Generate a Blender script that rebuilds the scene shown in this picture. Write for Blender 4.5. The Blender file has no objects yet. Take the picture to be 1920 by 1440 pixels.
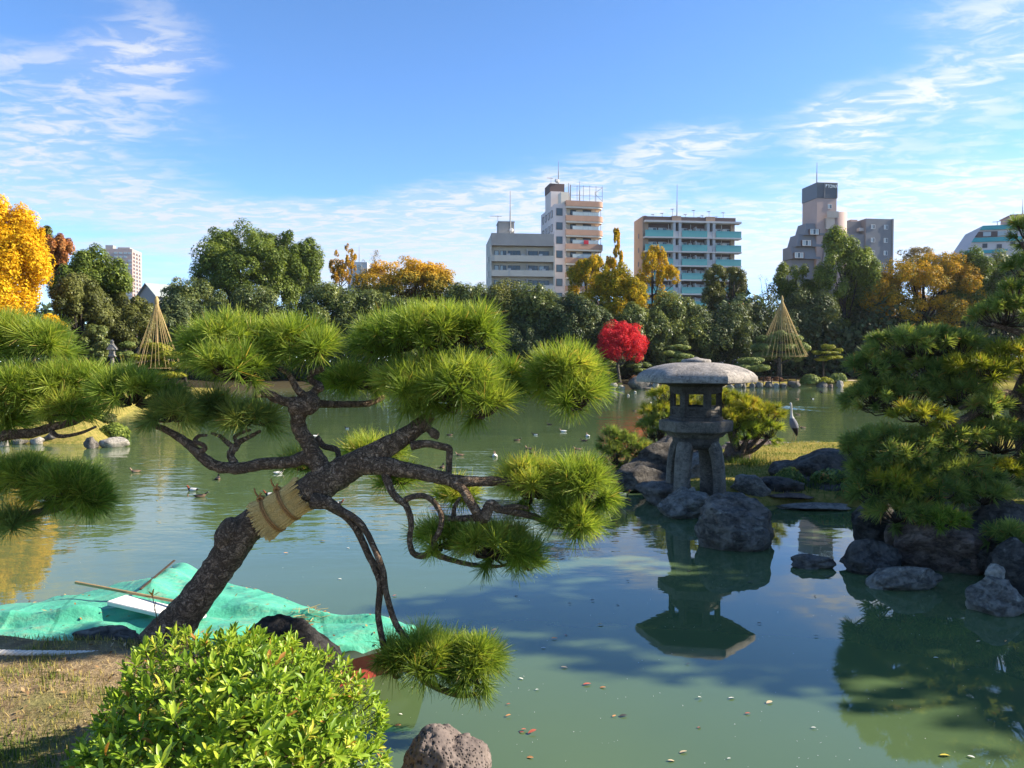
import bpy, bmesh, math, random
import numpy as np
from mathutils import Vector, Matrix, noise as mnoise

SC = bpy.context.scene
COL = SC.collection
R = math.radians

# ------------------------------------------------------------------ camera
F = 1450.0            # focal length in photo pixels (1920 wide)
H = 2.2               # eye height over the water
HY = 680.0            # horizon row in the photo
cam_d = bpy.data.cameras.new('camera')
cam_d.sensor_width = 36.0
cam_d.lens = 36.0 * F / 1920.0
cam_d.clip_start = 0.05
cam_d.clip_end = 5000
cam = bpy.data.objects.new('camera', cam_d)
COL.objects.link(cam)
cam.location = (0, 0, H)
PITCH = math.atan((720 - HY) / F)
cam.rotation_euler = (R(90) - PITCH, 0, 0)
SC.camera = cam

# ------------------------------------------------------------------ sun, sky, exposure
SUN_AZ, SUN_EL = 86.0, 32.0          # azimuth to the right of the view direction (+Y)
sun_d = bpy.data.lights.new('sun', 'SUN')
sun_d.energy = 4.8
sun_d.angle = R(0.53)
sun_d.color = (1.0, 0.90, 0.74)
sun = bpy.data.objects.new('sun', sun_d)
COL.objects.link(sun)
sv = Vector((math.sin(R(SUN_AZ)) * math.cos(R(SUN_EL)), math.cos(R(SUN_AZ)) * math.cos(R(SUN_EL)), math.sin(R(SUN_EL))))
sun.rotation_euler = sv.to_track_quat('Z', 'Y').to_euler()
sun.location = (40, 10, 60)

SC.view_settings.view_transform = 'Standard'
SC.view_settings.look = 'None'
SC.view_settings.gamma = 1
SC.view_settings.use_curve_mapping = False
SC.view_settings.exposure = 1.42


class NT:
    """small helper to build node trees"""
    def __init__(self, tree):
        self.t = tree
        self.n = tree.nodes
        self.l = tree.links

    def node(self, typ, **kw):
        nd = self.n.new(typ)
        for k, v in kw.items():
            setattr(nd, k, v)
        return nd

    def set(self, sock, v):
        if v is None:
            return
        if isinstance(v, bpy.types.NodeSocket):
            self.l.new(v, sock)
        else:
            if sock.type == 'RGBA' and isinstance(v, (tuple, list)) and len(v) == 3:
                v = (*v, 1.0)
            sock.default_value = v

    def math(self, op, a, b=None, c=None, clamp=False):
        nd = self.node('ShaderNodeMath', operation=op, use_clamp=clamp)
        self.set(nd.inputs[0], a)
        self.set(nd.inputs[1], b)
        self.set(nd.inputs[2], c)
        return nd.outputs[0]

    def vmath(self, op, a, b=None):
        nd = self.node('ShaderNodeVectorMath', operation=op)
        self.set(nd.inputs[0], a)
        self.set(nd.inputs[1], b)
        return nd.outputs[0]

    def noise(self, vec, scale, detail=4, rough=0.55, dist=0.0):
        nd = self.node('ShaderNodeTexNoise')
        self.set(nd.inputs['Vector'], vec)
        self.set(nd.inputs['Scale'], scale)
        self.set(nd.inputs['Detail'], detail)
        self.set(nd.inputs['Roughness'], rough)
        self.set(nd.inputs['Distortion'], dist)
        return nd.outputs[0]

    def voronoi(self, vec, scale, feature='F1', out='Distance'):
        nd = self.node('ShaderNodeTexVoronoi', feature=feature)
        self.set(nd.inputs['Vector'], vec)
        self.set(nd.inputs['Scale'], scale)
        return nd.outputs[out]

    def mapping(self, vec, scale=(1, 1, 1), rot=(0, 0, 0), loc=(0, 0, 0)):
        nd = self.node('ShaderNodeMapping')
        self.set(nd.inputs['Vector'], vec)
        self.set(nd.inputs['Scale'], scale)
        self.set(nd.inputs['Rotation'], rot)
        self.set(nd.inputs['Location'], loc)
        return nd.outputs[0]

    def ramp(self, fac, stops, interp='LINEAR'):
        nd = self.node('ShaderNodeValToRGB')
        cr = nd.color_ramp
        cr.interpolation = interp
        while len(cr.elements) < len(stops):
            cr.elements.new(0.5)
        for e, (p, c) in zip(cr.elements, stops):
            e.position = p
            e.color = (*c, 1) if len(c) == 3 else c
        self.set(nd.inputs[0], fac)
        return nd.outputs[0]

    def mix(self, fac, a, b, mode='MIX'):
        nd = self.node('ShaderNodeMix', data_type='RGBA', blend_type=mode)
        self.set(nd.inputs[0], fac)
        self.set(nd.inputs[6], a)
        self.set(nd.inputs[7], b)
        return nd.outputs[2]

    def maprange(self, v, a, b, c=0.0, d=1.0, smooth=False):
        nd = self.node('ShaderNodeMapRange')
        if smooth:
            nd.interpolation_type = 'SMOOTHSTEP'
        self.set(nd.inputs[0], v)
        for i, x in enumerate((a, b, c, d)):
            self.set(nd.inputs[i + 1], x)
        return nd.outputs[0]

    def bump(self, height, dist, strength=1.0, normal=None):
        nd = self.node('ShaderNodeBump')
        self.set(nd.inputs['Height'], height)
        self.set(nd.inputs['Distance'], dist)
        self.set(nd.inputs['Strength'], strength)
        self.set(nd.inputs['Normal'], normal)
        return nd.outputs[0]


# world: physical sky plus thin high cloud
world = bpy.data.worlds.new('World')
SC.world = world
world.use_nodes = True
w = NT(world.node_tree)
w.n.clear()
w_out = w.node('ShaderNodeOutputWorld')
w_bg = w.node('ShaderNodeBackground')
w.l.new(w_bg.outputs[0], w_out.inputs[0])
w_sky = w.node('ShaderNodeTexSky', sky_type='NISHITA')
w_sky.sun_disc = False
w_sky.sun_elevation = R(SUN_EL)
w_sky.sun_rotation = R(SUN_AZ)
w_sky.altitude = 0
w_sky.air_density = 0.6
w_sky.dust_density = 0.0
w_sky.ozone_density = 3.0
hs = w.node('ShaderNodeHueSaturation')
hs.inputs['Saturation'].default_value = 1.12
hs.inputs['Value'].default_value = 1.0
w.l.new(w_sky.outputs[0], hs.inputs['Color'])
tc = w.node('ShaderNodeTexCoord')
D = w.vmath('NORMALIZE', tc.outputs['Generated'])
sep = w.node('ShaderNodeSeparateXYZ')
w.l.new(D, sep.inputs[0])
dx, dy, dz = sep.outputs
zz = w.math('ADD', w.math('MAXIMUM', dz, 0.0), 0.05)
comb = w.node('ShaderNodeCombineXYZ')
w.l.new(w.math('DIVIDE', dx, zz), comb.inputs[0])
w.l.new(w.math('DIVIDE', dy, zz), comb.inputs[1])
PL = comb.outputs[0]
# streaks run along (0.79,-0.61) on the cloud plane
st = w.mapping(PL, rot=(0, 0, R(38)), scale=(0.42, 1.0, 1.0))
big = w.noise(w.mapping(st, loc=(3.1, 1.7, 0)), 0.55, 3, 0.5)
mid = w.noise(w.mapping(st, loc=(0.4, 7.3, 2)), 2.2, 6, 0.62, 0.4)
fine = w.noise(w.mapping(PL, rot=(0, 0, R(38)), scale=(0.75, 1.15, 1)), 8.5, 5, 0.62, 0.6)


def gauss_dir(az, el, saz, sel):
    """soft patch of cloud cover round a direction"""
    a = w.math('ARCTAN2', dx, dy)
    e = w.math('ARCSINE', dz)
    a = w.math('DIVIDE', w.math('SUBTRACT', a, R(az)), R(saz))
    e = w.math('DIVIDE', w.math('SUBTRACT', e, R(el)), R(sel))
    s = w.math('ADD', w.math('MULTIPLY', a, a), w.math('MULTIPLY', e, e))
    return w.math('EXPONENT', w.math('MULTIPLY', s, -1.0))


cov = w.math('MULTIPLY', w.maprange(dz, 0.24, 0.08, 0.0, 1.0, True), 0.10)
for (az, el, a, b, k) in ((-24.5, 20, 5, 4.5, 0.25), (-32, 13.5, 7, 5, 0.27), (-23, 10.5, 6, 3, 0.16), (-14, 8.5, 7, 2.6, 0.32), (-5, 10, 7, 2.4, 0.34), (4, 12, 7, 2.0, 0.36), (12.5, 14.8, 6, 1.6, 0.33),
                          (-4, 7, 13, 3, 0.16), (14, 8.5, 9, 2.6, 0.16), (29, 10, 11, 3.6, 0.36), (22.8, 15.5, 2.6, 2.6, 0.26), (28, 17.2, 4, 1.6, 0.18), (32, 20.5, 5, 4, 0.19), (2, 21, 17, 5, -0.14),
                          (70, 16, 16, 5, 0.2), (120, 20, 25, 8, 0.2), (-70, 15, 14, 6, 0.2), (-120, 22, 30, 8, 0.2), (180, 20, 25, 9, 0.2)):
    cov = w.math('ADD', cov, w.math('MULTIPLY', gauss_dir(az, el, a, b), k))
base_ = w.math('ADD', w.math('ADD', w.math('MULTIPLY', big, 0.5), w.math('MULTIPLY', mid, 0.5)), cov)
m1 = w.maprange(base_, 0.54, 0.80, 0.0, 1.0, True)
m2 = w.maprange(fine, 0.42, 0.62, 0.0, 1.0, True)
soft = w.maprange(dz, 0.10, 0.24, 0.75, 0.22)          # low cloud is seen edge-on and merges
cm = w.math('MULTIPLY', m1, w.math('ADD', soft, w.math('MULTIPLY', m2, w.math('SUBTRACT', 1.0, soft))))
cm = w.math('MULTIPLY', cm, 0.92)
sund = w.node('ShaderNodeVectorMath', operation='DOT_PRODUCT')
w.set(sund.inputs[0], D)
w.set(sund.inputs[1], tuple(sv))
cb = w.maprange(sund.outputs['Value'], 0.0, 1.0, 0.9, 1.12)
cloudcol = w.mix(1.0, (2.95, 3.05, 3.25), cb, 'MULTIPLY')
w.l.new(w.mix(cm, hs.outputs[0], cloudcol), w_bg.inputs[0])
w_bg.inputs[1].default_value = 0.125

# ------------------------------------------------------------------ render sampling hints
SC.render.engine = 'CYCLES'
SC.cycles.max_bounces = 6
SC.cycles.diffuse_bounces = 3
SC.cycles.glossy_bounces = 3
SC.cycles.transmission_bounces = 4
SC.cycles.transparent_max_bounces = 8
SC.cycles.caustics_reflective = False
SC.cycles.caustics_refractive = False

# ------------------------------------------------------------------ geometry helpers
rng = np.random.default_rng(11)


def P(px, py, d):
    """world point seen at photo pixel (px,py) at distance d along the ground"""
    cp, sp = math.cos(PITCH), math.sin(PITCH)
    u, v = (px - 960) / F, (720 - py) / F
    # camera axes: right=(1,0,0) fwd=(0,cp,-sp) up=(0,sp,cp)
    ry = cp + v * sp
    rz = -sp + v * cp
    t = d / ry
    return Vector((u * t, d, H + rz * t))


def PW(px, py):
    """point on the water seen at a pixel"""
    d = F * H / (py - HY)
    p = P(px, py, d)
    return Vector((p.x, p.y, 0))


def tag(o, label=None, cat=None, group=None, kind=None):
    if label:
        o['label'] = label
    if cat:
        o['category'] = cat
    if group:
        o['group'] = group
    if kind:
        o['kind'] = kind
    return o


def empty(name, loc, rz=0.0, label=None, cat=None, group=None):
    o = bpy.data.objects.new(name, None)
    o.location = loc
    o.rotation_euler = (0, 0, rz)
    o.empty_display_size = 0.1
    COL.objects.link(o)
    return tag(o, label, cat, group)


def set_parent(o, parent):
    o.parent = parent


def np_mesh(name, V, Fc, mat, parent=None, smooth=False, var=None, midx=None, local=False):
    """mesh object out of numpy arrays; V in world space unless local"""
    V = np.asarray(V, dtype=np.float32)
    Fc = np.asarray(Fc, dtype=np.int32)
    if parent is not None and not local:
        V = V - np.array(parent.location, dtype=np.float32)
    me = bpy.data.meshes.new(name)
    n, k = Fc.shape
    me.vertices.add(len(V))
    me.vertices.foreach_set('co', V.ravel())
    me.loops.add(n * k)
    me.loops.foreach_set('vertex_index', Fc.ravel())
    me.polygons.add(n)
    me.polygons.foreach_set('loop_start', np.arange(0, n * k, k, dtype=np.int32))
    if smooth:
        me.polygons.foreach_set('use_smooth', np.ones(n, dtype=bool))
    mats = mat if isinstance(mat, (list, tuple)) else [mat]
    for m in mats:
        me.materials.append(m)
    if midx is not None:
        me.polygons.foreach_set('material_index', np.asarray(midx, dtype=np.int32))
    if var is not None:
        at = me.attributes.new('var', 'FLOAT', 'FACE')
        at.data.foreach_set('value', np.asarray(var, dtype=np.float32))
    me.update(calc_edges=True)
    me.validate()
    o = bpy.data.objects.new(name, me)
    COL.objects.link(o)
    if parent is not None:
        o.parent = parent
    return o


class MB:
    """collects simple shapes into one mesh"""
    def __init__(self):
        self.v, self.f, self.m = [], [], []

    def add(self, verts, faces, mi=0):
        b = len(self.v)
        self.v += [tuple(x) for x in verts]
        self.f += [tuple(b + i for i in f) for f in faces]
        self.m += [mi] * len(faces)
        return self

    def box(self, x0, x1, y0, y1, z0, z1, mi=0, mat=None):
        vs = [(x0, y0, z0), (x1, y0, z0), (x1, y1, z0), (x0, y1, z0), (x0, y0, z1), (x1, y0, z1), (x1, y1, z1), (x0, y1, z1)]
        if mat is not None:
            vs = [mat @ Vector(v) for v in vs]
        return self.add(vs, [(3, 2, 1, 0), (4, 5, 6, 7), (0, 1, 5, 4), (1, 2, 6, 5), (2, 3, 7, 6), (3, 0, 4, 7)], mi)

    def prism(self, poly, z0, z1, mi=0):
        n = len(poly)
        vs = [(x, y, z0) for x, y in poly] + [(x, y, z1) for x, y in poly]
        fs = [tuple(range(n - 1, -1, -1)), tuple(range(n, 2 * n))]
        fs += [(i, (i + 1) % n, n + (i + 1) % n, n + i) for i in range(n)]
        return self.add(vs, fs, mi)

    def rings(self, rings, closed=True, cap0=True, cap1=True, mi=0):
        k = len(rings[0])
        vs = [p for r in rings for p in r]
        fs = []
        for i in range(len(rings) - 1):
            for j in range(k):
                j2 = (j + 1) % k
                if not closed and j2 == 0:
                    continue
                fs.append((i * k + j, i * k + j2, (i + 1) * k + j2, (i + 1) * k + j))
        if cap0:
            fs.append(tuple(range(k - 1, -1, -1)))
        if cap1:
            b = (len(rings) - 1) * k
            fs.append(tuple(range(b, b + k)))
        return self.add(vs, fs, mi)

    def cyl(self, a, b, r0, r1=None, k=8, mi=0):
        a, b = Vector(a), Vector(b)
        r1 = r0 if r1 is None else r1
        ax = (b - a).normalized()
        s = ax.orthogonal().normalized()
        t = ax.cross(s)
        ring = lambda c, r: [c + (s * math.cos(q) + t * math.sin(q)) * r for q in [2 * math.pi * i / k for i in range(k)]]
        return self.rings([ring(a, r0), ring(b, r1)], mi=mi)

    def tube(self, pts, rad, k=6, mi=0, sub=1):
        V, Fq = tube_np(pts, rad, k, sub)
        return self.add([tuple(x) for x in V], [tuple(f) for f in Fq], mi)

    def build(self, name, mat, parent=None, smooth=False, bevel=0.0, local=True):
        me = bpy.data.meshes.new(name)
        vs = self.v
        if parent is not None and not local:
            L = parent.location
            vs = [(x - L.x, y - L.y, z - L.z) for x, y, z in vs]
        me.from_pydata(vs, [], self.f)
        for m in (mat if isinstance(mat, (list, tuple)) else [mat]):
            me.materials.append(m)
        me.polygons.foreach_set('material_index', self.m)
        if smooth:
            me.polygons.foreach_set('use_smooth', [True] * len(self.f))
        me.update()
        if bevel > 0:
            bm = bmesh.new()
            bm.from_mesh(me)
            bmesh.ops.bevel(bm, geom=[e for e in bm.edges if len(e.link_faces) == 2 and e.calc_face_angle(0) > 0.4], offset=bevel, segments=2, affect='EDGES', clamp_overlap=True)
            bm.to_mesh(me)
            bm.free()
        o = bpy.data.objects.new(name, me)
        COL.objects.link(o)
        if parent is not None:
            o.parent = parent
        return o


def share(name, me, parent, loc, rot=(0, 0, 0), scale=(1, 1, 1)):
    me, inner = me if isinstance(me, tuple) else (me, None)
    o = bpy.data.objects.new(name, me)
    if inner is not None:
        q = bpy.data.objects.new('pane', inner)
        COL.objects.link(q)
        q.parent = o
    o.location = loc
    o.rotation_euler = rot
    o.scale = scale
    COL.objects.link(o)
    o.parent = parent
    return o


def catmull(pts, rad, sub):
    """resample a poly-line and its radii"""
    p = np.array([tuple(x) for x in pts], dtype=float)
    r = np.array(rad, dtype=float)
    if sub <= 1 or len(p) < 3:
        return p, r
    pe = np.vstack([2 * p[0] - p[1], p, 2 * p[-1] - p[-2]])
    out, ro = [], []
    for i in range(len(p) - 1):
        p0, p1, p2, p3 = pe[i], pe[i + 1], pe[i + 2], pe[i + 3]
        for s in range(sub):
            t = s / sub
            out.append(0.5 * ((2 * p1) + (-p0 + p2) * t + (2 * p0 - 5 * p1 + 4 * p2 - p3) * t * t + (-p0 + 3 * p1 - 3 * p2 + p3) * t ** 3))
            ro.append(r[i] * (1 - t) + r[i + 1] * t)
    out.append(p[-1])
    ro.append(r[-1])
    return np.array(out), np.array(ro)


def tube_np(pts, rad, k=8, sub=1, rough=0.0, seed=0):
    """tube along points with tapering radius; rough gives knobbly bark. returns verts, quads (ends pinched)"""
    c, r = catmull(pts, rad, sub)
    n = len(c)
    tan = np.gradient(c, axis=0)
    tan /= np.linalg.norm(tan, axis=1)[:, None] + 1e-9
    up = np.array([0.31, 0.11, 0.94])
    if abs(tan[0] @ up) > 0.95:
        up = np.array([1.0, 0, 0])
    s = np.cross(tan[0], up)
    s /= np.linalg.norm(s)
    V = []
    g = np.random.default_rng(seed)
    ph = g.random(8) * 6.28
    for i in range(n):
        s = s - tan[i] * (s @ tan[i])
        s /= np.linalg.norm(s) + 1e-9
        t = np.cross(tan[i], s)
        for j in range(k):
            q = 2 * math.pi * j / k
            d = s * math.cos(q) + t * math.sin(q)
            rr = r[i]
            if rough:
                x = c[i] + d * rr
                f = 1.0 / max(r[i], 1e-3)
                rr *= 1 + rough * (mnoise.noise(Vector(x * f * 0.9) + Vector((seed, 0, 0))) + 0.6 * mnoise.noise(Vector(x * f * 2.6)))
            V.append(c[i] + d * rr)
    Fq = []
    for i in range(n - 1):
        for j in range(k):
            j2 = (j + 1) % k
            Fq.append((i * k + j, i * k + j2, (i + 1) * k + j2, (i + 1) * k + j))
    # closed ends: small centre fans written as degenerate-free quads
    b = len(V)
    V.append(c[0] - tan[0] * r[0] * 0.35)
    V.append(c[-1] + tan[-1] * r[-1] * 0.6)
    for j in range(0, k, 2):
        j1, j2 = (j + 1) % k, (j + 2) % k
        Fq.append((b, j2, j1, j))
        e = (n - 1) * k
        Fq.append((b + 1, e + j, e + j1, e + j2))
    return np.array(V), np.array(Fq)


def vnoise(p, f, seed=0):
    return mnoise.noise(Vector(p) * f + Vector((seed * 7.3, seed * 3.1, seed * 1.7)))


def unit(a):
    return a / (np.linalg.norm(a, axis=-1, keepdims=True) + 1e-9)


def rand_dirs(n, g):
    return unit(g.normal(size=(n, 3)))


# ------------------------------------------------------------------ materials
def new_mat(name):
    m = bpy.data.materials.new(name)
    m.use_nodes = True
    t = NT(m.node_tree)
    bs = t.n['Principled BSDF']
    return m, t, bs


def obj_co(t, which='Object'):
    return t.node('ShaderNodeTexCoord').outputs[which]


def plain(name, col, rough=0.6, spec=0.3, var=0.12, scale=6.0, bump=0.0, metal=0.0):
    m, t, bs = new_mat(name)
    co = obj_co(t)
    nz = t.noise(co, scale, 5, 0.6)
    c = t.mix(t.maprange(nz, 0.3, 0.7), tuple(x * (1 - var) for x in col), tuple(min(1, x * (1 + var)) for x in col))
    t.set(bs.inputs['Base Color'], c)
    bs.inputs['Roughness'].default_value = rough
    bs.inputs['Specular IOR Level'].default_value = spec
    bs.inputs['Metallic'].default_value = metal
    if bump:
        t.set(bs.inputs['Normal'], t.bump(t.noise(co, scale * 4, 5, 0.65), bump))
    return m


def leaf_mat(name, stops, transl=0.35, rough=0.55, spec=0.25, clump=None):
    """foliage; stops is a colour ramp over the per-leaf attribute 'var'"""
    m, t, bs = new_mat(name)
    at = t.node('ShaderNodeAttribute', attribute_name='var')
    fac = at.outputs['Fac']
    if clump:
        nz = t.noise(obj_co(t), clump, 2, 0.5)
        fac = t.math('ADD', t.math('MULTIPLY', fac, 0.6), t.math('MULTIPLY', t.maprange(nz, 0.35, 0.65), 0.4), clamp=True)
    c = t.ramp(fac, stops)
    t.set(bs.inputs['Base Color'], c)
    bs.inputs['Roughness'].default_value = rough
    bs.inputs['Specular IOR Level'].default_value = spec * 0.55
    tr = t.node('ShaderNodeBsdfTranslucent')
    t.set(tr.inputs['Color'], t.mix(1.0, c, (1.25, 1.2, 0.6), 'MULTIPLY'))
    mx = t.node('ShaderNodeMixShader')
    mx.inputs[0].default_value = transl
    t.l.new(bs.outputs[0], mx.inputs[1])
    t.l.new(tr.outputs[0], mx.inputs[2])
    t.l.new(mx.outputs[0], t.n['Material Output'].inputs[0])
    return m


def bark_mat(name, dark, light, scale=22.0, bump=0.012):
    """fissured bark: branching dark cracks between flaky plates, pale flecks"""
    m, t, bs = new_mat(name)
    co = obj_co(t)
    n1 = t.noise(co, scale * 0.55, 5, 0.6, 0.9)
    n2 = t.noise(t.mapping(co, loc=(3, 1, 7)), scale * 1.3, 5, 0.65, 0.6)
    c1 = t.maprange(t.math('ABSOLUTE', t.math('SUBTRACT', n1, 0.5)), 0.0, 0.075, 0, 1, True)
    c2 = t.maprange(t.math('ABSOLUTE', t.math('SUBTRACT', n2, 0.5)), 0.0, 0.06, 0.35, 1, True)
    pl = t.math('MULTIPLY', c1, c2)
    fl = t.noise(co, scale * 4.5, 4, 0.7)
    big = t.noise(co, scale * 0.16, 3, 0.55)
    c = t.mix(t.math('MULTIPLY', t.maprange(fl, 0.40, 0.66), t.maprange(big, 0.3, 0.62, 0.35, 1.0)), dark, light)
    c = t.mix(pl, tuple(x * 0.42 for x in dark), c)
    t.set(bs.inputs['Base Color'], c)
    bs.inputs['Roughness'].default_value = 0.85
    bs.inputs['Specular IOR Level'].default_value = 0.2
    h = t.math('ADD', t.math('MULTIPLY', pl, 0.9), t.math('MULTIPLY', fl, 0.6))
    t.set(bs.inputs['Normal'], t.bump(h, bump))
    return m


def rock_mat(name, dark, light, spot=None, scale=3.0, bump=0.05, amount=0.58):
    m, t, bs = new_mat(name)
    co = obj_co(t)
    n1 = t.noise(co, scale, 8, 0.68, 0.3)
    n2 = t.noise(co, scale * 6, 6, 0.7)
    c = t.mix(t.maprange(n1, 0.35, 0.68), dark, light)
    c = t.mix(t.math('MULTIPLY', t.maprange(n2, 0.45, 0.75), 0.5), c, tuple(min(1, x * 1.7) for x in light))
    n4 = t.noise(t.mapping(co, scale=(1, 1, 2.2)), scale * 2.4, 7, 0.75, 0.8)
    c = t.mix(t.maprange(n4, 0.34, 0.46, 0.75, 0.0), c, tuple(x * 0.4 for x in dark))
    if spot:
        sp = t.noise(t.mapping(co, loc=(5, 2, 9)), scale * 1.6, 6, 0.75)
        c = t.mix(t.maprange(sp, amount, amount + 0.1, 0, 0.85, True), c, spot)
    t.set(bs.inputs['Base Color'], c)
    bs.inputs['Roughness'].default_value = 0.82
    bs.inputs['Specular IOR Level'].default_value = 0.25
    h = t.math('ADD', n1, t.math('ADD', t.math('MULTIPLY', n2, 0.35), t.math('MULTIPLY', t.maprange(n4, 0.34, 0.5), 0.35)))
    t.set(bs.inputs['Normal'], t.bump(h, bump))
    return m


M = {}
M['bark_pine'] = bark_mat('pine_bark', (0.25, 0.165, 0.108), (0.64, 0.465, 0.32), 34, 0.022)
M['bark_far'] = bark_mat('tree_bark', (0.035, 0.028, 0.022), (0.10, 0.08, 0.06), 6, 0.02)
M['bark_grey'] = bark_mat('grey_bark', (0.10, 0.085, 0.07), (0.22, 0.19, 0.16), 6, 0.02)
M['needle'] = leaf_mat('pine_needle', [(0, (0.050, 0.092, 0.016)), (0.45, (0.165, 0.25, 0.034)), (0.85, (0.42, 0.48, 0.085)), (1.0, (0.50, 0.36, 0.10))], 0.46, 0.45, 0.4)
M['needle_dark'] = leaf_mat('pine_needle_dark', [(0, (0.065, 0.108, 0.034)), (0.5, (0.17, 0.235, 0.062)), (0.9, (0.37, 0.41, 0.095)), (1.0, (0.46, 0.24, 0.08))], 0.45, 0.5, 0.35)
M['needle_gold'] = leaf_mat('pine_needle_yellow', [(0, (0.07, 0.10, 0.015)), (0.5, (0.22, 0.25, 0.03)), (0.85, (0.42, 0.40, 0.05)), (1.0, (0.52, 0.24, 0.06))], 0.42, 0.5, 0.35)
M['twig'] = plain('twig', (0.06, 0.045, 0.033), 0.9, 0.1, 0.3, 20)

# ================================================================== THE SETTING
POND = [(-16, 5.2), (-6, 5.15), (-3.4, 5.05), (-2.3, 4.9), (-1.45, 4.5), (-0.85, 3.95), (-0.55, 3.3), (-0.3, 2.8), (0.4, 2.1), (1.6, 1.3), (3.0, 1.1), (4.6, 1.8), (5.4, 4.0),
        (5.3, 5.8), (5.6, 7.2), (4.9, 8.1), (4.4, 9.2), (5.5, 10.4), (5.7, 11.5), (4.6, 12.0), (3.4, 11.7), (2.6, 12.0), (2.1, 14.0), (3.0, 16.5), (5.0, 18.3),
        (7.2, 19.9), (10, 20.0), (14, 22), (20, 30), (30, 44), (36, 60), (37, 68.6), (30, 68.0), (20, 67.4), (14, 66.4), (9, 64.6), (5, 65), (0, 71), (-16, 72), (-22, 62),
        (-17.0, 45), (-17.5, 36), (-14.6, 28), (-11.9, 23.6), (-11.2, 20.9), (-14, 20.9), (-24, 21), (-34, 12)]


def pond_sdf(X, Y):
    """signed distance to the shoreline, positive on land"""
    pts = np.array(POND, float)
    x, y = X.ravel(), Y.ravel()
    dm = np.full(x.shape, 1e9)
    ins = np.zeros(x.shape, bool)
    for i in range(len(pts)):
        a, b = pts[i], pts[(i + 1) % len(pts)]
        e = b - a
        t = np.clip(((x - a[0]) * e[0] + (y - a[1]) * e[1]) / (e @ e), 0, 1)
        dm = np.minimum(dm, np.hypot(x - a[0] - t * e[0], y - a[1] - t * e[1]))
        c = (a[1] > y) != (b[1] > y)
        xi = a[0] + (y - a[1]) / (e[1] if abs(e[1]) > 1e-9 else 1e-9) * e[0]
        ins ^= c & (x < xi)
    return np.where(ins, -dm, dm).reshape(X.shape)


def sm(x, a, b):
    t = np.clip((x - a) / (b - a), 0, 1)
    return t * t * (3 - 2 * t)


def wave2(X, Y):
    return (np.sin(X * 1.7 + 0.6 * np.sin(Y * 1.3)) * np.sin(Y * 1.9 + 0.8 * np.sin(X * 0.9)) + 0.5 * np.sin(X * 4.1 + Y * 2.3) * np.sin(Y * 3.7 - X * 1.1))


def land_z(X, Y):
    X, Y = np.asarray(X, float), np.asarray(Y, float)
    s = pond_sdf(X, Y)
    near = sm(Y, 9, 6) * sm(X, 5, 2)                       # the bank the camera stands on
    pen = sm(Y, 9, 10) * sm(Y, 24, 20) * sm(X, 0, 2)       # the lantern's spit of land
    top = 0.40 * near + 0.12 * pen * (1 - near) + (1 - near) * (1 - pen) * (0.42 + 0.9 * sm(s, 2, 30))
    z = top * sm(s, -0.02, 0.24 + 0.8 * (1 - near) - 0.45 * pen * (1 - near)) + 0.10 * sm(s, -0.05, 0.12)
    z = z + 0.035 * wave2(X, Y) * sm(s, 0.1, 0.8) * (1 + 1.2 * (1 - near) * (1 - pen))
    z = np.where(s < 0, np.maximum(-1.2, s * 0.8) - 0.05, z)
    return z


def gz(x, y):
    return float(land_z(np.array([x]), np.array([y]))[0])


def axis(*segs):
    out = []
    for a, b, st in segs:
        out.append(np.arange(a, b, st))
    return np.concatenate(out + [[segs[-1][1]]])


ax_x = axis((-1500, -300, 200), (-300, -60, 30), (-60, -22, 2), (-22, -6, 0.6), (-6, 6, 0.12), (6, 40, 0.6), (40, 80, 3), (80, 300, 30), (300, 1500, 200))
ax_y = axis((-400, -50, 70), (-50, -4, 4), (-4, 0, 0.5), (0, 13, 0.12), (13, 26, 0.35), (26, 80, 0.8), (80, 140, 4), (140, 300, 20), (300, 2500, 220))
GX, GY = np.meshgrid(ax_x, ax_y)
GZ = land_z(GX, GY)
nx, ny = len(ax_x), len(ax_y)
idx = np.arange(nx * ny).reshape(ny, nx)
quads = np.stack([idx[:-1, :-1], idx[:-1, 1:], idx[1:, 1:], idx[1:, :-1]], -1).reshape(-1, 4)

m, t, bs = new_mat('ground')
co = obj_co(t)
lawn = t.node('ShaderNodeAttribute', attribute_name='lawn').outputs['Fac']
n1 = t.noise(co, 1.3, 6, 0.6)
n2 = t.noise(co, 9, 6, 0.7)
n3 = t.noise(co, 45, 5, 0.7)
soil = t.mix(t.maprange(n2, 0.3, 0.7), (0.13, 0.09, 0.055), (0.38, 0.285, 0.165))
soil = t.mix(t.maprange(n3, 0.55, 0.75), soil, (0.58, 0.46, 0.26))
grass = t.mix(t.maprange(n3, 0.3, 0.7), (0.055, 0.085, 0.018), (0.16, 0.18, 0.04))
near = t.mix(t.maprange(t.math('ADD', n1, t.math('MULTIPLY', n2, 0.35)), 0.64, 0.80, 0, 0.6, True), soil, grass)
turf = t.mix(t.maprange(n2, 0.35, 0.65), (0.14, 0.15, 0.03), (0.36, 0.27, 0.085))
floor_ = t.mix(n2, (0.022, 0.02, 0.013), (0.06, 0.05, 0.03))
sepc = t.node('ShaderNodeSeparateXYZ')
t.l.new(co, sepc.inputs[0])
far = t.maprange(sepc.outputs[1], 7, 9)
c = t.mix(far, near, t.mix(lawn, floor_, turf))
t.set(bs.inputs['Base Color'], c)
bs.inputs['Roughness'].default_value = 0.95
bs.inputs['Specular IOR Level'].default_value = 0.0
t.set(bs.inputs['Normal'], t.bump(t.math('ADD', n2, t.math('MULTIPLY', n3, 0.6)), 0.03))
M['ground'] = m
ground = np_mesh('ground', np.stack([GX, GY, GZ], -1).reshape(-1, 3), quads, m, smooth=True)
S_all = pond_sdf(GX, GY)
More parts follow.
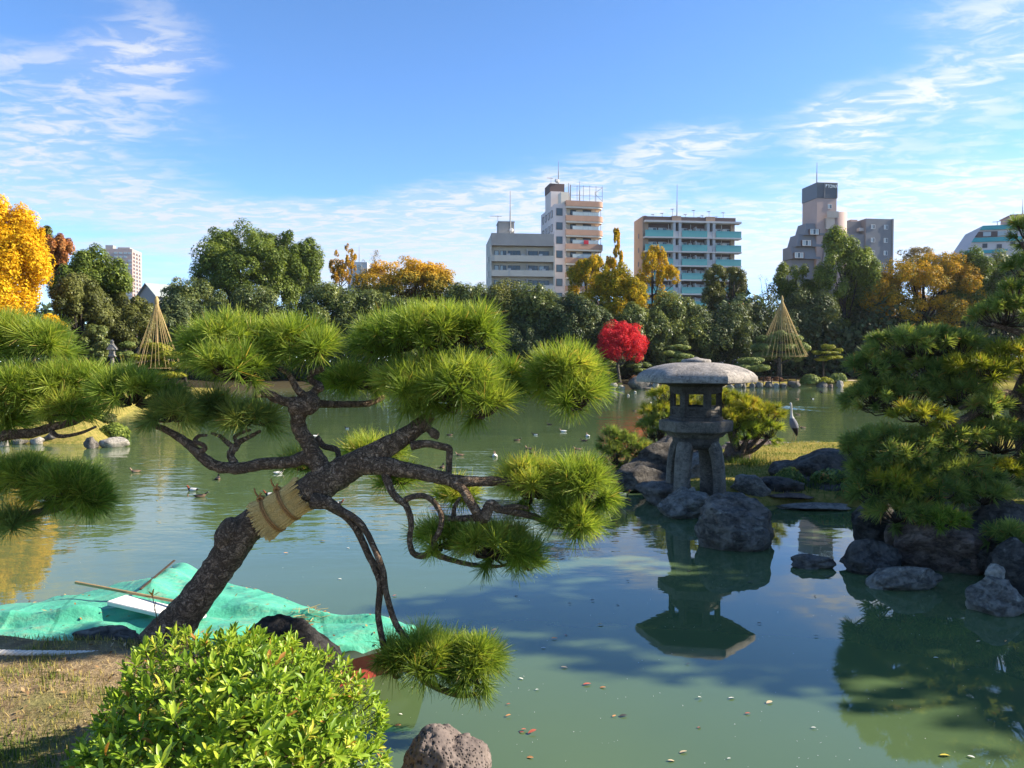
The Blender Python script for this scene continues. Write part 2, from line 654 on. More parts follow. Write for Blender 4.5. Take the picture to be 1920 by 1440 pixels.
lw = sm(S_all, 7, 2.5) * np.where(GY > 52, sm(GX, 15, 18), 1.0)
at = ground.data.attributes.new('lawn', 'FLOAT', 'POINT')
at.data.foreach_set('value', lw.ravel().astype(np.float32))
tag(ground, 'bank and garden floor of bare soil, dry grass and lawn round the pond', kind='structure')

# pond water: murky green body, mirror-like surface with wind ripples
m, t, bs = new_mat('pond_water')
co = obj_co(t)
sx = t.node('ShaderNodeSeparateXYZ')
t.l.new(co, sx.inputs[0])
cl = t.noise(co, 0.35, 3, 0.5)
t.set(bs.inputs['Base Color'], t.mix(t.maprange(cl, 0.3, 0.7), (0.064, 0.104, 0.046), (0.084, 0.126, 0.048)))
bs.inputs['Roughness'].default_value = 0.015
bs.inputs['IOR'].default_value = 1.5
bs.inputs['Specular IOR Level'].default_value = 0.5
r1 = t.noise(t.mapping(co, scale=(0.55, 1.0, 1), rot=(0, 0, R(6))), 4.2, 2, 0.45, 0.4)
r2 = t.noise(t.mapping(co, scale=(0.6, 1.0, 1), rot=(0, 0, R(-9))), 11.0, 2, 0.5)
r3 = t.noise(t.mapping(co, scale=(0.5, 1.0, 1), rot=(0, 0, R(3))), 1.3, 2, 0.5)
hh = t.math('ADD', t.math('MULTIPLY', r1, 0.55), t.math('ADD', t.math('MULTIPLY', r2, 0.16), t.math('MULTIPLY', r3, 0.9)))
# wind: stronger on the open water, almost still in the sheltered corner by the near bank and the lantern
patch = t.noise(t.mapping(co, scale=(0.25, 0.8, 1)), 0.5, 3, 0.55)
openw = t.math('ADD', t.maprange(sx.outputs[1], 6.2, 11.5, 0.03, 0.42, True), t.maprange(sx.outputs[1], 13, 40, 0.0, -0.12, True))
shel = t.maprange(sx.outputs[0], 0.6, 2.6, 1.0, 0.35, True)
shel = t.math('MAXIMUM', shel, t.maprange(sx.outputs[1], 11, 16, 0, 1, True))
amp = t.math('MULTIPLY', t.math('MULTIPLY', openw, shel), t.maprange(patch, 0.35, 0.65, 0.55, 1.25))
t.set(bs.inputs['Normal'], t.bump(t.math('MULTIPLY', hh, amp), 0.028))
M['water'] = m
water = np_mesh('pond_water', [(-60, -2, 0), (70, -2, 0), (70, 90, 0), (-60, 90, 0)], [(0, 1, 2, 3)], m)
tag(water, 'murky green garden pond reflecting the sky and trees', kind='structure')

def ptx(px, d):
    return (px - 960) / F * d


def ptz(py, d):
    return H + (HY - py) / F * d


# ------------------------------------------------------------------ rocks
_ico = {}


def ico(sub):
    if sub not in _ico:
        bm = bmesh.new()
        bmesh.ops.create_icosphere(bm, subdivisions=sub, radius=1)
        V = np.array([v.co[:] for v in bm.verts])
        Fq = np.array([[v.index for v in f.verts] for f in bm.faces])
        bm.free()
        _ico[sub] = (V, Fq)
    return _ico[sub]


def rock_np(size, seed, sub=4, facets=9, rough=0.18):
    V, Fq = ico(sub)
    g = np.random.default_rng(seed)
    W = V.copy()
    for k in range(facets):
        n = unit(g.normal(size=3))
        o = g.uniform(0.55, 0.86)
        s = W @ n - o
        W = W - np.outer(np.maximum(s, 0) * 0.92, n)
    out = np.empty_like(W)
    for i, p in enumerate(W):
        q = Vector(p)
        f = 1 + rough * vnoise(q, 1.4, seed) + rough * 0.55 * vnoise(q, 3.3, seed + 1) + rough * 0.38 * (0.5 - abs(vnoise(q, 6.5, seed + 2))) + rough * 0.2 * vnoise(q, 13, seed + 3)
        out[i] = p * f
    return out * np.array(size), Fq


M['rock_dark'] = rock_mat('dark_rock', (0.055, 0.048, 0.042), (0.185, 0.163, 0.138), (0.28, 0.26, 0.21), 2.6, 0.05)
M['rock_black'] = rock_mat('blackish_rock', (0.034, 0.030, 0.026), (0.120, 0.106, 0.09), (0.25, 0.23, 0.19), 2.8, 0.07, 0.60)
M['rock_shade_tint'] = rock_mat('shade_tinted_rock', (0.012, 0.011, 0.011), (0.040, 0.037, 0.035), (0.09, 0.085, 0.08), 2.8, 0.05, 0.66)  # darker rock colour with the boulder's shaded side put into it
M['rock_grey'] = rock_mat('grey_rock', (0.088, 0.080, 0.069), (0.25, 0.23, 0.195), (0.41, 0.38, 0.31), 3.2, 0.04)
M['rock_brown'] = rock_mat('brown_rock', (0.066, 0.046, 0.037), (0.21, 0.15, 0.115), (0.05, 0.055, 0.05), 3.0, 0.05, 0.62)
M['rock_pale'] = rock_mat('pale_rock', (0.16, 0.145, 0.12), (0.40, 0.36, 0.30), (0.10, 0.09, 0.08), 3.5, 0.03, 0.62)
rock_n = [100]


def rock(label, x0, x1, yt, yb, mat='rock_dark', d=None, zb=0.0, dr=0.8, sub=4, facets=9, rough=0.21, seed=None, group=None, cat='rock', rot=None, kind=None, sink=0.35, name='rock', lean=0.0):
    """rock seen between pixel columns x0..x1, from row yt (top) to yb (where it meets water or soil)"""
    rock_n[0] += 1
    seed = seed or rock_n[0]
    given = d is not None
    if d is None:
        d = F * (H - zb) / (yb - HY)
    auto = given and d < 30
    wdt = (x1 - x0) * d / F
    dep = wdt * dr
    dc = d + dep * 0.42
    ht = (yb - yt) * d / F
    wdt *= dc / d
    c = P((x0 + x1) / 2, yb, dc)
    if auto:
        zb = max(zb, gz(c.x, dc) - 0.05, 0.0)
        ht = max(0.06, ptz(yt, dc) - zb)
    V, Fq = rock_np((1, 1, 1), seed, sub, facets, rough)
    # fit to the size asked for
    lo, hi = V.min(0), V.max(0)
    V = (V - (lo + hi) / 2) / (hi - lo) * 2
    k = ht * (1 + sink)
    V = V * np.array([wdt / 2, dep / 2, k / 2])
    V[:, 2] += zb + ht - k / 2
    if lean:
        V[:, 2] *= 1 - lean * V[:, 0] / (wdt / 2)
    o = np_mesh(name, V, Fq, M[mat], smooth=True)
    o.location = (c.x, dc, 0)
    return tag(o, label, cat, group)


rock('large rounded dark boulder in the water in front of the stone lantern', 1303, 1458, 936, 1037, 'rock_dark', dr=0.8, facets=4, seed=34, sub=5, rough=0.15, lean=0.10)
rock('mid-sized cracked rock between the lantern feet and the big boulder', 1233, 1345, 922, 975, 'rock_grey', facets=13, seed=7, sub=5)
rock('low flat dark rock on the left under the stone lantern', 1192, 1300, 908, 952, 'rock_dark', facets=10, dr=1.0, seed=12)
rock('smooth dark hump behind the big boulder by the lantern', 1330, 1405, 922, 965, 'rock_dark', d=10.3, facets=8)
rock('long dark boulder on the waterside left behind the lantern', 1142, 1340, 815, 915, 'rock_black', dr=0.8, facets=16, rough=0.28, seed=44, sub=5)
rock('low black rock shelf at the water below the long dark boulder', 1150, 1262, 872, 921, 'rock_black', d=13.0, facets=10, rough=0.22)
rock('rough rock seen through the gap between the lantern legs', 1262, 1350, 845, 930, 'rock_grey', d=13.4, facets=9, rough=0.3)
rock('small buff stone lying between the lantern legs', 1290, 1308, 913, 927, 'rock_pale', d=11.3, sub=3, zb=0.18)
rock('grey boulder to the right of the lantern legs', 1368, 1442, 890, 942, 'rock_grey', d=12.0, facets=9, seed=17)
rock('small rock by the green grass patch behind the lantern', 1356, 1412, 830, 872, 'rock_brown', d=15.4, zb=0.2, facets=14, rough=0.25)
rock('dark flat-topped boulder on the lawn left of the biggest one', 1438, 1540, 862, 902, 'rock_black', d=13.2, facets=9, seed=22)
rock('biggest dark boulder on the lawn, with a white streak', 1480, 1612, 843, 915, 'rock_black', d=13.0, facets=8, seed=23)
rock('low dark ledge stone at the inlet below the lawn', 1430, 1520, 928, 950, 'rock_brown', d=11.9, facets=12)
rock('long flat grey slab at the back of the inlet', 1455, 1592, 944, 975, 'rock_grey', d=11.4, facets=9, dr=0.5)
rock('small dark flat rock alone in the open water', 1481, 1562, 1047, 1070, 'rock_dark', facets=9, dr=0.7, rough=0.3)
# ledge with the heron
rock('dark rough ledge at the water where the heron stands', 1362, 1482, 824, 860, 'rock_brown', d=19.2, facets=14, rough=0.35, dr=0.7)
rock('low pale ledge along the far edge of the lawn', 1466, 1580, 834, 846, 'rock_pale', d=19.3, facets=14, rough=0.3, dr=0.5)
rock('dark low stone at the left end of the heron ledge', 1325, 1400, 833, 862, 'rock_black', d=18.2, facets=12, rough=0.3)
# right-hand rock group
rock('dark rounded rock at the left tip of the right rock group', 1581, 1690, 1020, 1082, 'rock_black', facets=8, seed=61)
rock('large reddish-brown boulder in the middle of the right rock group', 1685, 1850, 970, 1112, 'rock_brown', d=7.9, facets=8, seed=62, sub=5, rough=0.24)
rock('flat grey slab lying in the water in front of the brown boulder', 1625, 1765, 1066, 1112, 'rock_grey', facets=10, dr=0.45)
rock('pale grey block at the water on the right edge', 1820, 1914, 1094, 1160, 'rock_grey', facets=8, seed=64)
rock('small pale stone perched above the grey block', 1846, 1886, 1060, 1096, 'rock_pale', d=6.9, zb=0.25, facets=8)
rock('dark overhanging rock above the brown boulder', 1815, 1925, 935, 1060, 'rock_black', d=8.2, facets=9, seed=66)
rock('tall dark rock at the back of the right group', 1590, 1700, 930, 1050, 'rock_black', d=9.2, facets=10, seed=67)
rock('sunlit buff stone beside the grass patch on the right bank', 1800, 1858, 916, 962, 'rock_pale', d=9.4, zb=0.35, facets=9)
rock('grey stone under the low pine branches on the right bank', 1730, 1800, 905, 962, 'rock_grey', d=9.3, zb=0.3, facets=9)
rock('brown rock wedged behind the tip of the right rock group', 1655, 1740, 965, 1050, 'rock_brown', d=8.6, facets=10, rough=0.26)
rock('broad dark boulder filling the right bank below the low branches', 1770, 1915, 985, 1095, 'rock_black', d=7.9, facets=7, seed=71, rough=0.2)
rock('dark mossy rock behind the grey block on the right edge', 1880, 1990, 1060, 1150, 'rock_black', d=7.2, facets=8, seed=72)
rock('wide dark rock shoulder below the lawn at the inlet', 1490, 1640, 892, 962, 'rock_black', d=12.2, facets=9, seed=73, rough=0.24)
rock('rounded dark rock between the lawn boulders and the inlet', 1415, 1505, 893, 945, 'rock_black', d=12.2, facets=7, seed=74)
rock('black rock in shade at the foot of the right bank', 1860, 1960, 1010, 1120, 'rock_black', d=7.3, facets=10)
# left shore
for (a, b, yt, yb, mt, lb) in ((158, 184, 819, 842, 'rock_dark', 'dark upright rock at the end of the left shore'), (186, 242, 821, 840, 'rock_pale', 'pale rough rock at the tip of the left shore'),
                               (0, 18, 822, 838, 'rock_pale', 'pale shore rock at the left frame edge'), (55, 82, 820, 834, 'rock_pale', 'small pale rock under the low pine bough'),
                               (84, 112, 812, 832, 'rock_dark', 'dark shore rock under the left pine bough'), (114, 152, 815, 831, 'rock_grey', 'grey shore rock left of the dark upright one'),
                               (22, 52, 824, 834, 'rock_grey', 'flat grey rock on the left shore near the frame edge')):
    rock(lb, a, b, yt, yb, mt, facets=9, rough=0.26, group='rocks along the left shore', sub=3)
rock('blue-grey rounded rock on the left island lawn', 322, 342, 742, 760, 'rock_grey', d=41, sub=3, group='rocks on the island')
rock('flat buff stone slab on the left island lawn', 340, 370, 745, 756, 'rock_pale', d=42, sub=3, group='rocks on the island')
# stones along the far shore (right of the lantern), left to right
far_st = [(1340, 1362, 716, 727, 'rock_dark'), (1362, 1378, 718, 727, 'rock_pale'), (1376, 1392, 715, 728, 'rock_grey'), (1390, 1400, 717, 727, 'rock_dark'), (1404, 1416, 717, 728, 'rock_dark'),
          (1416, 1432, 715, 728, 'rock_grey'), (1431, 1450, 714, 728, 'rock_dark'), (1449, 1462, 716, 726, 'rock_pale'), (1461, 1478, 716, 726, 'rock_dark'), (1476, 1500, 712, 726, 'rock_dark'),
          (1528, 1552, 712, 726, 'rock_dark'), (1548, 1566, 718, 726, 'rock_brown'), (1568, 1581, 711, 726, 'rock_pale')]
far_lab = ['dark stone just right of the lantern roof on the far shore', 'small white stone second along the far shore', 'grey block third along the far shore', 'narrow dark stone fourth along the far shore',
           'small dark stone fifth along the far shore', 'pointed grey stone sixth along the far shore', 'dark stone on the shore below the yellowish shrub', 'pale flat stone in the middle of the far shore row',
           'dark stone below the grassy slope on the far shore', 'tall dark stone left of the shore shrubs', 'dark block in front of the right shore shrubs', 'brown stone below the right shore shrubs', 'tall pale stone at the right end of the far shore row']
for (a, b, yt, yb, mt), lb in zip(far_st, far_lab):
    rock(lb, a, b, yt, yb, mt, d=67.0 + (a - 1340) * 0.004, zb=-0.05, facets=9, sub=3, rough=0.22, group='stones edging the far shore')
for (a, b, yt, yb, mt, lb) in ((1143, 1158, 716, 730, 'rock_pale', 'pale stone at the left foot of the red maple'), (1157, 1172, 722, 732, 'rock_pale', 'pale low stone below the red maple'),
                               (1176, 1222, 704, 730, 'rock_dark', 'broad dark rock at the shore right of the maple'), (1222, 1236, 712, 731, 'rock_pale', 'pale upright stone left of the lantern platform'),
                               (1196, 1226, 718, 730, 'rock_dark', 'low dark stone at the foot of the broad shore rock')):
    rock(lb, a, b, yt, yb, mt, d=63.4, zb=-0.05, facets=9, sub=3, rough=0.22, group='stones by the red maple')
# near bank
rock('black boulder behind the azalea bush beside the covered boat', 452, 655, 1156, 1262, 'rock_shade_tint', d=4.85, zb=0.10, dr=0.4, facets=8, seed=81, sub=5, rough=0.14)
rock('low dark rock in the grass beside the pine roots', 132, 262, 1180, 1215, 'rock_dark', d=4.72, zb=0.42, dr=0.5, facets=10, seed=82)


def pumice():
    """porous lava rock at the bottom edge: two humps, pitted with real holes"""
    V, Fq = ico(6)
    out = np.empty_like(V)
    g = np.random.default_rng(5)
    holes = unit(g.normal(size=(1100, 3)))
    hr = g.uniform(0.014, 0.042, 1100) * np.where(g.random(1100) < 0.06, 2.2, 1)
    dots = V @ holes.T
    for i, p in enumerate(V):
        q = Vector(p)
        f = 1 + 0.14 * vnoise(q, 1.5, 3) + 0.07 * vnoise(q, 4, 4) + 0.025 * vnoise(q, 11, 6)
        f -= 0.17 * math.exp(-((p[0] - 0.28) / 0.16) ** 2) * max(0, p[2]) ** 2        # saddle between the humps
        f -= 0.16 * max(0, -p[0] - 0.45)
        out[i] = p * f
    ang = np.arccos(np.clip(dots, -1, 1))
    pit = np.clip(1 - (ang / hr[None, :]) ** 2, 0, 1)
    out *= (1 - np.minimum((pit * hr[None, :] * 1.9).max(1), 0.11))[:, None]
    return out, Fq


Vp, Fp = pumice()
m, t, bs = new_mat('pumice')
co = obj_co(t)
n1 = t.noise(co, 9, 6, 0.65)
vo = t.voronoi(co, 60, 'F1')
c = t.mix(t.maprange(n1, 0.3, 0.7), (0.080, 0.060, 0.052), (0.20, 0.155, 0.13))
c = t.mix(t.maprange(vo, 0.18, 0.36, 0.9, 0.0), c, (0.022, 0.017, 0.015))
t.set(bs.inputs['Base Color'], c)
bs.inputs['Roughness'].default_value = 0.9
t.set(bs.inputs['Normal'], t.bump(t.maprange(vo, 0.1, 0.4), 0.006))
c0 = P(832, 1460, 3.62)
lo, hi = Vp.min(0), Vp.max(0)
Vp = (Vp - (lo + hi) / 2) / (hi - lo) * np.array([0.45, 0.42, 0.5])
o = np_mesh('lava_rock', Vp, Fp, m, smooth=True)
o.location = (c0.x, 3.7, 0.20)
tag(o, 'porous reddish lava rock with holes at the bottom edge of the water', 'rock')

# ------------------------------------------------------------------ far buildings
M['conc_beige'] = plain('beige_tile', (0.50, 0.46, 0.385), 0.8, 0.2, 0.06, 0.5)
M['conc_dark'] = plain('grey_tile', (0.32, 0.30, 0.275), 0.8, 0.2, 0.08, 0.5)
M['white_wall'] = plain('white_wall', (0.60, 0.53, 0.50), 0.8, 0.2, 0.05, 0.4)
M['cream_wall'] = plain('cream_wall', (0.66, 0.60, 0.50), 0.8, 0.2, 0.05, 0.4)
M['terracotta'] = plain('terracotta_tile', (0.40, 0.24, 0.165), 0.7, 0.3, 0.08, 0.8)
M['glass'] = plain('window_glass', (0.05, 0.075, 0.085), 0.08, 0.6, 0.25, 0.4)
M['pale_glass'] = plain('curtained_glass', (0.36, 0.42, 0.42), 0.15, 0.5, 0.15, 0.4)
M['frame_dark'] = plain('dark_frame', (0.06, 0.06, 0.06), 0.5, 0.4)
M['frame_white'] = plain('white_frame', (0.6, 0.6, 0.58), 0.5, 0.4)
M['teal'] = plain('teal_glass_panel', (0.10, 0.34, 0.31), 0.25, 0.5, 0.06, 0.3)
M['teal_paint'] = plain('teal_paint', (0.06, 0.36, 0.38), 0.6, 0.3, 0.05, 0.3)
M['tan_wall'] = plain('tan_wall', (0.36, 0.25, 0.18), 0.8, 0.2, 0.06, 0.3)
M['brown_wall'] = plain('brown_wall', (0.12, 0.085, 0.08), 0.8, 0.2, 0.06, 0.3)
M['slab'] = plain('white_slab', (0.50, 0.48, 0.46), 0.8, 0.2, 0.05, 0.3)
M['slate_wall'] = plain('slate_grey_wall', (0.20, 0.20, 0.205), 0.8, 0.2, 0.05, 0.3)
M['pink_wall'] = plain('pink_grey_wall', (0.42, 0.31, 0.27), 0.8, 0.2, 0.05, 0.3)
M['dark_panel'] = plain('dark_panel', (0.045, 0.05, 0.06), 0.35, 0.5, 0.1, 0.3)
M['metal'] = plain('grey_metal', (0.22, 0.22, 0.22), 0.5, 0.5, 0.1, 2)
M['roof_red'] = plain('red_roof', (0.42, 0.12, 0.08), 0.8, 0.2, 0.1, 1)
M['roof_grey'] = plain('grey_roof', (0.30, 0.33, 0.31), 0.7, 0.3, 0.1, 1)
M['red_cloth'] = plain('red_laundry', (0.45, 0.03, 0.05), 0.8, 0.2)
M['sign_white'] = plain('sign_letters', (0.72, 0.78, 0.80), 0.5, 0.3, 0.02)


def win_mesh(wd, ht, panes=2, dark=True, curtain=False):
    """framed window facing -Y, origin at its lower left corner, set proud of the wall"""
    mb = MB()
    f = 0.07
    mb.box(0, wd, -0.10, 0.02, 0, f).box(0, wd, -0.10, 0.02, ht - f, ht).box(0, f, -0.10, 0.02, f, ht - f).box(wd - f, wd, -0.10, 0.02, f, ht - f)
    for i in range(1, panes):
        x = wd * i / panes
        mb.box(x - 0.035, x + 0.035, -0.09, 0.02, f, ht - f)
    pw = (wd - 2 * f) / panes
    pb = MB()
    for i in range(panes):
        pb.box(f + pw * i + 0.04 * (i > 0), f + pw * (i + 1) - 0.04 * (i < panes - 1), -0.045, 0.015, f, ht - f, 0 if (not curtain or i % 2) else 1)
    o = mb.build('window', [M['frame_dark'] if dark else M['frame_white']])
    q = pb.build('pane', [M['glass'], M['pale_glass']])
    me = (o.data, q.data)
    bpy.data.objects.remove(o)
    bpy.data.objects.remove(q)
    return me


def part(name, parent, mb, mat, smooth=False, label=None, bevel=0.0):
    o = mb.build(name, mat, parent, smooth, bevel)
    if label:
        o['label'] = label
    return o


def mast(parent, x, y, z0, z1, r=0.12, name='antenna'):
    mb = MB().cyl((x, y, z0), (x, y, z0 + (z1 - z0) * 0.55), r, r * 0.7, 6).cyl((x, y, z0 + (z1 - z0) * 0.55), (x, y, z1), r * 0.5, r * 0.35, 6)
    return part(name, parent, mb, M['metal'])


def aerial(parent, x, y, z0, z1, s=1.2):
    mb = MB().cyl((x, y, z0), (x, y, z1), 0.06, 0.05, 5).cyl((x - s, y, z1 - 0.1), (x + s * 0.5, y, z1 - 0.1), 0.045, None, 5)
    for k in range(5):
        xx = x - s + k * s * 0.35
        mb.cyl((xx, y - 0.35, z1 - 0.1), (xx, y + 0.35, z1 - 0.1), 0.03, None, 4)
    return part('aerial', parent, mb, M['metal'])


def building_beige():
    d = 150
    top = ptz(438, d)
    b = empty('apartment_block', (ptx(922, d), d, 0), R(6), 'beige grey low apartment block with solid balconies and a lift tower', 'building')
    W, Dp = 12.1, 15
    fl = 2.87
    part('wall', b, MB().box(0, W, 1.35, Dp, -1, top - 0.02), M['conc_beige'])
    part('parapet', b, MB().box(-0.05, W + 0.05, 0.0, 1.35, top - 2.35, top), M['conc_dark'])
    part('side_wall', b, MB().box(-0.25, 0, 0, 1.35, -1, top - 2.36).box(W, W + 0.25, 0, 1.35, -1, top - 2.36), M['conc_beige'])
    part('lift_tower', b, MB().box(1.6, 4.7, 3, 7, top, ptz(413, d)).box(1.5, 4.8, 2.9, 7.1, ptz(413, d), ptz(413, d) + 0.25), M['conc_dark'])
    for k in range(6):
        z = top - 2.36 - fl * (k + 1)
        part('balcony', b, MB().box(0.0, W, -0.06, 0.12, z - 0.2, z + 1.0).box(0.0, W, 0.12, 1.34, z - 0.2, z).box(0.6 + k % 2 * 3, 0.66 + k % 2 * 3, -0.075, -0.05, z - .2, z + 1), M['conc_beige'])
        part('partition', b, MB().box(6.9, 6.98, 0.14, 1.33, z, z + 2.3), M['slab'])
        for x, wd, ht, cu in ((0.6, 0.9, 1.9, 1), (1.75, 1.2, 1.9, 1), (3.3, 2.4, 1.9, 0), (7.3, 1.9, 1.9, 0), (9.4, 2.0, 1.9, k % 2)):
            share('window', WIN[(wd, ht, cu)], b, (x, 1.345, z + 0.15))
    for k, x in ((0, 2.95), (0, 5.9), (1, 3.1), (1, 7.2), (2, 2.9), (2, 11.4), (1, 9.9), (0, 9.3)):
        z = top - 2.36 - fl * (k + 1)
        part('air_conditioner', b, MB().box(x, x + 0.75, 0.95, 1.25, z + 0.85, z + 1.45).cyl((x + 0.3, 0.945, z + 1.15), (x + 0.3, 0.93, z + 1.15), 0.2, None, 10), M['slab'])
    for k in range(6):
        part('side_window', b, MB().box(-0.3, -0.2, 6.0, 6.7, top - 5 - fl * k, top - 3.8 - fl * k), M['glass'])
    mast(b, 3.9, 2.8, top, ptz(353, d), 0.16)
    aerial(b, 1.5, 3.2, top, ptz(400, d), 1.5)
    part('dish_antenna', b, MB().cyl((4.1, 2.9, top + 1.1), (4.1, 2.6, top + 1.2), 0.5, 0.3, 10), M['slab'])


WIN = {}
for k_, p_ in (((0.9, 1.9, 1), 1), ((1.2, 1.9, 1), 2), ((2.4, 1.9, 0), 3), ((1.9, 1.9, 0), 2), ((2.0, 1.9, 1), 2), ((2.0, 1.9, 0), 2)):
    WIN[k_] = win_mesh(k_[0], k_[1], p_, True, bool(k_[2]))
WIN['bay'] = win_mesh(1.3, 1.5, 1, True)
WIN['sm'] = win_mesh(1.2, 1.0, 2, True)
WIN['door'] = win_mesh(1.8, 2.0, 2, True)
WIN['teal'] = win_mesh(1.7, 1.9, 2, False, True)
WIN['sq'] = win_mesh(0.95, 1.0, 2, False, True)
WIN['strip'] = win_mesh(2.0, 1.2, 3, False, True)
building_beige()


def rounded(x0, x1, y0, y1, r, n=5):
    """plan of a balcony whose front right corner is rounded"""
    pts = [(x0, y0)]
    for i in range(n + 1):
        q = -math.pi / 2 + math.pi / 2 * i / n
        pts.append((x1 - r + r * math.cos(q), y0 + r + r * math.sin(q)))
    return pts + [(x1, y1), (x0, y1)]


def building_tall():
    d = 160
    top = ptz(377, d)
    b = empty('apartment_tower', (ptx(1041, d), d, 0), R(11), 'tallest pale apartment tower with brown rounded balconies and roof aerials', 'building')
    fl = 2.9
    W, Dp = 9.4, 13
    part('wall', b, MB().box(2.2, W - 0.4, 1.3, Dp, -1, top - 0.8), M['cream_wall'])
    part('stair_wall', b, MB().box(0, 2.2, 0.3, Dp, -1, top - 0.7), M['white_wall'])
    part('roof_slab', b, MB().prism(rounded(2.2, W + 1.0, -0.25, 3.5, 1.2), top - 1.1, top), M['terracotta'])
    part('soffit', b, MB().prism(rounded(2.2, W + 0.85, -0.1, 3.4, 1.1), top - 1.5, top - 1.11), M['cream_wall'])
    part('penthouse', b, MB().box(0.0, 2.6, 4, 9, top - 0.68, ptz(362, d) + 1), M['white_wall'])
    part('water_tank_room', b, MB().box(-0.1, 3.1, 4.5, 9, ptz(362, d) + 1, ptz(337, d)), M['brown_wall'])
    part('roof_box', b, MB().box(1.4, 3.0, 0.8, 3.5, top - 0.69, top + 1.9), M['cream_wall'])
    for k in range(8):
        z = top - 1.1 - fl * (k + 1)
        o = part('balcony', b, MB().prism(rounded(2.2, W + 1.0, -0.25, 3.5, 1.2), z - 0.15, z + 0.95), M['terracotta'])
        bal = o
        part('balcony_soffit', bal, MB().prism(rounded(2.25, W + 0.85, -0.12, 3.4, 1.1), z - 0.5, z - 0.16), M['cream_wall'])
        part('rail', bal, MB().box(3.6, W - 0.1, -0.2, -0.12, z + 1.72, z + 1.78).box(3.6, W - 0.1, -0.2, -0.12, z + 0.96, z + 1.0), M['metal'])
        for i in range(5):
            part('rail_panel', bal, MB().box(3.62 + i * 1.12, 3.62 + i * 1.12 + 1.08, -0.19, -0.15, z + 1.0, z + 1.7), M['pale_glass'])
        share('window', WIN['sm'], b, (3.5, 1.295, z + 1.35))
        share('window', WIN['door'], b, (6.2, 1.295, z + 0.45))
        share('window', WIN['bay'], b, (0.25, 0.295, z + 0.9))
        for i in range(4):
            share('window', WIN['bay'], b, (-0.005, 2.4 + i * 2.6 + 1.3, z + 0.9), (0, 0, R(-90)))
        part('post', b, MB().cyl((W + 0.6, 0.9, z + 0.96), (W + 0.6, 0.9, z + 2.4), 0.06, None, 5), M['metal'])
    part('drainpipe', b, MB().cyl((2.25, 0.1, 0), (2.25, 0.1, top - 1.6), 0.07, None, 5), M['slab'])
    z = top - 1.1 - fl * 3
    part('laundry', b, MB().box(6.0, 7.0, -0.32, -0.25, z + 0.9, z + 1.7), M['red_cloth'])
    part('roof_fence', b, sum_fence(3.2, W + 0.6, -0.1, top, top + 3.2), M['metal'])
    mast(b, 1.9, 5, ptz(337, d), ptz(292, d), 0.13)
    mast(b, 3.6, 3, top, ptz(338, d), 0.2)
    mast(b, 4.0, 3.2, top, ptz(340, d), 0.2)
    mast(b, 5.6, 1.5, top, ptz(337, d), 0.14)
    aerial(b, 0.3, 5, ptz(337, d), ptz(325, d), 0.9)
    part('dish_antenna', b, MB().cyl((1.5, 4.6, ptz(337, d) + 0.6), (1.5, 4.3, ptz(337, d) + 0.7), 0.55, 0.3, 10), M['slab'])


def sum_fence(x0, x1, y, z0, z1):
    mb = MB()
    n = 5
    for i in range(n + 1):
        x = x0 + (x1 - x0) * i / n
        mb.cyl((x, y, z0), (x, y, z1), 0.05, None, 4)
    for zz in (z0 + 1.1, z1 - 0.2):
        mb.cyl((x0, y, zz), (x1, y, zz), 0.04, None, 4)
    mb.cyl((x1, y, z0 + 0.1), (x1 - 1.6, y, z1 - 1.6), 0.04, None, 4).cyl((x1, y, z1 - 0.3), (x1, y + 5, z1 - 0.3), 0.04, None, 4).cyl((x1, y + 5, z0), (x1, y + 5, z1), 0.05, None, 4)
    return mb


building_tall()


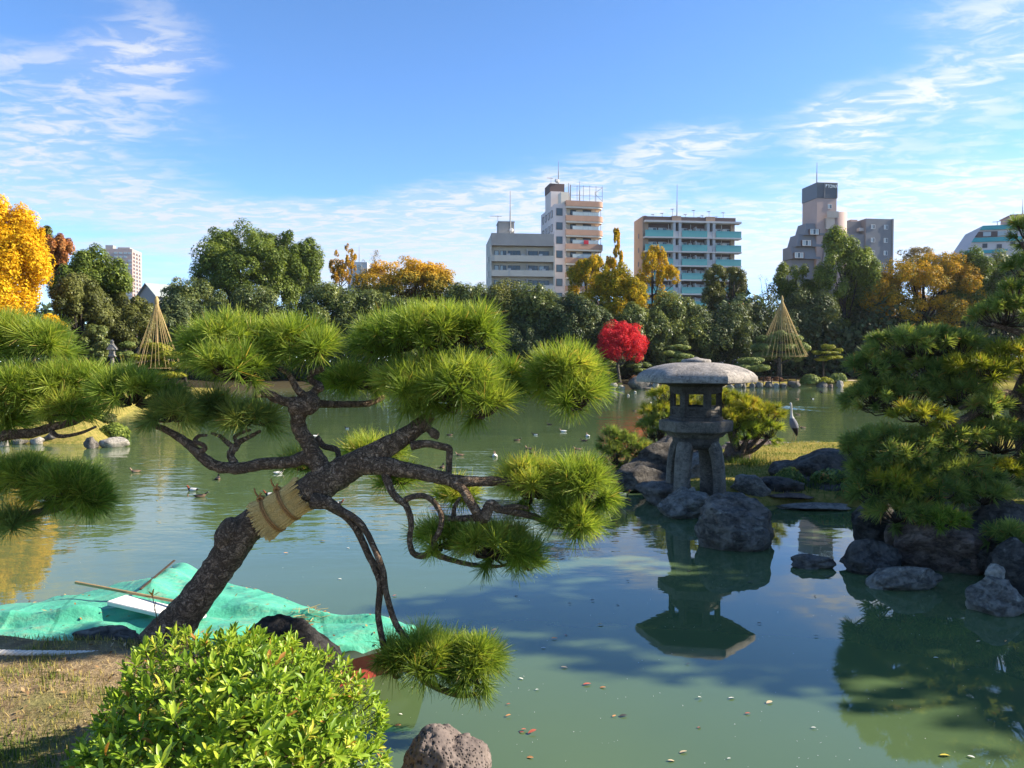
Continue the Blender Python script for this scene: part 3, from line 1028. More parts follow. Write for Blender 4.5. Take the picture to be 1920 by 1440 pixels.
def building_teal():
    d = 158
    top = ptz(405, d)
    b = empty('apartment_building', (ptx(1208, d), d, 0), R(6.5), 'wide apartment building with turquoise glass balconies in three bays', 'building')
    W, Dp, fl = 19.8, 7.5, 2.88
    part('wall', b, MB().box(0.02, W - 1.2, 1.6, Dp, -1, top - 0.3), M['brown_wall'])
    part('end_wall', b, MB().box(-0.2, 0.02, 0.9, Dp, -1, top).box(0.02, 1.0, 1.0, 1.6, -1, top - 0.4).box(W - 1.2, W - 0.4, 1.0, Dp, -1, top - 0.3), M['tan_wall'])
    part('parapet', b, MB().box(0.02, W - 0.4, 0.55, 1.59, top - 0.95, top - 0.1), M['brown_wall'])
    part('cornice', b, MB().box(0.0, W + 0.6, -0.15, 1.6, top - 1.35, top - 0.96), M['slab'])
    for x in (5.9, 7.1, 13.1, 14.3):
        part('pillar', b, MB().box(x, x + 0.55, -0.02, 1.6, -1, top - 1.36), M['slab'])
    for x in (5.9, 13.1):
        part('pillar_cap', b, MB().box(x - 0.1, x + 1.85, 0.4, 1.6, top - 0.94, top + 0.05), M['tan_wall'])
    for k in range(8):
        z = top - 1.36 - fl * (k + 1)
        part('floor_slab', b, MB().box(-0.1, W + 0.6, -0.3, 1.59, z - 0.35, z - 0.05), M['slab'])
        for x0, x1 in ((0.0, 5.85), (7.7, 13.05), (14.9, W + 0.5)):
            part('balcony_panel', b, MB().box(x0, x1, -0.28, -0.2, z - 0.04, z + 1.18).box(x0, x1, -0.31, -0.17, z + 1.18, z + 1.25), M['teal'])
        part('side_panel', b, MB().box(W + 0.43, W + 0.5, -0.19, 1.5, z - 0.04, z + 1.18), M['teal'])
        for x in (6.46, 13.66):
            part('infill', b, MB().box(x, x + 0.62, 0.05, 0.2, z - 0.05, z + 1.18), M['slab'])
        for x in (1.2, 3.3, 7.7, 11.3, 14.95, 17.0):
            share('window', WIN['teal'], b, (x, 1.595, z + 0.1))
        for x in (10.7, ):
            part('partition', b, MB().box(x, x + 0.12, 0.0, 1.58, z, z + 2.1), M['slab'])
    for x in (5.4, 10.1, 16.7):
        part('drainpipe', b, MB().cyl((x, 1.45, -1), (x, 1.45, top - 1.4), 0.08, None, 5), M['slab'])
    for k in range(5):
        part('vent', b, MB().box(-0.3, -0.19, 3.6, 3.9, top - 4.2 - k * 2.9, top - 3.2 - k * 2.9), M['dark_panel'])
    mast(b, 7.7, 3, top - 0.4, ptz(340, d), 0.13)
    for k in range(5):
        z = top - 1.36 - fl * (k + 1)
        for x in (0.35, 5.1, 9.6, 12.3, 16.75):
            part('air_conditioner', b, MB().box(x, x + 0.7, 1.15, 1.5, z + 1.25, z + 1.8), M['slab'])
    for i, x in enumerate((1.3, 3.2, 5.5, 7.1, 8.1, 10.6, 11.7, 13.2, 14.3, 15.0, 16.2, 17.4, 18.1)):
        aerial(b, x, 4 + (i * 37) % 3, top - 0.3, top + 0.7 + (i * 53 % 10) * 0.17, 0.4)


building_teal()


def building_slate():
    d = 175
    b = empty('terraced_building', (ptx(1522, d), d, 0), R(8), 'slate grey terraced building with a pink and dark sign tower', 'building')
    u = d / F
    X = lambda px: (px - 1522) * u
    Z = lambda py: ptz(py, d)
    # tower
    tw = X(1566)
    part('tower', b, MB().box(0.6, tw, -0.4, 6, 10, Z(374)), M['pink_wall'])
    part('sign_box', b, MB().box(0.5, tw + 0.08, -0.5, 6.1, Z(373.5), Z(345)), M['dark_panel'])
    part('sign_frame', b, MB().box(2.2, tw + 0.1, -0.62, -0.51, Z(346.5), Z(345)).box(2.2, 2.4, -0.62, -0.51, Z(373), Z(346.6)).box(tw - 0.1, tw + 0.1, -0.62, -0.51, Z(373), Z(346.6)), M['slate_wall'])
    cu = bpy.data.curves.new('sign_text', 'FONT')
    cu.body = 'TOWA'
    cu.size = 1.05
    cu.extrude = 0.05
    lt = bpy.data.objects.new('lettering', cu)
    COL.objects.link(lt)
    dg = bpy.context.evaluated_depsgraph_get()
    me = bpy.data.meshes.new_from_object(lt.evaluated_get(dg))
    bpy.data.objects.remove(lt)
    me.materials.clear()
    me.materials.append(M['sign_white'])
    share('lettering', me, b, (2.95, -0.66, Z(355)), (R(90), 0, 0), (0.72, 1.05, 1))
    part('sign_mark', b, MB().box(2.5, 2.85, -0.68, -0.62, Z(351.5), Z(348.5)).box(2.5, 2.62, -0.68, -0.62, Z(354), Z(351.6)), M['sign_white'])
    share('window', WIN['sq'], b, (3.2, -0.4, Z(393)))
    # stair drum and link
    drum = MB()
    ring = [[(X(1575) + 2.0 * math.cos(q), 1 + 2.0 * math.sin(q), z) for q in [2 * math.pi * i / 16 for i in range(16)]] for z in (10, Z(399))]
    drum.rings(ring)
    part('stair_drum', b, drum, M['pink_wall'], True)
    part('drum_cap', b, MB().box(X(1566), X(1582), 0.0, 4, Z(410), Z(397.8)), M['slate_wall'])
    part('roof_tank', b, MB().cyl((X(1585), 1, Z(411)), (X(1585), 1, Z(400)), 0.75, 0.6, 10), M['slab'])
    part('link_wing', b, MB().box(X(1576), X(1632), 2.5, 10, -1, Z(411)), M['slate_wall'])
    part('roof_stack', b, MB().box(X(1612), X(1626), 3, 6, Z(411), Z(406.5)), M['pink_wall'])
    part('right_wing', b, MB().box(X(1631), X(1685), 0.6, 11, -1, Z(407.5)).box(X(1684) + .03, X(1687), 0.4, 11, -1, Z(407)), M['slate_wall'])
    for px in (1641.5, 1668):
        for py in (427, 452, 476, 500):
            share('window', WIN['sq'], b, (X(px), 0.6, Z(py)))
    for py in (430, 455):
        part('balcony', b, MB().box(X(1622), X(1631), 1.4, 2.5, Z(py), Z(py - 6)), M['slab'])
        part('dark_opening', b, MB().box(X(1600), X(1622), 2.4, 2.52, Z(py + 14), Z(py + 6)), M['dark_panel'])
    # stepped terraces falling to the left
    steps = [(1509, 420, 1545), (1494, 441, 1540), (1479, 464, 1535)]
    for i, (px, py, pr) in enumerate(steps):
        z1, z0 = Z(py), Z(py + 23)
        bx = MB()
        sl = (X(steps[min(i + 1, 2)][0]) - X(px)) * 0.45
        V = [(X(px) + sl, -0.6, z0), (X(pr), -0.6, z0), (X(pr), 4, z0), (X(px) + sl, 4, z0), (X(px), -0.6 + 1.0, z1), (X(pr), 0.4, z1), (X(pr), 4, z1), (X(px), 4, z1)]
        bx.add(V, [(3, 2, 1, 0), (4, 5, 6, 7), (0, 1, 5, 4), (1, 2, 6, 5), (2, 3, 7, 6), (3, 0, 4, 7)])
        part('terrace', b, bx, M['slate_wall'])
        part('terrace_recess', b, MB().box(X(px + 2), X(px + 22), -0.85, -0.3, z0 + 0.1, z0 + 1.35), M['brown_wall'])
        share('window', WIN['strip'], b, (X(px + 3), -0.86, z0 + 0.1))
    part('sloped_wall', b, MB().add([(X(1500), -1.2, 0), (X(1560), -1.2, 0), (X(1560), -1.2, Z(432)), (X(1547), -1.2, Z(432)), (X(1500), 3, 0), (X(1560), 3, 0), (X(1560), 3, Z(432)), (X(1547), 3, Z(432))],
                                     [(0, 1, 2, 3), (7, 6, 5, 4), (0, 3, 7, 4), (3, 2, 6, 7), (1, 5, 6, 2)]), M['slate_wall'])
    part('roof_rail', b, MB().box(X(1543), X(1566), -1.3, -1.22, Z(411), Z(399)).box(X(1543), X(1560), -1.0, 0, Z(432), Z(411)), M['conc_dark'])
    part('lower_mass', b, MB().box(X(1545), X(1631), 1, 11, -1, Z(437)).box(X(1482), X(1544.5), 0.6, 4, -1, Z(487.5)), M['slate_wall'])
    mast(b, 0.9, 0.3, Z(346), Z(307), 0.14)


building_slate()


def building_slanted():
    d = 130
    b = empty('slanted_building', (ptx(1838, d), d, 0), R(-14), 'white slant-sided building with turquoise bands at the right edge', 'building')
    u = d / F
    X = lambda px: (px - 1838) * u
    Z = lambda py: ptz(py, d)
    V = [(X(1780), 0, Z(520)), (X(1990), 0, Z(520)), (X(1990), 0, Z(425)), (X(1838), 0, Z(425)), (X(1780), 9, Z(520)), (X(1990), 9, Z(520)), (X(1990), 9, Z(425)), (X(1838), 9, Z(425))]
    part('wall', b, MB().add(V, [(0, 1, 2, 3), (7, 6, 5, 4), (0, 3, 7, 4), (3, 2, 6, 7), (1, 5, 6, 2), (0, 4, 5, 1)]), M['white_wall'])

    def band(y0, y1, r0, r1):
        e = lambda y: 1838 - (y - 425) * 0.62
        V = [(X(e(y1)) - .05, -0.25, Z(y1)), (X(r1), -0.25, Z(y1)), (X(r0), -0.25, Z(y0)), (X(e(y0)) - .05, -0.25, Z(y0)), (X(e(y1)) - .05, -0.01, Z(y1)), (X(r1), -0.01, Z(y1)), (X(r0), -0.01, Z(y0)), (X(e(y0)) - .05, -0.01, Z(y0))]
        return MB().add(V, [(0, 1, 2, 3), (7, 6, 5, 4), (0, 3, 7, 4), (3, 2, 6, 7), (1, 5, 6, 2), (0, 4, 5, 1)])
    part('turquoise_band', b, band(425, 433, 1925, 1920), M['teal_paint'])
    part('turquoise_band', b, band(447, 455, 1905, 1898), M['teal_paint'])
    part('turquoise_band', b, band(470, 476, 1880, 1876), M['teal_paint'])
    part('recess', b, band(436, 446, 1862, 1862), M['brown_wall'])
    for px in (1838, 1862, 1880):
        part('window', b, MB().box(X(px), X(px + 13), -0.3, -0.26, Z(445), Z(437)), M['pale_glass'])
    for px, py in ((1838, 466), (1862, 468), (1884, 464), (1897, 458)):
        part('window', b, MB().box(X(px), X(px + 8), -0.1, 0.05, Z(py), Z(py - 8)), M['dark_panel'])
    part('roof_house', b, MB().box(X(1893), X(1960), 2, 7, Z(425), Z(404)).box(X(1891), X(1962), 1.8, 7.2, Z(404), Z(402.5)), M['pink_wall'])
    aerial(b, X(1873), 3, Z(425), Z(412), 0.7)
    mast(b, X(1915), 3, Z(404), Z(372), 0.08)


building_slanted()


def building_distant():
    d = 600
    b = empty('distant_tower', (ptx(198, d), d, 0), R(7.5), 'distant pinkish high-rise with many balconies far behind the left trees', 'building')
    top = ptz(467, d)
    W, Dp = 20.7, 21
    part('wall', b, MB().box(0, W, 0, Dp, -1, top), M['pink_wall'])
    part('roof_plant', b, MB().box(0.5, 6, 2, 8, top, top + 3).box(9, 18, 3, 9, top, top + 1.6), M['conc_dark'])
    bx = MB().box(0, 2.4, -0.2, 0.1, 0, 1.5)
    o = bx.build('window', M['pale_glass'])
    me = o.data
    bpy.data.objects.remove(o)
    o = MB().box(0, 3.6, -0.2, 0.1, 0, 1.6).build('balcony', M['brown_wall'])
    mb = o.data
    bpy.data.objects.remove(o)
    for k in range(13):
        z = top - 4 - 2.9 * k
        for x in (1.0, 7.5, 11.0, 14.5, 17.6):
            if (k * 7 + int(x)) % 4:
                share('window', me, b, (x, 0, z))
        for y in (2, 8, 14):
            share('balcony', mb, b, (W, y, z), (0, 0, R(90)))
        for y in (6, 12.3, 18):
            share('window', me, b, (W, y, z), (0, 0, R(90)), (0.7, 1, 1))


building_distant()


def building_white_far():
    d = 300
    b = empty('distant_office', (ptx(653, d), d, 0), R(4), 'pale blue-white office block half hidden behind the ochre trees', 'building')
    top = ptz(492, d)
    part('wall', b, MB().box(0, 7.5, 0, 8, -1, top), M['slab'])
    part('glass_strip', b, MB().box(2.2, 5.2, -0.2, 0.05, top - 8, top - 1), M['pale_glass'])
    for k in range(6):
        part('window', b, MB().box(0.6, 6.6, -0.15, 0.04, top - 10.5 - 2.9 * k, top - 9.2 - 2.9 * k), M['glass'])
    mast(b, 4.2, 2, top, ptz(462, d), 0.22)


building_white_far()


def houses():
    d = 95
    b = empty('gabled_house', (ptx(278, d), d, 0), R(-35), 'grey gabled house roof peeping out left of the dark trees', 'house')
    z1, z0 = ptz(531, d), ptz(552, d)
    w_, l_ = 1.9, 5.0
    part('wall', b, MB().add([(-w_, 0, -1), (w_, 0, -1), (w_, 0, z0), (0, 0, z1 - .15), (-w_, 0, z0), (-w_, l_, -1), (w_, l_, -1), (w_, l_, z0), (0, l_, z1 - .15), (-w_, l_, z0)],
                             [(0, 1, 2, 3, 4), (9, 8, 7, 6, 5), (0, 4, 9, 5), (1, 6, 7, 2)]), M['conc_dark'])
    rf = MB()
    for s in (-1, 1):
        rf.add([(0, -0.3, z1), (s * (w_ + 0.4), -0.3, z0 - 0.3), (s * (w_ + 0.4), l_ + .3, z0 - .3), (0, l_ + .3, z1), (0, -0.3, z1 - .12), (s * (w_ + .4), -.3, z0 - .42), (s * (w_ + .4), l_ + .3, z0 - .42), (0, l_ + .3, z1 - .12)],
               [(0, 1, 2, 3), (7, 6, 5, 4), (0, 4, 5, 1), (1, 5, 6, 2), (2, 6, 7, 3)])
    part('roof', b, rf, M['roof_grey'])
    aerial(b, 0.6, 3.6, z0, ptz(516, d), 0.7)
    aerial(b, 0.1, 4.3, z0, ptz(515, d), 0.5)
    b = empty('flat_roofed_house', (ptx(306, d), d + 3, 0), R(0), 'small flat-roofed grey house beside the gabled roof', 'house')
    part('wall', b, MB().box(0, 2.2, 0, 3, -1, ptz(549, d)), M['roof_grey'])
    part('roof_edge', b, MB().box(-0.2, 2.4, -0.2, 3.2, ptz(549, d), ptz(548, d) + .1), M['slab'])
    b = empty('red_roofed_house', (ptx(1346, 110), 110, 0), R(5), 'house with a coral red roof glimpsed through the trees below the teal building', 'house')
    part('wall', b, MB().box(0, 6, 0, 5, -1, ptz(574, 110)), M['white_wall'])
    z0, z1 = ptz(575, 110), ptz(565, 110)
    part('roof', b, MB().add([(-.4, -.4, z0), (6.4, -.4, z0), (6.4, 5.4, z0), (-.4, 5.4, z0), (1, 2.5, z1), (5, 2.5, z1)], [(0, 1, 5, 4), (1, 2, 5), (2, 3, 4, 5), (3, 0, 4), (3, 2, 1, 0)]), M['roof_red'])


houses()

# ================================================================== TREES ACROSS THE POND
def quads_at(pos, nrm, size, g, aspect=0.62, fold=0.0):
    """diamond leaves at pos facing nrm"""
    n = len(pos)
    a = unit(np.cross(nrm, rand_dirs(n, g)))
    b = np.cross(nrm, a)
    s = (size * g.uniform(0.6, 1.35, n))[:, None]
    V = np.stack([pos - a * s, pos - b * s * aspect, pos + a * s, pos + b * s * aspect], 1).reshape(-1, 3)
    return V, np.arange(n * 4).reshape(n, 4)


def lobes_of(c, rad, n, g, lr=(0.34, 0.52), sub=6, top=0.15, fill=0.62):
    """two levels of rounded clumps inside an ellipsoid"""
    out = []
    c, rad = np.array(c), np.array(rad)
    d = rand_dirs(n * 3, g)
    d = d[d[:, 2] > -0.75][:n]
    for v in d:
        k = g.uniform(*lr)
        cc = c + v * rad * fill * g.uniform(0.75, 1.12) + np.array([0, 0, rad[2] * top * 0.3])
        rr = rad * k
        for q in unit(g.normal(size=(sub, 3)) + np.array([0, 0, 0.35])):
            out.append((cc + q * rr * 0.74, rr * g.uniform(0.36, 0.58)))
    return out


def leaves_on(lobes, n, size, g, up=0.25, jitter=0.75, shell=(0.62, 1.06), aspect=0.62, varf=None, tri=False):
    C = np.array([l[0] for l in lobes])
    Rr = np.array([l[1] for l in lobes])
    area = (Rr.prod(1)) ** (2 / 3)
    pick = g.choice(len(lobes), n, p=area / area.sum())
    d = unit(g.normal(size=(n, 3)) + np.array([0, 0, up]))
    pos = C[pick] + d * Rr[pick] * g.uniform(*shell, (n, 1))
    nrm = unit(d + np.array([0, 0, 0.35]) + jitter * rand_dirs(n, g))
    V, Fq = quads_at(pos, nrm, size, g, aspect)
    if tri:
        V = V.reshape(n, 4, 3)[:, [0, 1, 2]].copy()
        V[:, 1] += (V[:, 1] - (V[:, 0] + V[:, 2]) / 2) * 0.6
        V = V.reshape(-1, 3)
        Fq = np.arange(n * 3).reshape(n, 3)
    var = np.clip(g.normal(0.5, 0.22, n) + (g.random(len(lobes))[pick] - 0.5) * 0.5, 0, 1)
    if varf is not None:
        var = varf(pos, var, g)
    return V, Fq, var


def trunk_np(base, top, r, limbs, g, k=7):
    """tapered trunk with limbs reaching into the crown"""
    base, top = np.array(base, float), np.array(top, float)
    mid = base * 0.5 + top * 0.5 + np.append(g.normal(0, 0.25, 2), 0)
    Vs, Fs = tube_np([base - [0, 0, 0.3], base, mid, top], [r * 1.5, r * 1.15, r * 0.8, r * 0.3], k, 3, 0.12, 3)
    off = len(Vs)
    Vs, Fs = [Vs], [Fs]
    for l in limbs:
        t0 = g.uniform(0.35, 0.85)
        a = base + (top - base) * t0
        b = np.array(l)
        m_ = (a + b) / 2 + np.array([0, 0, -0.1 * np.linalg.norm(b - a)])
        v, f = tube_np([a, m_, b], [r * 0.5, r * 0.32, r * 0.12], 5, 3)
        Vs.append(v)
        Fs.append(f + off)
        off += len(v)
    return np.vstack(Vs), np.vstack(Fs)


def tree(name, label, cat, px, yt, yb, hw, d, mat, n=7000, leaf=0.24, lobes=11, sub=6, seed=1, group='trees beyond the pond', squash=0.8, bark='bark_far', sparse=False, varf=None, lr=(0.34, 0.52), up=0.25, extra=None, fill=0.62):
    g = np.random.default_rng(seed)
    zt, zb = ptz(yt, d), ptz(yb, d)
    x = ptx(px, d)
    hwid = hw * d / F
    c = np.array([x, d, (zt + zb) / 2])
    rad = np.array([hwid, hwid * squash, (zt - zb) / 2])
    g0 = gz(x, d)
    root = empty(name, (x, d, g0), 0, label, cat, group)
    L = lobes_of(c, rad * 0.93, lobes, g, lr, sub, fill=fill)
    for e in (extra or []):
        ex, et, eb, ehw, k = e
        cz = (ptz(et, d) + ptz(eb, d)) / 2
        L += lobes_of((ptx(ex, d), d + 0.3, cz), np.array([ehw * d / F, ehw * d / F * squash, (ptz(et, d) - ptz(eb, d)) / 2]) * 0.93, k, g, lr, sub)
    # keep foliage clear of the soil
    L = [(cc, rr) for cc, rr in L if cc[2] > g0 + 0.15]
    V, Fq, var = leaves_on(L, int(n * 3.3), leaf * 0.50, g, up, jitter=0.5, varf=varf, tri=True)
    np_mesh('crown', V, Fq, M[mat], root, var=var)
    li = [L[i][0] for i in g.choice(len(L), min(len(L), 9), replace=False)]
    tv, tf = trunk_np((x, d, g0 - 0.2), (x + g.normal(0, 0.1) * hwid, d, c[2] + rad[2] * 0.35), max(0.12, hwid * 0.055), li, g)
    np_mesh('trunk', tv, tf, M[bark], root, smooth=True)
    return root


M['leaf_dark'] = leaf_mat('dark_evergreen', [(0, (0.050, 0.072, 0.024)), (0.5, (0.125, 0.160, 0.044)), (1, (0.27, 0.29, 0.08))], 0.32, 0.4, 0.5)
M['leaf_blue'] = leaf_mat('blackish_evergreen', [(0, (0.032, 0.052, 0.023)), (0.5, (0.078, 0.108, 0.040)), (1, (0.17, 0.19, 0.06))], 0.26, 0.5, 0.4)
M['leaf_olive'] = leaf_mat('olive_evergreen', [(0, (0.070, 0.080, 0.024)), (0.5, (0.165, 0.175, 0.046)), (1, (0.31, 0.30, 0.085))], 0.32, 0.45, 0.4)
M['leaf_green'] = leaf_mat('mid_green_leaf', [(0, (0.062, 0.095, 0.018)), (0.5, (0.165, 0.22, 0.036)), (1, (0.34, 0.38, 0.065))], 0.38, 0.45, 0.4)
M['leaf_bright'] = leaf_mat('yellow_green_leaf', [(0, (0.05, 0.085, 0.014)), (0.5, (0.11, 0.15, 0.02)), (1, (0.21, 0.22, 0.03))], 0.32, 0.5, 0.3)
M['leaf_gold'] = leaf_mat('golden_leaf', [(0, (0.42, 0.25, 0.010)), (0.5, (0.72, 0.43, 0.012)), (1, (0.80, 0.58, 0.03))], 0.38, 0.6, 0.2)
M['leaf_goldgreen'] = leaf_mat('green_gold_leaf', [(0, (0.13, 0.14, 0.014)), (0.4, (0.32, 0.27, 0.016)), (0.75, (0.58, 0.37, 0.018)), (1, (0.72, 0.46, 0.02))], 0.36, 0.6, 0.2)
M['leaf_ochre'] = leaf_mat('ochre_leaf', [(0, (0.075, 0.095, 0.020)), (0.35, (0.15, 0.15, 0.026)), (0.62, (0.42, 0.26, 0.022)), (1, (0.66, 0.36, 0.02))], 0.3, 0.6, 0.2)
M['leaf_rust'] = leaf_mat('rust_leaf', [(0, (0.22, 0.08, 0.03)), (0.5, (0.42, 0.17, 0.055)), (1, (0.52, 0.28, 0.09))], 0.3, 0.6, 0.2)
M['leaf_red'] = leaf_mat('red_maple_leaf', [(0, (0.34, 0.010, 0.022)), (0.5, (0.62, 0.018, 0.040)), (1, (0.75, 0.07, 0.07))], 0.35, 0.55, 0.3)
M['leaf_pale'] = leaf_mat('pale_dry_leaf', [(0, (0.16, 0.13, 0.08)), (1, (0.34, 0.27, 0.16))], 0.3, 0.6, 0.2)


def topgold(z0, z1):
    return lambda pos, var, g: np.clip(0.30 * var + 0.85 * (pos[:, 2] - z0) / (z1 - z0) + g.normal(0, 0.12, len(var)) - 0.08, 0, 1)


# left bank
tree('ginkgo_tree', 'big blazing yellow ginkgo at the left edge of the view', 'tree', 14, 364, 665, 106, 44, 'leaf_gold', 18000, 0.17, 28, 7, 3, squash=0.8, lr=(0.3, 0.46),
     extra=[(70, 420, 560, 35, 4), (80, 580, 640, 40, 4)], bark='bark_grey')
tree('broadleaf_tree', 'dark green treetop rising behind the yellow ginkgo', 'tree', 66, 376, 540, 56, 56, 'leaf_olive', 6000, 0.2, 9, 6, 5)
tree('rust_tree', 'small rust-red tree between the ginkgo and the round green tree', 'tree', 112, 445, 540, 34, 54, 'leaf_rust', 4500, 0.17, 14, 5, 6)
tree('camphor_tree', 'round-topped green tree right beside the yellow ginkgo', 'tree', 170, 458, 620, 74, 52, 'leaf_green', 10000, 0.19, 18, 7, 8, extra=[(215, 500, 600, 30, 4)], varf=lambda p, v, g: v * 0.75)
tree('broadleaf_tree', 'olive spreading tree below the round green tree on the left', 'tree', 150, 514, 650, 80, 48, 'leaf_olive', 9000, 0.16, 12, 7, 9, varf=lambda p, v, g: v * 0.7)
tree('broadleaf_tree', 'dark bushy tree directly left of the left rope cone', 'tree', 245, 550, 690, 68, 52, 'leaf_olive', 7000, 0.16, 11, 7, 10, varf=lambda p, v, g: v * 0.6)
tree('broadleaf_tree', 'low dark green tree behind the clipped pines on the left island', 'tree', 165, 605, 690, 52, 47, 'leaf_dark', 6000, 0.15, 10, 7, 11)
tree('broadleaf_tree', 'dark low tree between the ginkgo foot and the clipped pines', 'tree', 95, 600, 690, 40, 46, 'leaf_dark', 4500, 0.15, 8, 6, 12)
# the great domed tree and its neighbours
tree('zelkova_tree', 'tall domed green tree, the left and higher of the twin crowns', 'tree', 450, 412, 615, 106, 78, 'leaf_green', 16000, 0.25, 24, 8, 21, lr=(0.30, 0.42), fill=0.68, extra=[(400, 490, 580, 48, 5)], varf=lambda p, v, g: v * 0.72)
tree('zelkova_tree', 'tall green tree with flat top, the right of the twin crowns', 'tree', 553, 428, 615, 57, 80, 'leaf_green', 9000, 0.25, 16, 7, 22, lr=(0.36, 0.5), fill=0.62, varf=lambda p, v, g: v * 0.66)
tree('broadleaf_tree', 'dark tree at the left foot of the twin-crowned green trees', 'tree', 362, 508, 690, 74, 70, 'leaf_dark', 8000, 0.23, 11, 7, 23)
tree('broadleaf_tree', 'blackish tree right behind the left rope cone', 'tree', 325, 550, 700, 70, 66, 'leaf_blue', 6500, 0.22, 10, 7, 24)
tree('broadleaf_tree', 'dark tree under the twin-crowned trees above the pine top', 'tree', 470, 535, 700, 88, 70, 'leaf_dark', 8000, 0.23, 11, 7, 25)
tree('broadleaf_tree', 'dark tree at the right foot of the twin crowns', 'tree', 600, 524, 700, 86, 71, 'leaf_dark', 7500, 0.23, 11, 7, 26)
tree('poplar_tree', 'thin orange tree with sparse upright twigs left of the ochre tree', 'tree', 645, 452, 565, 30, 86, 'leaf_ochre', 2300, 0.17, 26, 6, 27, bark='bark_grey', varf=lambda p, v, g: np.clip(0.52 + v * 0.4, 0, 1), fill=0.8, lr=(0.16, 0.26))
tree('ochre_tree', 'wide tree with orange-gold top and green skirts behind the pine', 'tree', 768, 482, 630, 124, 82, 'leaf_ochre', 15000, 0.23, 34, 7, 28, lr=(0.24, 0.36), fill=0.72, varf=topgold(ptz(565, 82), ptz(490, 82)))
tree('bare_tree', 'bare twiggy treetop above the left end of the ochre tree', 'tree', 698, 470, 540, 26, 90, 'leaf_pale', 350, 0.12, 8, 4, 29, bark='bark_grey', fill=0.8)
tree('broadleaf_tree', 'reddish-dark tree below the ochre tree', 'tree', 700, 538, 690, 72, 74, 'leaf_dark', 7000, 0.23, 10, 7, 30)
# mid row, behind the pine and towards the red maple
spots = [(640, 575, 700, 48, 72, 'leaf_blue', 'blackish tree at the shore left of the dark reddish one'), (790, 565, 700, 66, 73, 'leaf_dark', 'dark tree right under the ochre crown'),
         (880, 532, 700, 50, 75, 'leaf_dark', 'dark leafy tree in front of the left edge of the beige building'), (945, 540, 700, 52, 74, 'leaf_olive', 'olive-dark tree at the foot of the beige building'),
         (1010, 535, 705, 52, 73, 'leaf_dark', 'dark tree below the right half of the beige building'), (1065, 548, 705, 52, 72, 'leaf_blue', 'blackish tree left of the red maple'),
         (985, 600, 715, 48, 71.5, 'leaf_blue', 'low blackish tree at the water left of the red maple'), (1120, 590, 710, 50, 72, 'leaf_blue', 'dark tree directly behind the red maple'),
         (1200, 580, 710, 55, 73, 'leaf_dark', 'dark tree behind the right side of the red maple'), (1270, 565, 710, 60, 75, 'leaf_dark', 'dark tree right of the yellow ginkgos'),
         (1345, 575, 710, 62, 76, 'leaf_blue', 'blackish tree above the lantern roof'), (1425, 560, 710, 62, 78, 'leaf_blue', 'blackish tree directly left of the right rope cone'),
         (1505, 565, 710, 62, 80, 'leaf_blue', 'blackish tree behind the right rope cone'), (1600, 560, 715, 72, 86, 'leaf_blue', 'blackish tree right of the right rope cone'),
         (1700, 570, 715, 75, 87, 'leaf_blue', 'blackish tree below the golden-brown tree'), (1800, 556, 710, 75, 88, 'leaf_blue', 'blackish tree behind the right-hand pines'),
         (1890, 536, 700, 74, 87, 'leaf_dark', 'dark tree at the right edge behind the pines')]
for i, (px, yt, yb, hw, d, mt, lb) in enumerate(spots):
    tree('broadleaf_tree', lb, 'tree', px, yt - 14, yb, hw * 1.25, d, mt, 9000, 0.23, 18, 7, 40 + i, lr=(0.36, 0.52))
# yellow trees in front of the middle buildings
tree('ginkgo_tree', 'feathery yellow-brown ginkgo in front of the apartment tower', 'tree', 1102, 468, 590, 42, 80, 'leaf_goldgreen', 5200, 0.19, 16, 6, 61, lr=(0.26, 0.4), fill=0.75)
tree('ginkgo_tree', 'slender pointed yellow ginkgo, the tallest of the middle group', 'tree', 1152, 439, 540, 20, 82, 'leaf_goldgreen', 2600, 0.18, 12, 5, 62, fill=0.88, lr=(0.2, 0.34), varf=lambda p, v, g: np.clip(v * 0.6 + 0.45, 0, 1))
tree('ginkgo_tree', 'broad yellow-green ginkgo right above the red maple', 'tree', 1155, 500, 645, 72, 77, 'leaf_goldgreen', 12000, 0.2, 26, 7, 63, lr=(0.26, 0.4), fill=0.74, varf=lambda p, v, g: np.clip(v * 0.95 - 0.02, 0, 1), extra=[(1195, 560, 640, 30, 4)])
tree('ginkgo_tree', 'golden ginkgo with two peaks in front of the teal-balconied building', 'tree', 1222, 454, 570, 28, 79, 'leaf_goldgreen', 4200, 0.19, 16, 6, 64, lr=(0.26, 0.42), fill=0.8, extra=[(1254, 488, 550, 28, 10), (1238, 545, 605, 42, 8)], varf=lambda p, v, g: np.clip(v * 0.6 + 0.38, 0, 1))
tree('broadleaf_tree', 'grey-green tree in front of the right half of the teal building', 'tree', 1368, 490, 610, 62, 82, 'leaf_olive', 7000, 0.21, 12, 7, 65, lr=(0.28, 0.42), fill=0.72, varf=lambda p, v, g: v * 0.6)
tree('bare_tree', 'bare grey twiggy tree right of the teal building', 'tree', 1437, 508, 580, 26, 90, 'leaf_pale', 260, 0.11, 9, 4, 66, bark='bark_grey', fill=0.8)
tree('willow_tree', 'thin yellowish tree in front of the terraced building', 'tree', 1488, 474, 615, 52, 84, 'leaf_bright', 6000, 0.2, 16, 6, 67, lr=(0.28, 0.42), varf=lambda p, v, g: v * 0.8)
tree('zelkova_tree', 'tall bright green tree in front of the terraced building', 'tree', 1582, 436, 620, 70, 82, 'leaf_green', 14000, 0.22, 24, 8, 68, lr=(0.26, 0.4), fill=0.72, extra=[(1560, 540, 650, 50, 5)])
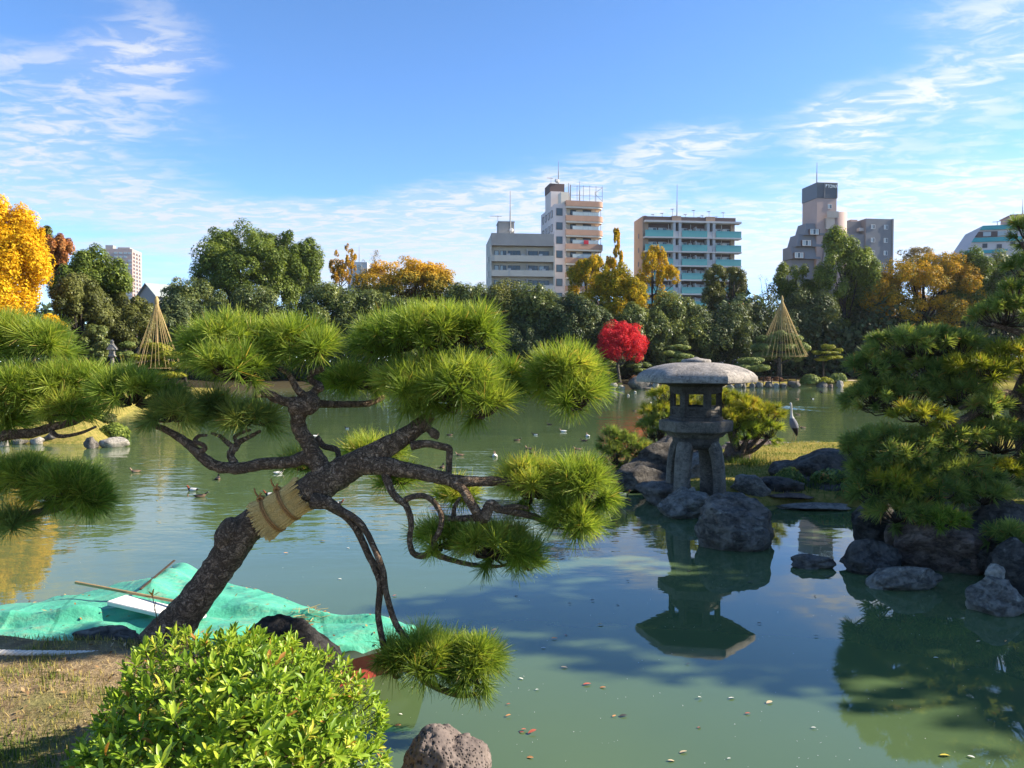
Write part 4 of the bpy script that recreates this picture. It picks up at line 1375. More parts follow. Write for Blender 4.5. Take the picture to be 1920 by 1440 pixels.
tree('ochre_tree', 'wide golden-brown tree right of the tall bright green one', 'tree', 1728, 466, 650, 112, 80, 'leaf_ochre', 16000, 0.21, 34, 8, 69, lr=(0.22, 0.34), fill=0.74, varf=lambda p, v, g: np.clip(v * 0.75 + 0.24, 0, 1))
tree('pale_tree', 'pale thin treetop just behind the golden-brown tree', 'tree', 1715, 462, 520, 45, 84, 'leaf_pale', 1500, 0.16, 10, 5, 70, bark='bark_grey')
tree('broadleaf_tree', 'deep green tree to the right of the golden-brown tree', 'tree', 1808, 462, 630, 64, 80, 'leaf_green', 8000, 0.22, 12, 7, 71, varf=lambda p, v, g: v * 0.55)
tree('broadleaf_tree', 'hazy dark tree at the foot of the slanted building', 'tree', 1888, 464, 640, 74, 80, 'leaf_dark', 8000, 0.22, 12, 7, 72)

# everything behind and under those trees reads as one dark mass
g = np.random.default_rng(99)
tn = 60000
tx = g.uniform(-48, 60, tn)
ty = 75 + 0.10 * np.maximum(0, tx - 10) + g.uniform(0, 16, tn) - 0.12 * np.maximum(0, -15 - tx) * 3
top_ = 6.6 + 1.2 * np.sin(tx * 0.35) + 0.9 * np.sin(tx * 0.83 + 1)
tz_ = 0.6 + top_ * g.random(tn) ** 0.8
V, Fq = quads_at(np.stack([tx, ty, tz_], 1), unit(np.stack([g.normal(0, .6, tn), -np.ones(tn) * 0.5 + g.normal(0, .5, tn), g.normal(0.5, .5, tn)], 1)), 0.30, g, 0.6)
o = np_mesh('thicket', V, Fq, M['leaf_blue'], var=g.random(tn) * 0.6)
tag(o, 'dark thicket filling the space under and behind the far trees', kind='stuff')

# red maple on the far shore
rm = tree('maple_tree', 'vivid red maple standing at the water on the far shore', 'tree', 1163, 597, 697, 55, 66, 'leaf_red', 13000, 0.115, 46, 8, 75, group=None, lr=(0.26, 0.42), fill=0.66, bark='bark_grey', squash=0.9)


# ------------------------------------------------------------------ clipped pines, shrubs
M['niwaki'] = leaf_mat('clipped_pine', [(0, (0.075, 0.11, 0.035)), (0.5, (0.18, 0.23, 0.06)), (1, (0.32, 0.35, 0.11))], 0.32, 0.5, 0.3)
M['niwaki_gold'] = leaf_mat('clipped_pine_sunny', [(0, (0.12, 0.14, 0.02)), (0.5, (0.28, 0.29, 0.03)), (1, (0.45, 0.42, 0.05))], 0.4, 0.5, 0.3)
M['shrub'] = leaf_mat('clipped_shrub', [(0, (0.03, 0.04, 0.014)), (0.5, (0.07, 0.08, 0.025)), (1, (0.14, 0.12, 0.05))], 0.15, 0.6, 0.2)
M['shrub_red'] = leaf_mat('reddish_shrub', [(0, (0.05, 0.025, 0.015)), (0.5, (0.14, 0.06, 0.03)), (1, (0.24, 0.13, 0.05))], 0.15, 0.6, 0.2)


def niwaki(label, px, d, pads, mat='niwaki', seed=1, leaf=0.10, dens=1.0, base=None, group='clipped pines round the pond', r=0.09, lean=0.0, squash=0.85):
    """cloud-pruned pine: flat foliage pads on a crooked trunk; pads are (px, py_centre, half_w, half_h)"""
    g = np.random.default_rng(seed)
    x = ptx(px, d)
    z0 = gz(x, d) if base is None else base
    root = empty('clipped_pine', (x, d, z0), 0, label, 'tree', group)
    cs = []
    for (qx, qy, hw, hh) in pads:
        off = g.uniform(-0.3, 0.3) * hw * d / F
        c = np.array([ptx(qx, d), d + off, ptz(qy, d)])
        rad = np.array([hw, hw * squash, hh]) * d / F
        L = []
        for v in rand_dirs(9, g):
            L.append((c + v * rad * np.array([0.55, 0.55, 0.35]), rad * np.array([0.5, 0.5, 0.72]) * g.uniform(0.7, 1.05)))
        n = int(max(200, 1000 * dens * rad[0] * rad[1] / (leaf * leaf * 30)))
        V, Fq, var = leaves_on(L, min(n, 4200), leaf * 0.9, g, 0.7, 0.45, (0.7, 1.08), 0.4)
        np_mesh('foliage_pad', V, Fq, M[mat], root, var=var)
        cs.append(c)
    top = max(cs, key=lambda q: q[2])
    b = np.array([x, d, z0 - 0.15])
    m1 = b * 0.6 + top * 0.4 + np.array([g.normal(0, 0.12) + lean, 0, 0])
    m2 = b * 0.3 + top * 0.7 + np.array([g.normal(0, 0.15), 0, 0])
    Vs, Fs = tube_np([b, m1, m2, top], [r * 1.3, r, r * 0.75, r * 0.3], 7, 4, 0.15, seed)
    Vs, Fs = [Vs], [Fs]
    off = len(Vs[0])
    for c in cs:
        if c is top:
            continue
        k = np.clip((c[2] - z0) / (top[2] - z0 + 1e-6) - 0.12, 0.1, 0.95)
        a = b + (top - b) * k if k > 0.5 else b + (m1 - b) * (k / 0.4 if k < 0.4 else 1)
        v, f = tube_np([a, (a + c) / 2 + np.array([0, 0, 0.08]), c - np.array([0, 0, 0.05])], [r * 0.55, r * 0.4, r * 0.2], 5, 3)
        Vs.append(v)
        Fs.append(f + off)
        off += len(v)
    np_mesh('trunk', np.vstack(Vs), np.vstack(Fs), M['bark_grey'] if mat == 'niwaki' else M['bark_far'], root, smooth=True)
    return root


def shrub(label, px, py, hw, hh, d, mat='shrub', seed=1, leaf=0.07, group='clipped shrubs on the far banks', n=None):
    """low clipped dome of leaves standing on the soil"""
    g = np.random.default_rng(seed)
    x = ptx(px, d)
    z0 = gz(x, d)
    c = np.array([x, d, z0 + 0.05])
    rad = np.array([hw, hw * 0.85, 2 * hh]) * d / F
    L = [(c, rad * 0.9)] + [(c + np.abs(v) * np.sign(v * np.array([1, 1, 0]) + np.array([0, 0, 1])) * rad * 0.5, rad * 0.5) for v in rand_dirs(10, g)]
    n = n or int(min(2600, 240 * rad[0] * rad[2] / leaf ** 2 / 8 + 200))
    V, Fq, var = leaves_on(L, n, leaf, g, 0.6, 0.55, (0.75, 1.04), 0.5)
    keep = V.reshape(-1, 4, 3)[:, :, 2].min(1) > z0 - 0.05
    V = V.reshape(-1, 4, 3)[keep].reshape(-1, 3)
    var = var[keep]
    o = np_mesh('clipped_shrub', V, np.arange(len(V)).reshape(-1, 4), M[mat], var=var)
    return tag(o, label, 'shrub', group)


# left island (about 45 m out)
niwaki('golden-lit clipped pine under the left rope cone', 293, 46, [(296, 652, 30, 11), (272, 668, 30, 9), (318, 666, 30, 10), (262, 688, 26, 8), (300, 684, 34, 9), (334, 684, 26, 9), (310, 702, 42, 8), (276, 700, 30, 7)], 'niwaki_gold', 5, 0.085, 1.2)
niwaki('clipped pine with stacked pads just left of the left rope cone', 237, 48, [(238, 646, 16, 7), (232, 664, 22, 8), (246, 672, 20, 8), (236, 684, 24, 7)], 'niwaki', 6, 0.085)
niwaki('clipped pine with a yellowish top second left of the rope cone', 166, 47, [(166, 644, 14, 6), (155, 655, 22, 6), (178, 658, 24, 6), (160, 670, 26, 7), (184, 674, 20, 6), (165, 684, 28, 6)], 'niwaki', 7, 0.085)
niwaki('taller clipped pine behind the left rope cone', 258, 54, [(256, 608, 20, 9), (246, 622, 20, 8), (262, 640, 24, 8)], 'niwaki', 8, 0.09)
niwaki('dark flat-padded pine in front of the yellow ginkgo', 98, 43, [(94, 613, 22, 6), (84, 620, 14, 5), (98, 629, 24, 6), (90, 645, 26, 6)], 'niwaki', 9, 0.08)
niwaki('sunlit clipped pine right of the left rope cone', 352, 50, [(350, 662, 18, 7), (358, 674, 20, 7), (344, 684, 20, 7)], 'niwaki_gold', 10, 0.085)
shrub('round dark reddish shrub left of the island lawn', 196, 690, 22, 9, 44, 'shrub_red', 3)
shrub('round dark green shrub beside the reddish one on the island', 230, 702, 18, 8, 43.5, 'shrub', 4)
shrub('rounded brownish shrub on the island lawn right of the rope cone', 336, 728, 26, 7, 42.5, 'shrub', 5)
shrub('low green shrub at the foot of the left rope cone', 318, 716, 24, 8, 44, 'shrub', 6)
shrub('leafy green shrub at the left end of the shore', 120, 800, 36, 12, 23.5, 'shrub', 7, 0.05)
shrub('green shrub on the left shore above the pale rocks', 30, 800, 40, 14, 24, 'shrub', 8, 0.05)
shrub('round shrub on the left shore near the dark upright rock', 190, 792, 30, 10, 24.5, 'shrub', 9, 0.05)
for (px, py, hw, hh, lb) in ((72, 796, 50, 17, 'rounded bright green shrub on the left shore, under the left pine bough'), (148, 800, 46, 15, 'low green shrub behind the flat shore rocks on the left'), (212, 806, 30, 12, 'small green shrub right behind the pale rock at the left shore tip')):
    shrub(lb, px, py, hw, hh, 23.2 if px < 180 else 22.6, 'leaf_green', 50 + px, 0.06, 'shrubs on the left shore', n=2400)
# far shore right of the lantern (about 66-74 m out)
niwaki('big grey-green clipped pine inside the right rope cone', 1463, 71, [(1440, 636, 27, 10), (1480, 635, 26, 10), (1430, 652, 26, 10), (1462, 650, 32, 10), (1496, 652, 24, 12), (1436, 667, 24, 9), (1474, 668, 26, 9), (1500, 670, 18, 9), (1460, 627, 20, 7)], 'niwaki', 15, 0.11, 1.3, r=0.17)
niwaki('small umbrella-shaped clipped pine right of the rope cone', 1543, 71, [(1551, 651, 15, 6), (1550, 662, 26, 4), (1574, 657, 9, 5), (1530, 661, 12, 4), (1558, 670, 24, 4), (1540, 674, 14, 3)], 'niwaki_gold', 16, 0.09, r=0.1)
niwaki('low spreading pine left of the right rope cone', 1408, 69, [(1410, 676, 26, 7), (1398, 688, 28, 8), (1426, 690, 26, 8), (1386, 697, 20, 6)], 'niwaki', 17, 0.1)
niwaki('rounded clipped pine behind the lantern roof', 1270, 69, [(1272, 652, 22, 6), (1262, 663, 26, 6), (1282, 668, 22, 6), (1270, 678, 26, 6)], 'niwaki', 18, 0.09)
niwaki('clipped pine just right of the red maple trunk', 1200, 68, [(1196, 672, 14, 5), (1208, 684, 18, 5), (1190, 686, 16, 5), (1204, 694, 20, 5)], 'niwaki', 19, 0.09)
niwaki('small clipped pine just left of the red maple trunk', 1146, 68, [(1146, 682, 13, 6), (1142, 693, 16, 6)], 'niwaki', 20, 0.09)
shrub('rounded reddish-brown shrub right of the maple trunk', 1190, 702, 13, 7, 66, 'shrub_red', 21, 0.09)
shrub('bright green shrub on the shore, the left and tallest of three', 1520, 706, 22, 9, 68.5, 'niwaki', 22, 0.1)
shrub('yellow-green low shrub between the two rounder shore shrubs', 1548, 706, 18, 5, 68.5, 'niwaki_gold', 23, 0.1)
shrub('round green shrub at the right end of the three shore shrubs', 1572, 705, 18, 8, 69, 'niwaki', 24, 0.1)
shrub('brownish azalea shrub on the far lawn left of the rope cone pine', 1436, 706, 14, 4, 69.5, 'shrub_red', 25, 0.09)
shrub('low rust-coloured shrub at the foot of the rope cone pine', 1458, 704, 12, 4, 69.5, 'shrub_red', 26, 0.09)
for i, (px, hw, hh) in enumerate(((660, 30, 9), (720, 34, 8), (790, 32, 10), (850, 30, 9), (905, 26, 9), (960, 34, 9), (1020, 32, 10), (1080, 30, 9), (1115, 20, 7))):
    lb = ['below the ochre tree, first from the left', 'left of the pine crown gap', 'seen under the middle pine bough', 'between two pine boughs', 'beneath the beige building', 'at the water below the beige building',
          'left of the round pine tuft', 'between the pine tuft and the maple', 'at the left foot of the red maple'][i]
    shrub('dark shore shrub ' + lb, px, 700, hw, hh, 72.5 if px < 1060 else 67.5, 'leaf_blue', 30 + i, 0.13, 'dark shrubs along the far shore')

# ------------------------------------------------------------------ winter rope cones (snow guards)
M['straw_rope'] = plain('straw_rope', (0.40, 0.29, 0.13), 0.9, 0.1, 0.15, 30)
M['bamboo'] = plain('bamboo_pole', (0.42, 0.28, 0.13), 0.7, 0.2, 0.15, 8)


def rope_cone(label, px, d, y_apex, y_low, hw, n, thick, seed):
    g = np.random.default_rng(seed)
    x = ptx(px, d)
    z0 = gz(x, d)
    root = empty('rope_cone', (x, d, z0), 0, label, 'rope cone', 'straw rope cones over pines')
    za, zl, rr = ptz(y_apex, d) - z0, ptz(y_low, d) - z0, hw * d / F
    part('pole', root, MB().cyl((0, 0, -0.2), (0, 0, za), 0.05, 0.035, 8), M['bamboo'])
    knot = MB()
    prof = [(0.05, -0.75), (0.085, -0.6), (0.075, -0.35), (0.12, -0.2), (0.13, 0.0), (0.07, 0.14), (0.02, 0.2)]
    knot.rings([[(q * math.cos(a), q * math.sin(a), za + h * (za / 5.2)) for a in [2 * math.pi * i / 8 for i in range(8)]] for q, h in prof])
    part('top_knot', root, knot, M['straw_rope'], True)
    for i in range(n):
        a = 2 * math.pi * (i + g.uniform(-0.15, 0.15)) / n
        rj = rr * g.uniform(0.9, 1.05)
        e = Vector((rj * math.cos(a), rj * math.sin(a), zl + g.uniform(-0.18, 0.18)))
        s = Vector((0.04 * math.cos(a), 0.04 * math.sin(a), za - 0.15))
        mid_ = s.lerp(e, 0.5) + Vector((0, 0, -0.02 * (s - e).length))
        part('rope', root, MB().tube([s, mid_, e], [thick] * 3, 4, 0, 2), M['straw_rope'])
    ring = [(rr * 0.98 * math.cos(a), rr * 0.98 * math.sin(a), zl) for a in [2 * math.pi * i / 24 for i in range(25)]]
    part('hoop', root, MB().tube(ring, [thick * 1.2] * 25, 4), M['bamboo'])
    return root


rope_cone('straw rope cone over the golden-lit pine on the left island', 295.5, 46, 562, 690, 43, 30, 0.0115, 1)
rope_cone('tall straw rope cone on the far shore at the right', 1465, 71, 560, 668, 46, 44, 0.0150, 2)

# far lawn details
fence = empty('low_fence', (ptx(1420, 67.5), 67.5, 0), 0, 'low wooden rail fence along the path on the far lawn', 'fence')
zf = 0.5
for i in range(9):
    x = -2.4 + i * 0.72
    part('post', fence, MB().box(x, x + 0.07, -0.03, 0.03, 0.2, 0.95), M['twig'])
part('rail', fence, MB().box(-2.5, 3.5, -0.025, 0.025, 0.97, 1.03), M['twig'])
pv = []
for i in range(30):
    x = 16 + i * 0.55
    y = 69.6 + 0.4 * math.sin(i * 0.35)
    pv += [(x, y - 0.5, gz(x, y - 0.5) + 0.03), (x, y + 0.5, gz(x, y + 0.5) + 0.03)]
path = np_mesh('path', pv, [(2 * i, 2 * i + 2, 2 * i + 3, 2 * i + 1) for i in range(29)], plain('path_gravel', (0.42, 0.34, 0.24), 0.95, 0.1, 0.15, 3))
tag(path, 'pale gravel path crossing the far lawn', kind='structure')
# small white snow-viewing lantern and a mossy stone one on the left island
M['stone_pale'] = rock_mat('pale_stone', (0.13, 0.12, 0.10), (0.32, 0.29, 0.25), None, 8, 0.01)
d = 43
sl = empty('small_stone_lantern', (ptx(290, d), d, gz(ptx(290, d), d)), 0, 'small white stone lantern at the water under the left rope cone', 'lantern')
rg = lambda r, z, k=6: [(r * math.cos(2 * math.pi * i / k), r * math.sin(2 * math.pi * i / k), z) for i in range(k)]
part('roof', sl, MB().rings([rg(0.42, 0.5), rg(0.40, 0.55), rg(0.2, 0.68), rg(0.06, 0.74)]), M['stone_pale'])
part('light_box', sl, MB().rings([rg(0.17, 0.28), rg(0.17, 0.5)]), M['stone_pale'])
part('base', sl, MB().rings([rg(0.25, -0.1), rg(0.22, 0.2), rg(0.26, 0.28)]), M['stone_pale'])
d = 46
sl = empty('tall_stone_lantern', (ptx(211, d), d, gz(ptx(211, d), d)), 0, 'tall weathered stone lantern among the clipped pines on the left island', 'lantern')
hz = ptz(640, d) - sl.location.z
part('post', sl, MB().rings([rg(0.22, -0.1), rg(0.13, 0.2), rg(0.12, hz - 1.0), rg(0.2, hz - .9)]), M['stone_pale'])
part('light_box', sl, MB().rings([rg(0.27, hz - 0.9), rg(0.2, hz - 0.8), rg(0.2, hz - 0.5)]), M['stone_pale'])
part('roof', sl, MB().rings([rg(0.36, hz - 0.5), rg(0.32, hz - 0.4), rg(0.12, hz - 0.15), rg(0.1, hz - .1), rg(0.13, hz), rg(0.02, hz + .12)]), M['stone_pale'])

# ================================================================== STONE LANTERN
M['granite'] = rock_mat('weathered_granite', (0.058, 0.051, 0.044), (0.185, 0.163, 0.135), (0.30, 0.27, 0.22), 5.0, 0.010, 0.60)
M['granite_dark'] = rock_mat('dark_granite', (0.030, 0.027, 0.024), (0.092, 0.082, 0.070), (0.16, 0.145, 0.12), 5.0, 0.010, 0.64)  # darker granite for the fire box, roof underside and leg collar
M['granite_roof'] = rock_mat('lichened_granite', (0.13, 0.12, 0.11), (0.34, 0.305, 0.27), (0.07, 0.066, 0.063), 6.0, 0.008, 0.56)
LD = 11.8
lx = ptx(1305, LD)
lan = empty('stone_lantern', (lx, LD, 0.15), 0, 'big four-legged snow-viewing stone lantern with a wide domed roof standing on rocks in the pond', 'lantern')
A0 = R(-90 + 16)            # one corner turned a little right of the viewer


def hexr(r, z, n=1, bulge=0.0):
    """hexagon ring, n points per side"""
    out = []
    for i in range(6):
        a, b = A0 + i * math.pi / 3, A0 + (i + 1) * math.pi / 3
        for j in range(n):
            t_ = j / n
            x = math.cos(a) * (1 - t_) + math.cos(b) * t_
            y = math.sin(a) * (1 - t_) + math.sin(b) * t_
            q = math.hypot(x, y)
            f = (1 - bulge) + bulge / q
            out.append((x * f * r, y * f * r, z))
    return out


def lz(py):
    return ptz(py, LD) - 0.15


ze, zt = lz(712.5), lz(679)
prof = [(0.895, ze - 0.03, 0), (0.905, ze, 0), (0.900, ze + 0.055, 0), (0.84, ze + 0.115, .1), (0.74, ze + 0.170, .2), (0.62, ze + 0.212, .35), (0.48, ze + 0.243, .5), (0.34, ze + 0.262, .7), (0.24, ze + 0.268, .9)]
mb = MB().rings([hexr(r_, z_, 6, b_) for r_, z_, b_ in prof])
lan_roof = part('roof', lan, mb, M['granite_roof'], True)
lan_roof.data.set_sharp_from_angle(angle=R(40))
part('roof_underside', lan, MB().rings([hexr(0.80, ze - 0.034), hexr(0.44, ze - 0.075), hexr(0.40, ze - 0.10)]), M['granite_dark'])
circ = lambda r, z, k=20: [(r * math.cos(2 * math.pi * i / k), r * math.sin(2 * math.pi * i / k), z) for i in range(k)]
zc = ze + 0.268
part('finial', lan_roof, MB().rings([circ(0.215, zc - 0.02), circ(0.225, zc + 0.02), circ(0.21, zc + 0.045), circ(0.12, zc + 0.055), circ(0.05, zc + 0.068), circ(0.02, zc + 0.085)]), M['granite_roof'], True)
zb0, zb1 = lz(787), ze - 0.10
fr = 0.385
hx = lambda i, r: Vector((math.cos(A0 + i * math.pi / 3) * r, math.sin(A0 + i * math.pi / 3) * r, 0))
part('fire_box_sill', lan, MB().rings([hexr(fr + 0.02, zb0), hexr(fr + 0.02, zb0 + 0.045), hexr(fr - 0.01, zb0 + 0.055)]), M['granite_dark'])
part('fire_box_head', lan, MB().rings([hexr(fr + 0.005, zb1 - 0.09), hexr(fr + 0.01, zb1 + 0.005)]), M['granite_dark'])
zo0, zo1 = lz(763), zb1 - 0.089
for i in range(6):
    c = hx(i, fr)
    mb = MB()
    ang = A0 + i * math.pi / 3
    rm_ = Matrix.Translation(hx(i, fr - 0.035)) @ Matrix.Rotation(ang, 4, 'Z')
    mb.box(-0.035, 0.035, -0.045, 0.045, zb0 + 0.054, zo1 + 0.002, mat=rm_)
    part('corner_post', lan, mb, M['granite_dark'], bevel=0.006)
    a, b = hx(i, fr - 0.03), hx(i + 1, fr - 0.03)
    mdl, wv = (a + b) / 2, (b - a).normalized()
    rot = Matrix.Translation(mdl) @ Matrix.Rotation(math.atan2(wv.y, wv.x), 4, 'Z')
    hw = (b - a).length / 2 - 0.03
    pm = MB().box(-hw, hw, -0.01, 0.03, zb0 + 0.054, zo0, mat=rot)
    for (x0, x1, q0, q1) in ((-hw, hw, zo0 - 0.03, zo0 + 0.015), (-hw, hw, zb0 + 0.056, zb0 + 0.085), (-hw, -hw + 0.03, zb0 + 0.086, zo0 - 0.031), (hw - 0.03, hw, zb0 + 0.086, zo0 - 0.031)):
        pm.box(x0, x1, -0.028, -0.0105, q0, q1, mat=rot)
    pm.box(-hw + 0.06, hw - 0.06, -0.022, -0.0105, zb0 + 0.115, zo0 - 0.06, mat=rot)
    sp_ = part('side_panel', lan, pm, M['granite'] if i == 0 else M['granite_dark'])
    wm = MB()
    ww = hw * 0.74
    wm.box(-hw, -ww, -0.008, 0.028, zo0 + 0.016, zo1, mat=rot).box(ww, hw, -0.008, 0.028, zo0 + 0.016, zo1, mat=rot)
    wm.box(-ww + .001, ww - .001, -0.008, 0.028, zo1 - 0.02, zo1, mat=rot)
    part('window_frame', sp_, wm, M['granite_dark'])
zp = zb0 - 0.002
part('platform', lan, MB().rings([hexr(0.40, zp - 0.26), hexr(0.46, zp - 0.20), hexr(0.525, zp - 0.168), hexr(0.555, zp - 0.16), hexr(0.56, zp - 0.01), hexr(0.54, zp)]), M['granite'], bevel=0.01)
zl_ = zp - 0.26
part('leg_collar', lan, MB().rings([circ(0.30, zl_ - 0.17, 16), circ(0.345, zl_ - 0.10, 16), circ(0.36, zl_ + 0.003, 16)]), M['granite_dark'], True)
for a in (-133, -40, 47, 140):
    ca, sa = math.cos(R(a)), math.sin(R(a))
    path_ = [(0.20, zl_ + 0.0, 0.10, 0.115), (0.265, zl_ - 0.05, 0.10, 0.128), (0.325, zl_ - 0.15, 0.095, 0.128), (0.365, zl_ - 0.30, 0.088, 0.125), (0.392, zl_ - 0.50, 0.084, 0.123), (0.405, zl_ - 0.72, 0.084, 0.123), (0.41, -0.12, 0.09, 0.128)]
    rings = []
    for r_, z_, dp, wd in path_:
        ring = []
        for u, v in ((-1, -.75), (-.7, -1), (.35, -1), (.8, -.72), (1.0, -.25), (1.0, .25), (.8, .72), (.35, 1), (-.7, 1), (-1, .75)):
            rr, tt = r_ + u * dp * 0.8, v * wd
            ring.append((rr * ca - tt * sa, rr * sa + tt * ca, z_))
        rings.append(ring)
    part('leg', lan, MB().rings(rings), M['granite'], True).data.set_sharp_from_angle(angle=R(38))
# lantern footing stones are the rocks built above; a few grass tufts between the legs come later

# ================================================================== PINES
def needle_np(org, axs, per, L, wd, g, lo=10, hi=78, droop=0.10, shoot=0.45):
    n = len(org)
    o = np.repeat(org, per, 0)
    a = np.repeat(axs, per, 0)
    N = n * per
    th = np.radians(g.uniform(lo, hi, N))
    pr = unit(np.cross(a, rand_dirs(N, g)))
    d = a * np.cos(th)[:, None] + pr * np.sin(th)[:, None]
    ln = L * g.uniform(0.75, 1.10, N)[:, None] * np.repeat(g.uniform(0.66, 1.14, n), per)[:, None]
    base = o + a * (g.uniform(-0.25, 1.0, N)[:, None] * L * shoot)
    mid = base + d * ln * 0.5
    tip = base + d * ln - np.array([0, 0, 1.0]) * droop * ln * g.uniform(0.3, 1, (N, 1)) * (0.4 + np.abs(d[:, :2]).sum(1)[:, None] * 0.5)
    w_ = unit(np.cross(d, rand_dirs(N, g))) * wd * 0.5
    V = np.stack([base - w_ * 0.9, base + w_ * 0.9, tip + w_ * 0.28, tip - w_ * 0.28], 1).reshape(-1, 3)
    tv = np.repeat(g.random(n), per)
    var = np.clip(0.08 + 0.36 * g.random(N) + 0.44 * tv + 0.12 * np.repeat(axs[:, 2], per), 0, 0.93)
    var = np.clip(var + g.normal(0, 0.05), 0, 0.95)
    var[g.random(N) < 0.022] = 1.0
    return V, np.arange(N * 4).reshape(N, 4), var


def pad(root, px, py, hw, hh, d, n, mat='needle', per=150, L=0.142, wd=0.0052, seed=1, dy=None, tilt=0.0, stem=None, droop=0.10, under=0.10, hi=80, name='needle_pad', tuft=0.92):
    """one foliage cloud: px/py centre and half sizes in photo pixels, needles included"""
    g = np.random.default_rng(seed * 13 + 5)
    u = d / F
    rx = max(0.03, hw * u - L * 0.72)
    rz = max(0.02, hh * u * 0.92 - L * 0.55)
    ry = max(0.05, rx * 0.8 if dy is None else dy)
    c = np.array([ptx(px, d), d, ptz(py, d)])
    n = max(5, int(n * tuft))
    per = int(per / tuft * 1.05)
    i = np.arange(n) + 0.5
    th = i * 2.39996 + g.normal(0, 0.3, n)
    f1, f2 = g.random(2) * 6.28
    r_ = np.sqrt(i / n) * (1 + g.normal(0, 0.09, n)) * (1 + 0.13 * np.sin(2 * th + f1) + 0.10 * np.sin(3 * th + f2))
    ux, uy = r_ * np.cos(th), r_ * np.sin(th)
    h = np.sqrt(np.clip(1 - r_ ** 2 * 0.96, 0, 1))
    lowr = g.random(n) < under
    hz = np.where(lowr, -0.55 * h, h * 0.95) + g.normal(0, 0.16, n)
    org = c + np.stack([ux * rx, uy * ry, hz * rz + ux * rx * tilt], 1)
    ax = unit(np.stack([ux * 1.0, uy * 1.0, np.where(lowr, -0.30, 0.80 - 0.55 * r_ ** 2)], 1) + g.normal(0, 0.22, (n, 3)))
    V, Fq, var = needle_np(org, ax, per, L, wd, g, droop=droop, hi=hi)
    # shoots joining the tufts to the pad's middle
    tw_v, tw_f, off = [], [], len(V)
    s0 = c + np.array([0, 0, -rz * 0.55])
    for k in range(n):
        m_ = s0 * 0.35 + org[k] * 0.65 - np.array([0, 0, rz * 0.4])
        v, f = tube_np([s0 * 0.75 + m_ * 0.25, m_, org[k] + ax[k] * L * 0.25], [0.009, 0.007, 0.005], 4, 1)
        tw_v.append(v)
        tw_f.append(f + off)
        off += len(v)
    V = np.vstack([V] + tw_v)
    nf = len(Fq)
    Fq = np.vstack([Fq] + tw_f)
    mi = np.zeros(len(Fq), int)
    mi[nf:] = 1
    var = np.concatenate([var, np.full(len(Fq) - nf, 0.5)])
    o = np_mesh(name, V, Fq, [M[mat], M['twig']], root, var=var, midx=mi)
    return o


def bough(root, pts, D0, name='branch', k=10, sub=5, rough=0.16, seed=1, mat='bark_pine'):
    """pts: (px, py, width px, depth offset)"""
    P3, Rr = [], []
    for p in pts:
        d = D0 + (p[3] if len(p) > 3 else 0)
        P3.append(P(p[0], p[1], d))
        Rr.append(p[2] * d / F / 2 * (1.0 if name == 'trunk' else 0.9))
    V, Fq = tube_np(P3, Rr, k, sub, rough, seed)
    return np_mesh(name, V, Fq, M[mat], root, smooth=True)


D = 4.75
pb = P(300, 1210, D)
pine = empty('black_pine', (pb.x, D, 0.4), 0, 'leaning black pine with a straw belt, twisted boughs and green needle clouds over the pond', 'tree')
bough(pine, [(258, 1270, 118, -.02), (298, 1212, 86), (346, 1150, 65), (397, 1085, 58), (434, 1030, 63), (464, 990, 61), (510, 962, 52), (560, 930, 49), (606, 905, 62), (650, 880, 55), (700, 852, 43), (750, 824, 36), (790, 796, 30, .05), (806, 780, 23, .08)], D, 'trunk', 20, 7, 0.10, 2)
bough(pine, [(416, 1030, 30, -.04), (424, 1006, 50, -.05), (438, 990, 50, -.04), (456, 982, 26)], D, 'burl', 14, 4, 0.2, 3)
bough(pine, [(300, 1205, 60), (262, 1228, 52, -.03), (222, 1252, 34, -.08), (190, 1272, 14, -.12)], D, 'root', 10, 4, 0.2, 4)
# upright limb with the upper left clouds
bough(pine, [(622, 905, 52), (600, 872, 38), (578, 832, 33), (560, 800, 31), (562, 772, 33, -.02), (584, 756, 36, -.03), (578, 742, 28)], D, 'limb', 14, 6, 0.2, 5)
bough(pine, [(560, 776, 26), (556, 762, 38, -.03), (572, 752, 30)], D, 'burl', 12, 4, 0.2, 35)
bough(pine, [(574, 752, 24), (545, 754, 22, -.02), (520, 748, 20, -.04), (500, 738, 18, -.05), (478, 742, 12, -.1)], D, 'branch', 10, 5, 0.22, 6)
bough(pine, [(575, 748, 22), (592, 732, 18, .02), (598, 722, 16, .05), (582, 712, 13, .06), (586, 700, 13, .06), (606, 690, 14, .08)], D, 'branch', 10, 5, 0.2, 7)
bough(pine, [(572, 745, 18), (556, 728, 14, -.02), (548, 712, 13, -.02), (540, 700, 11, -.03), (524, 690, 9, -.05)], D, 'branch', 10, 5, 0.2, 8)
bough(pine, [(596, 728, 14), (600, 727, 19, -.01), (604, 724, 12)], D, 'stub', 10, 3, 0.1, 9)
bough(pine, [(588, 756, 17, .03), (620, 758, 15, .12), (655, 758, 14, .2), (692, 756, 13, .3), (720, 744, 10, .35)], D, 'branch', 9, 5, 0.15, 10)
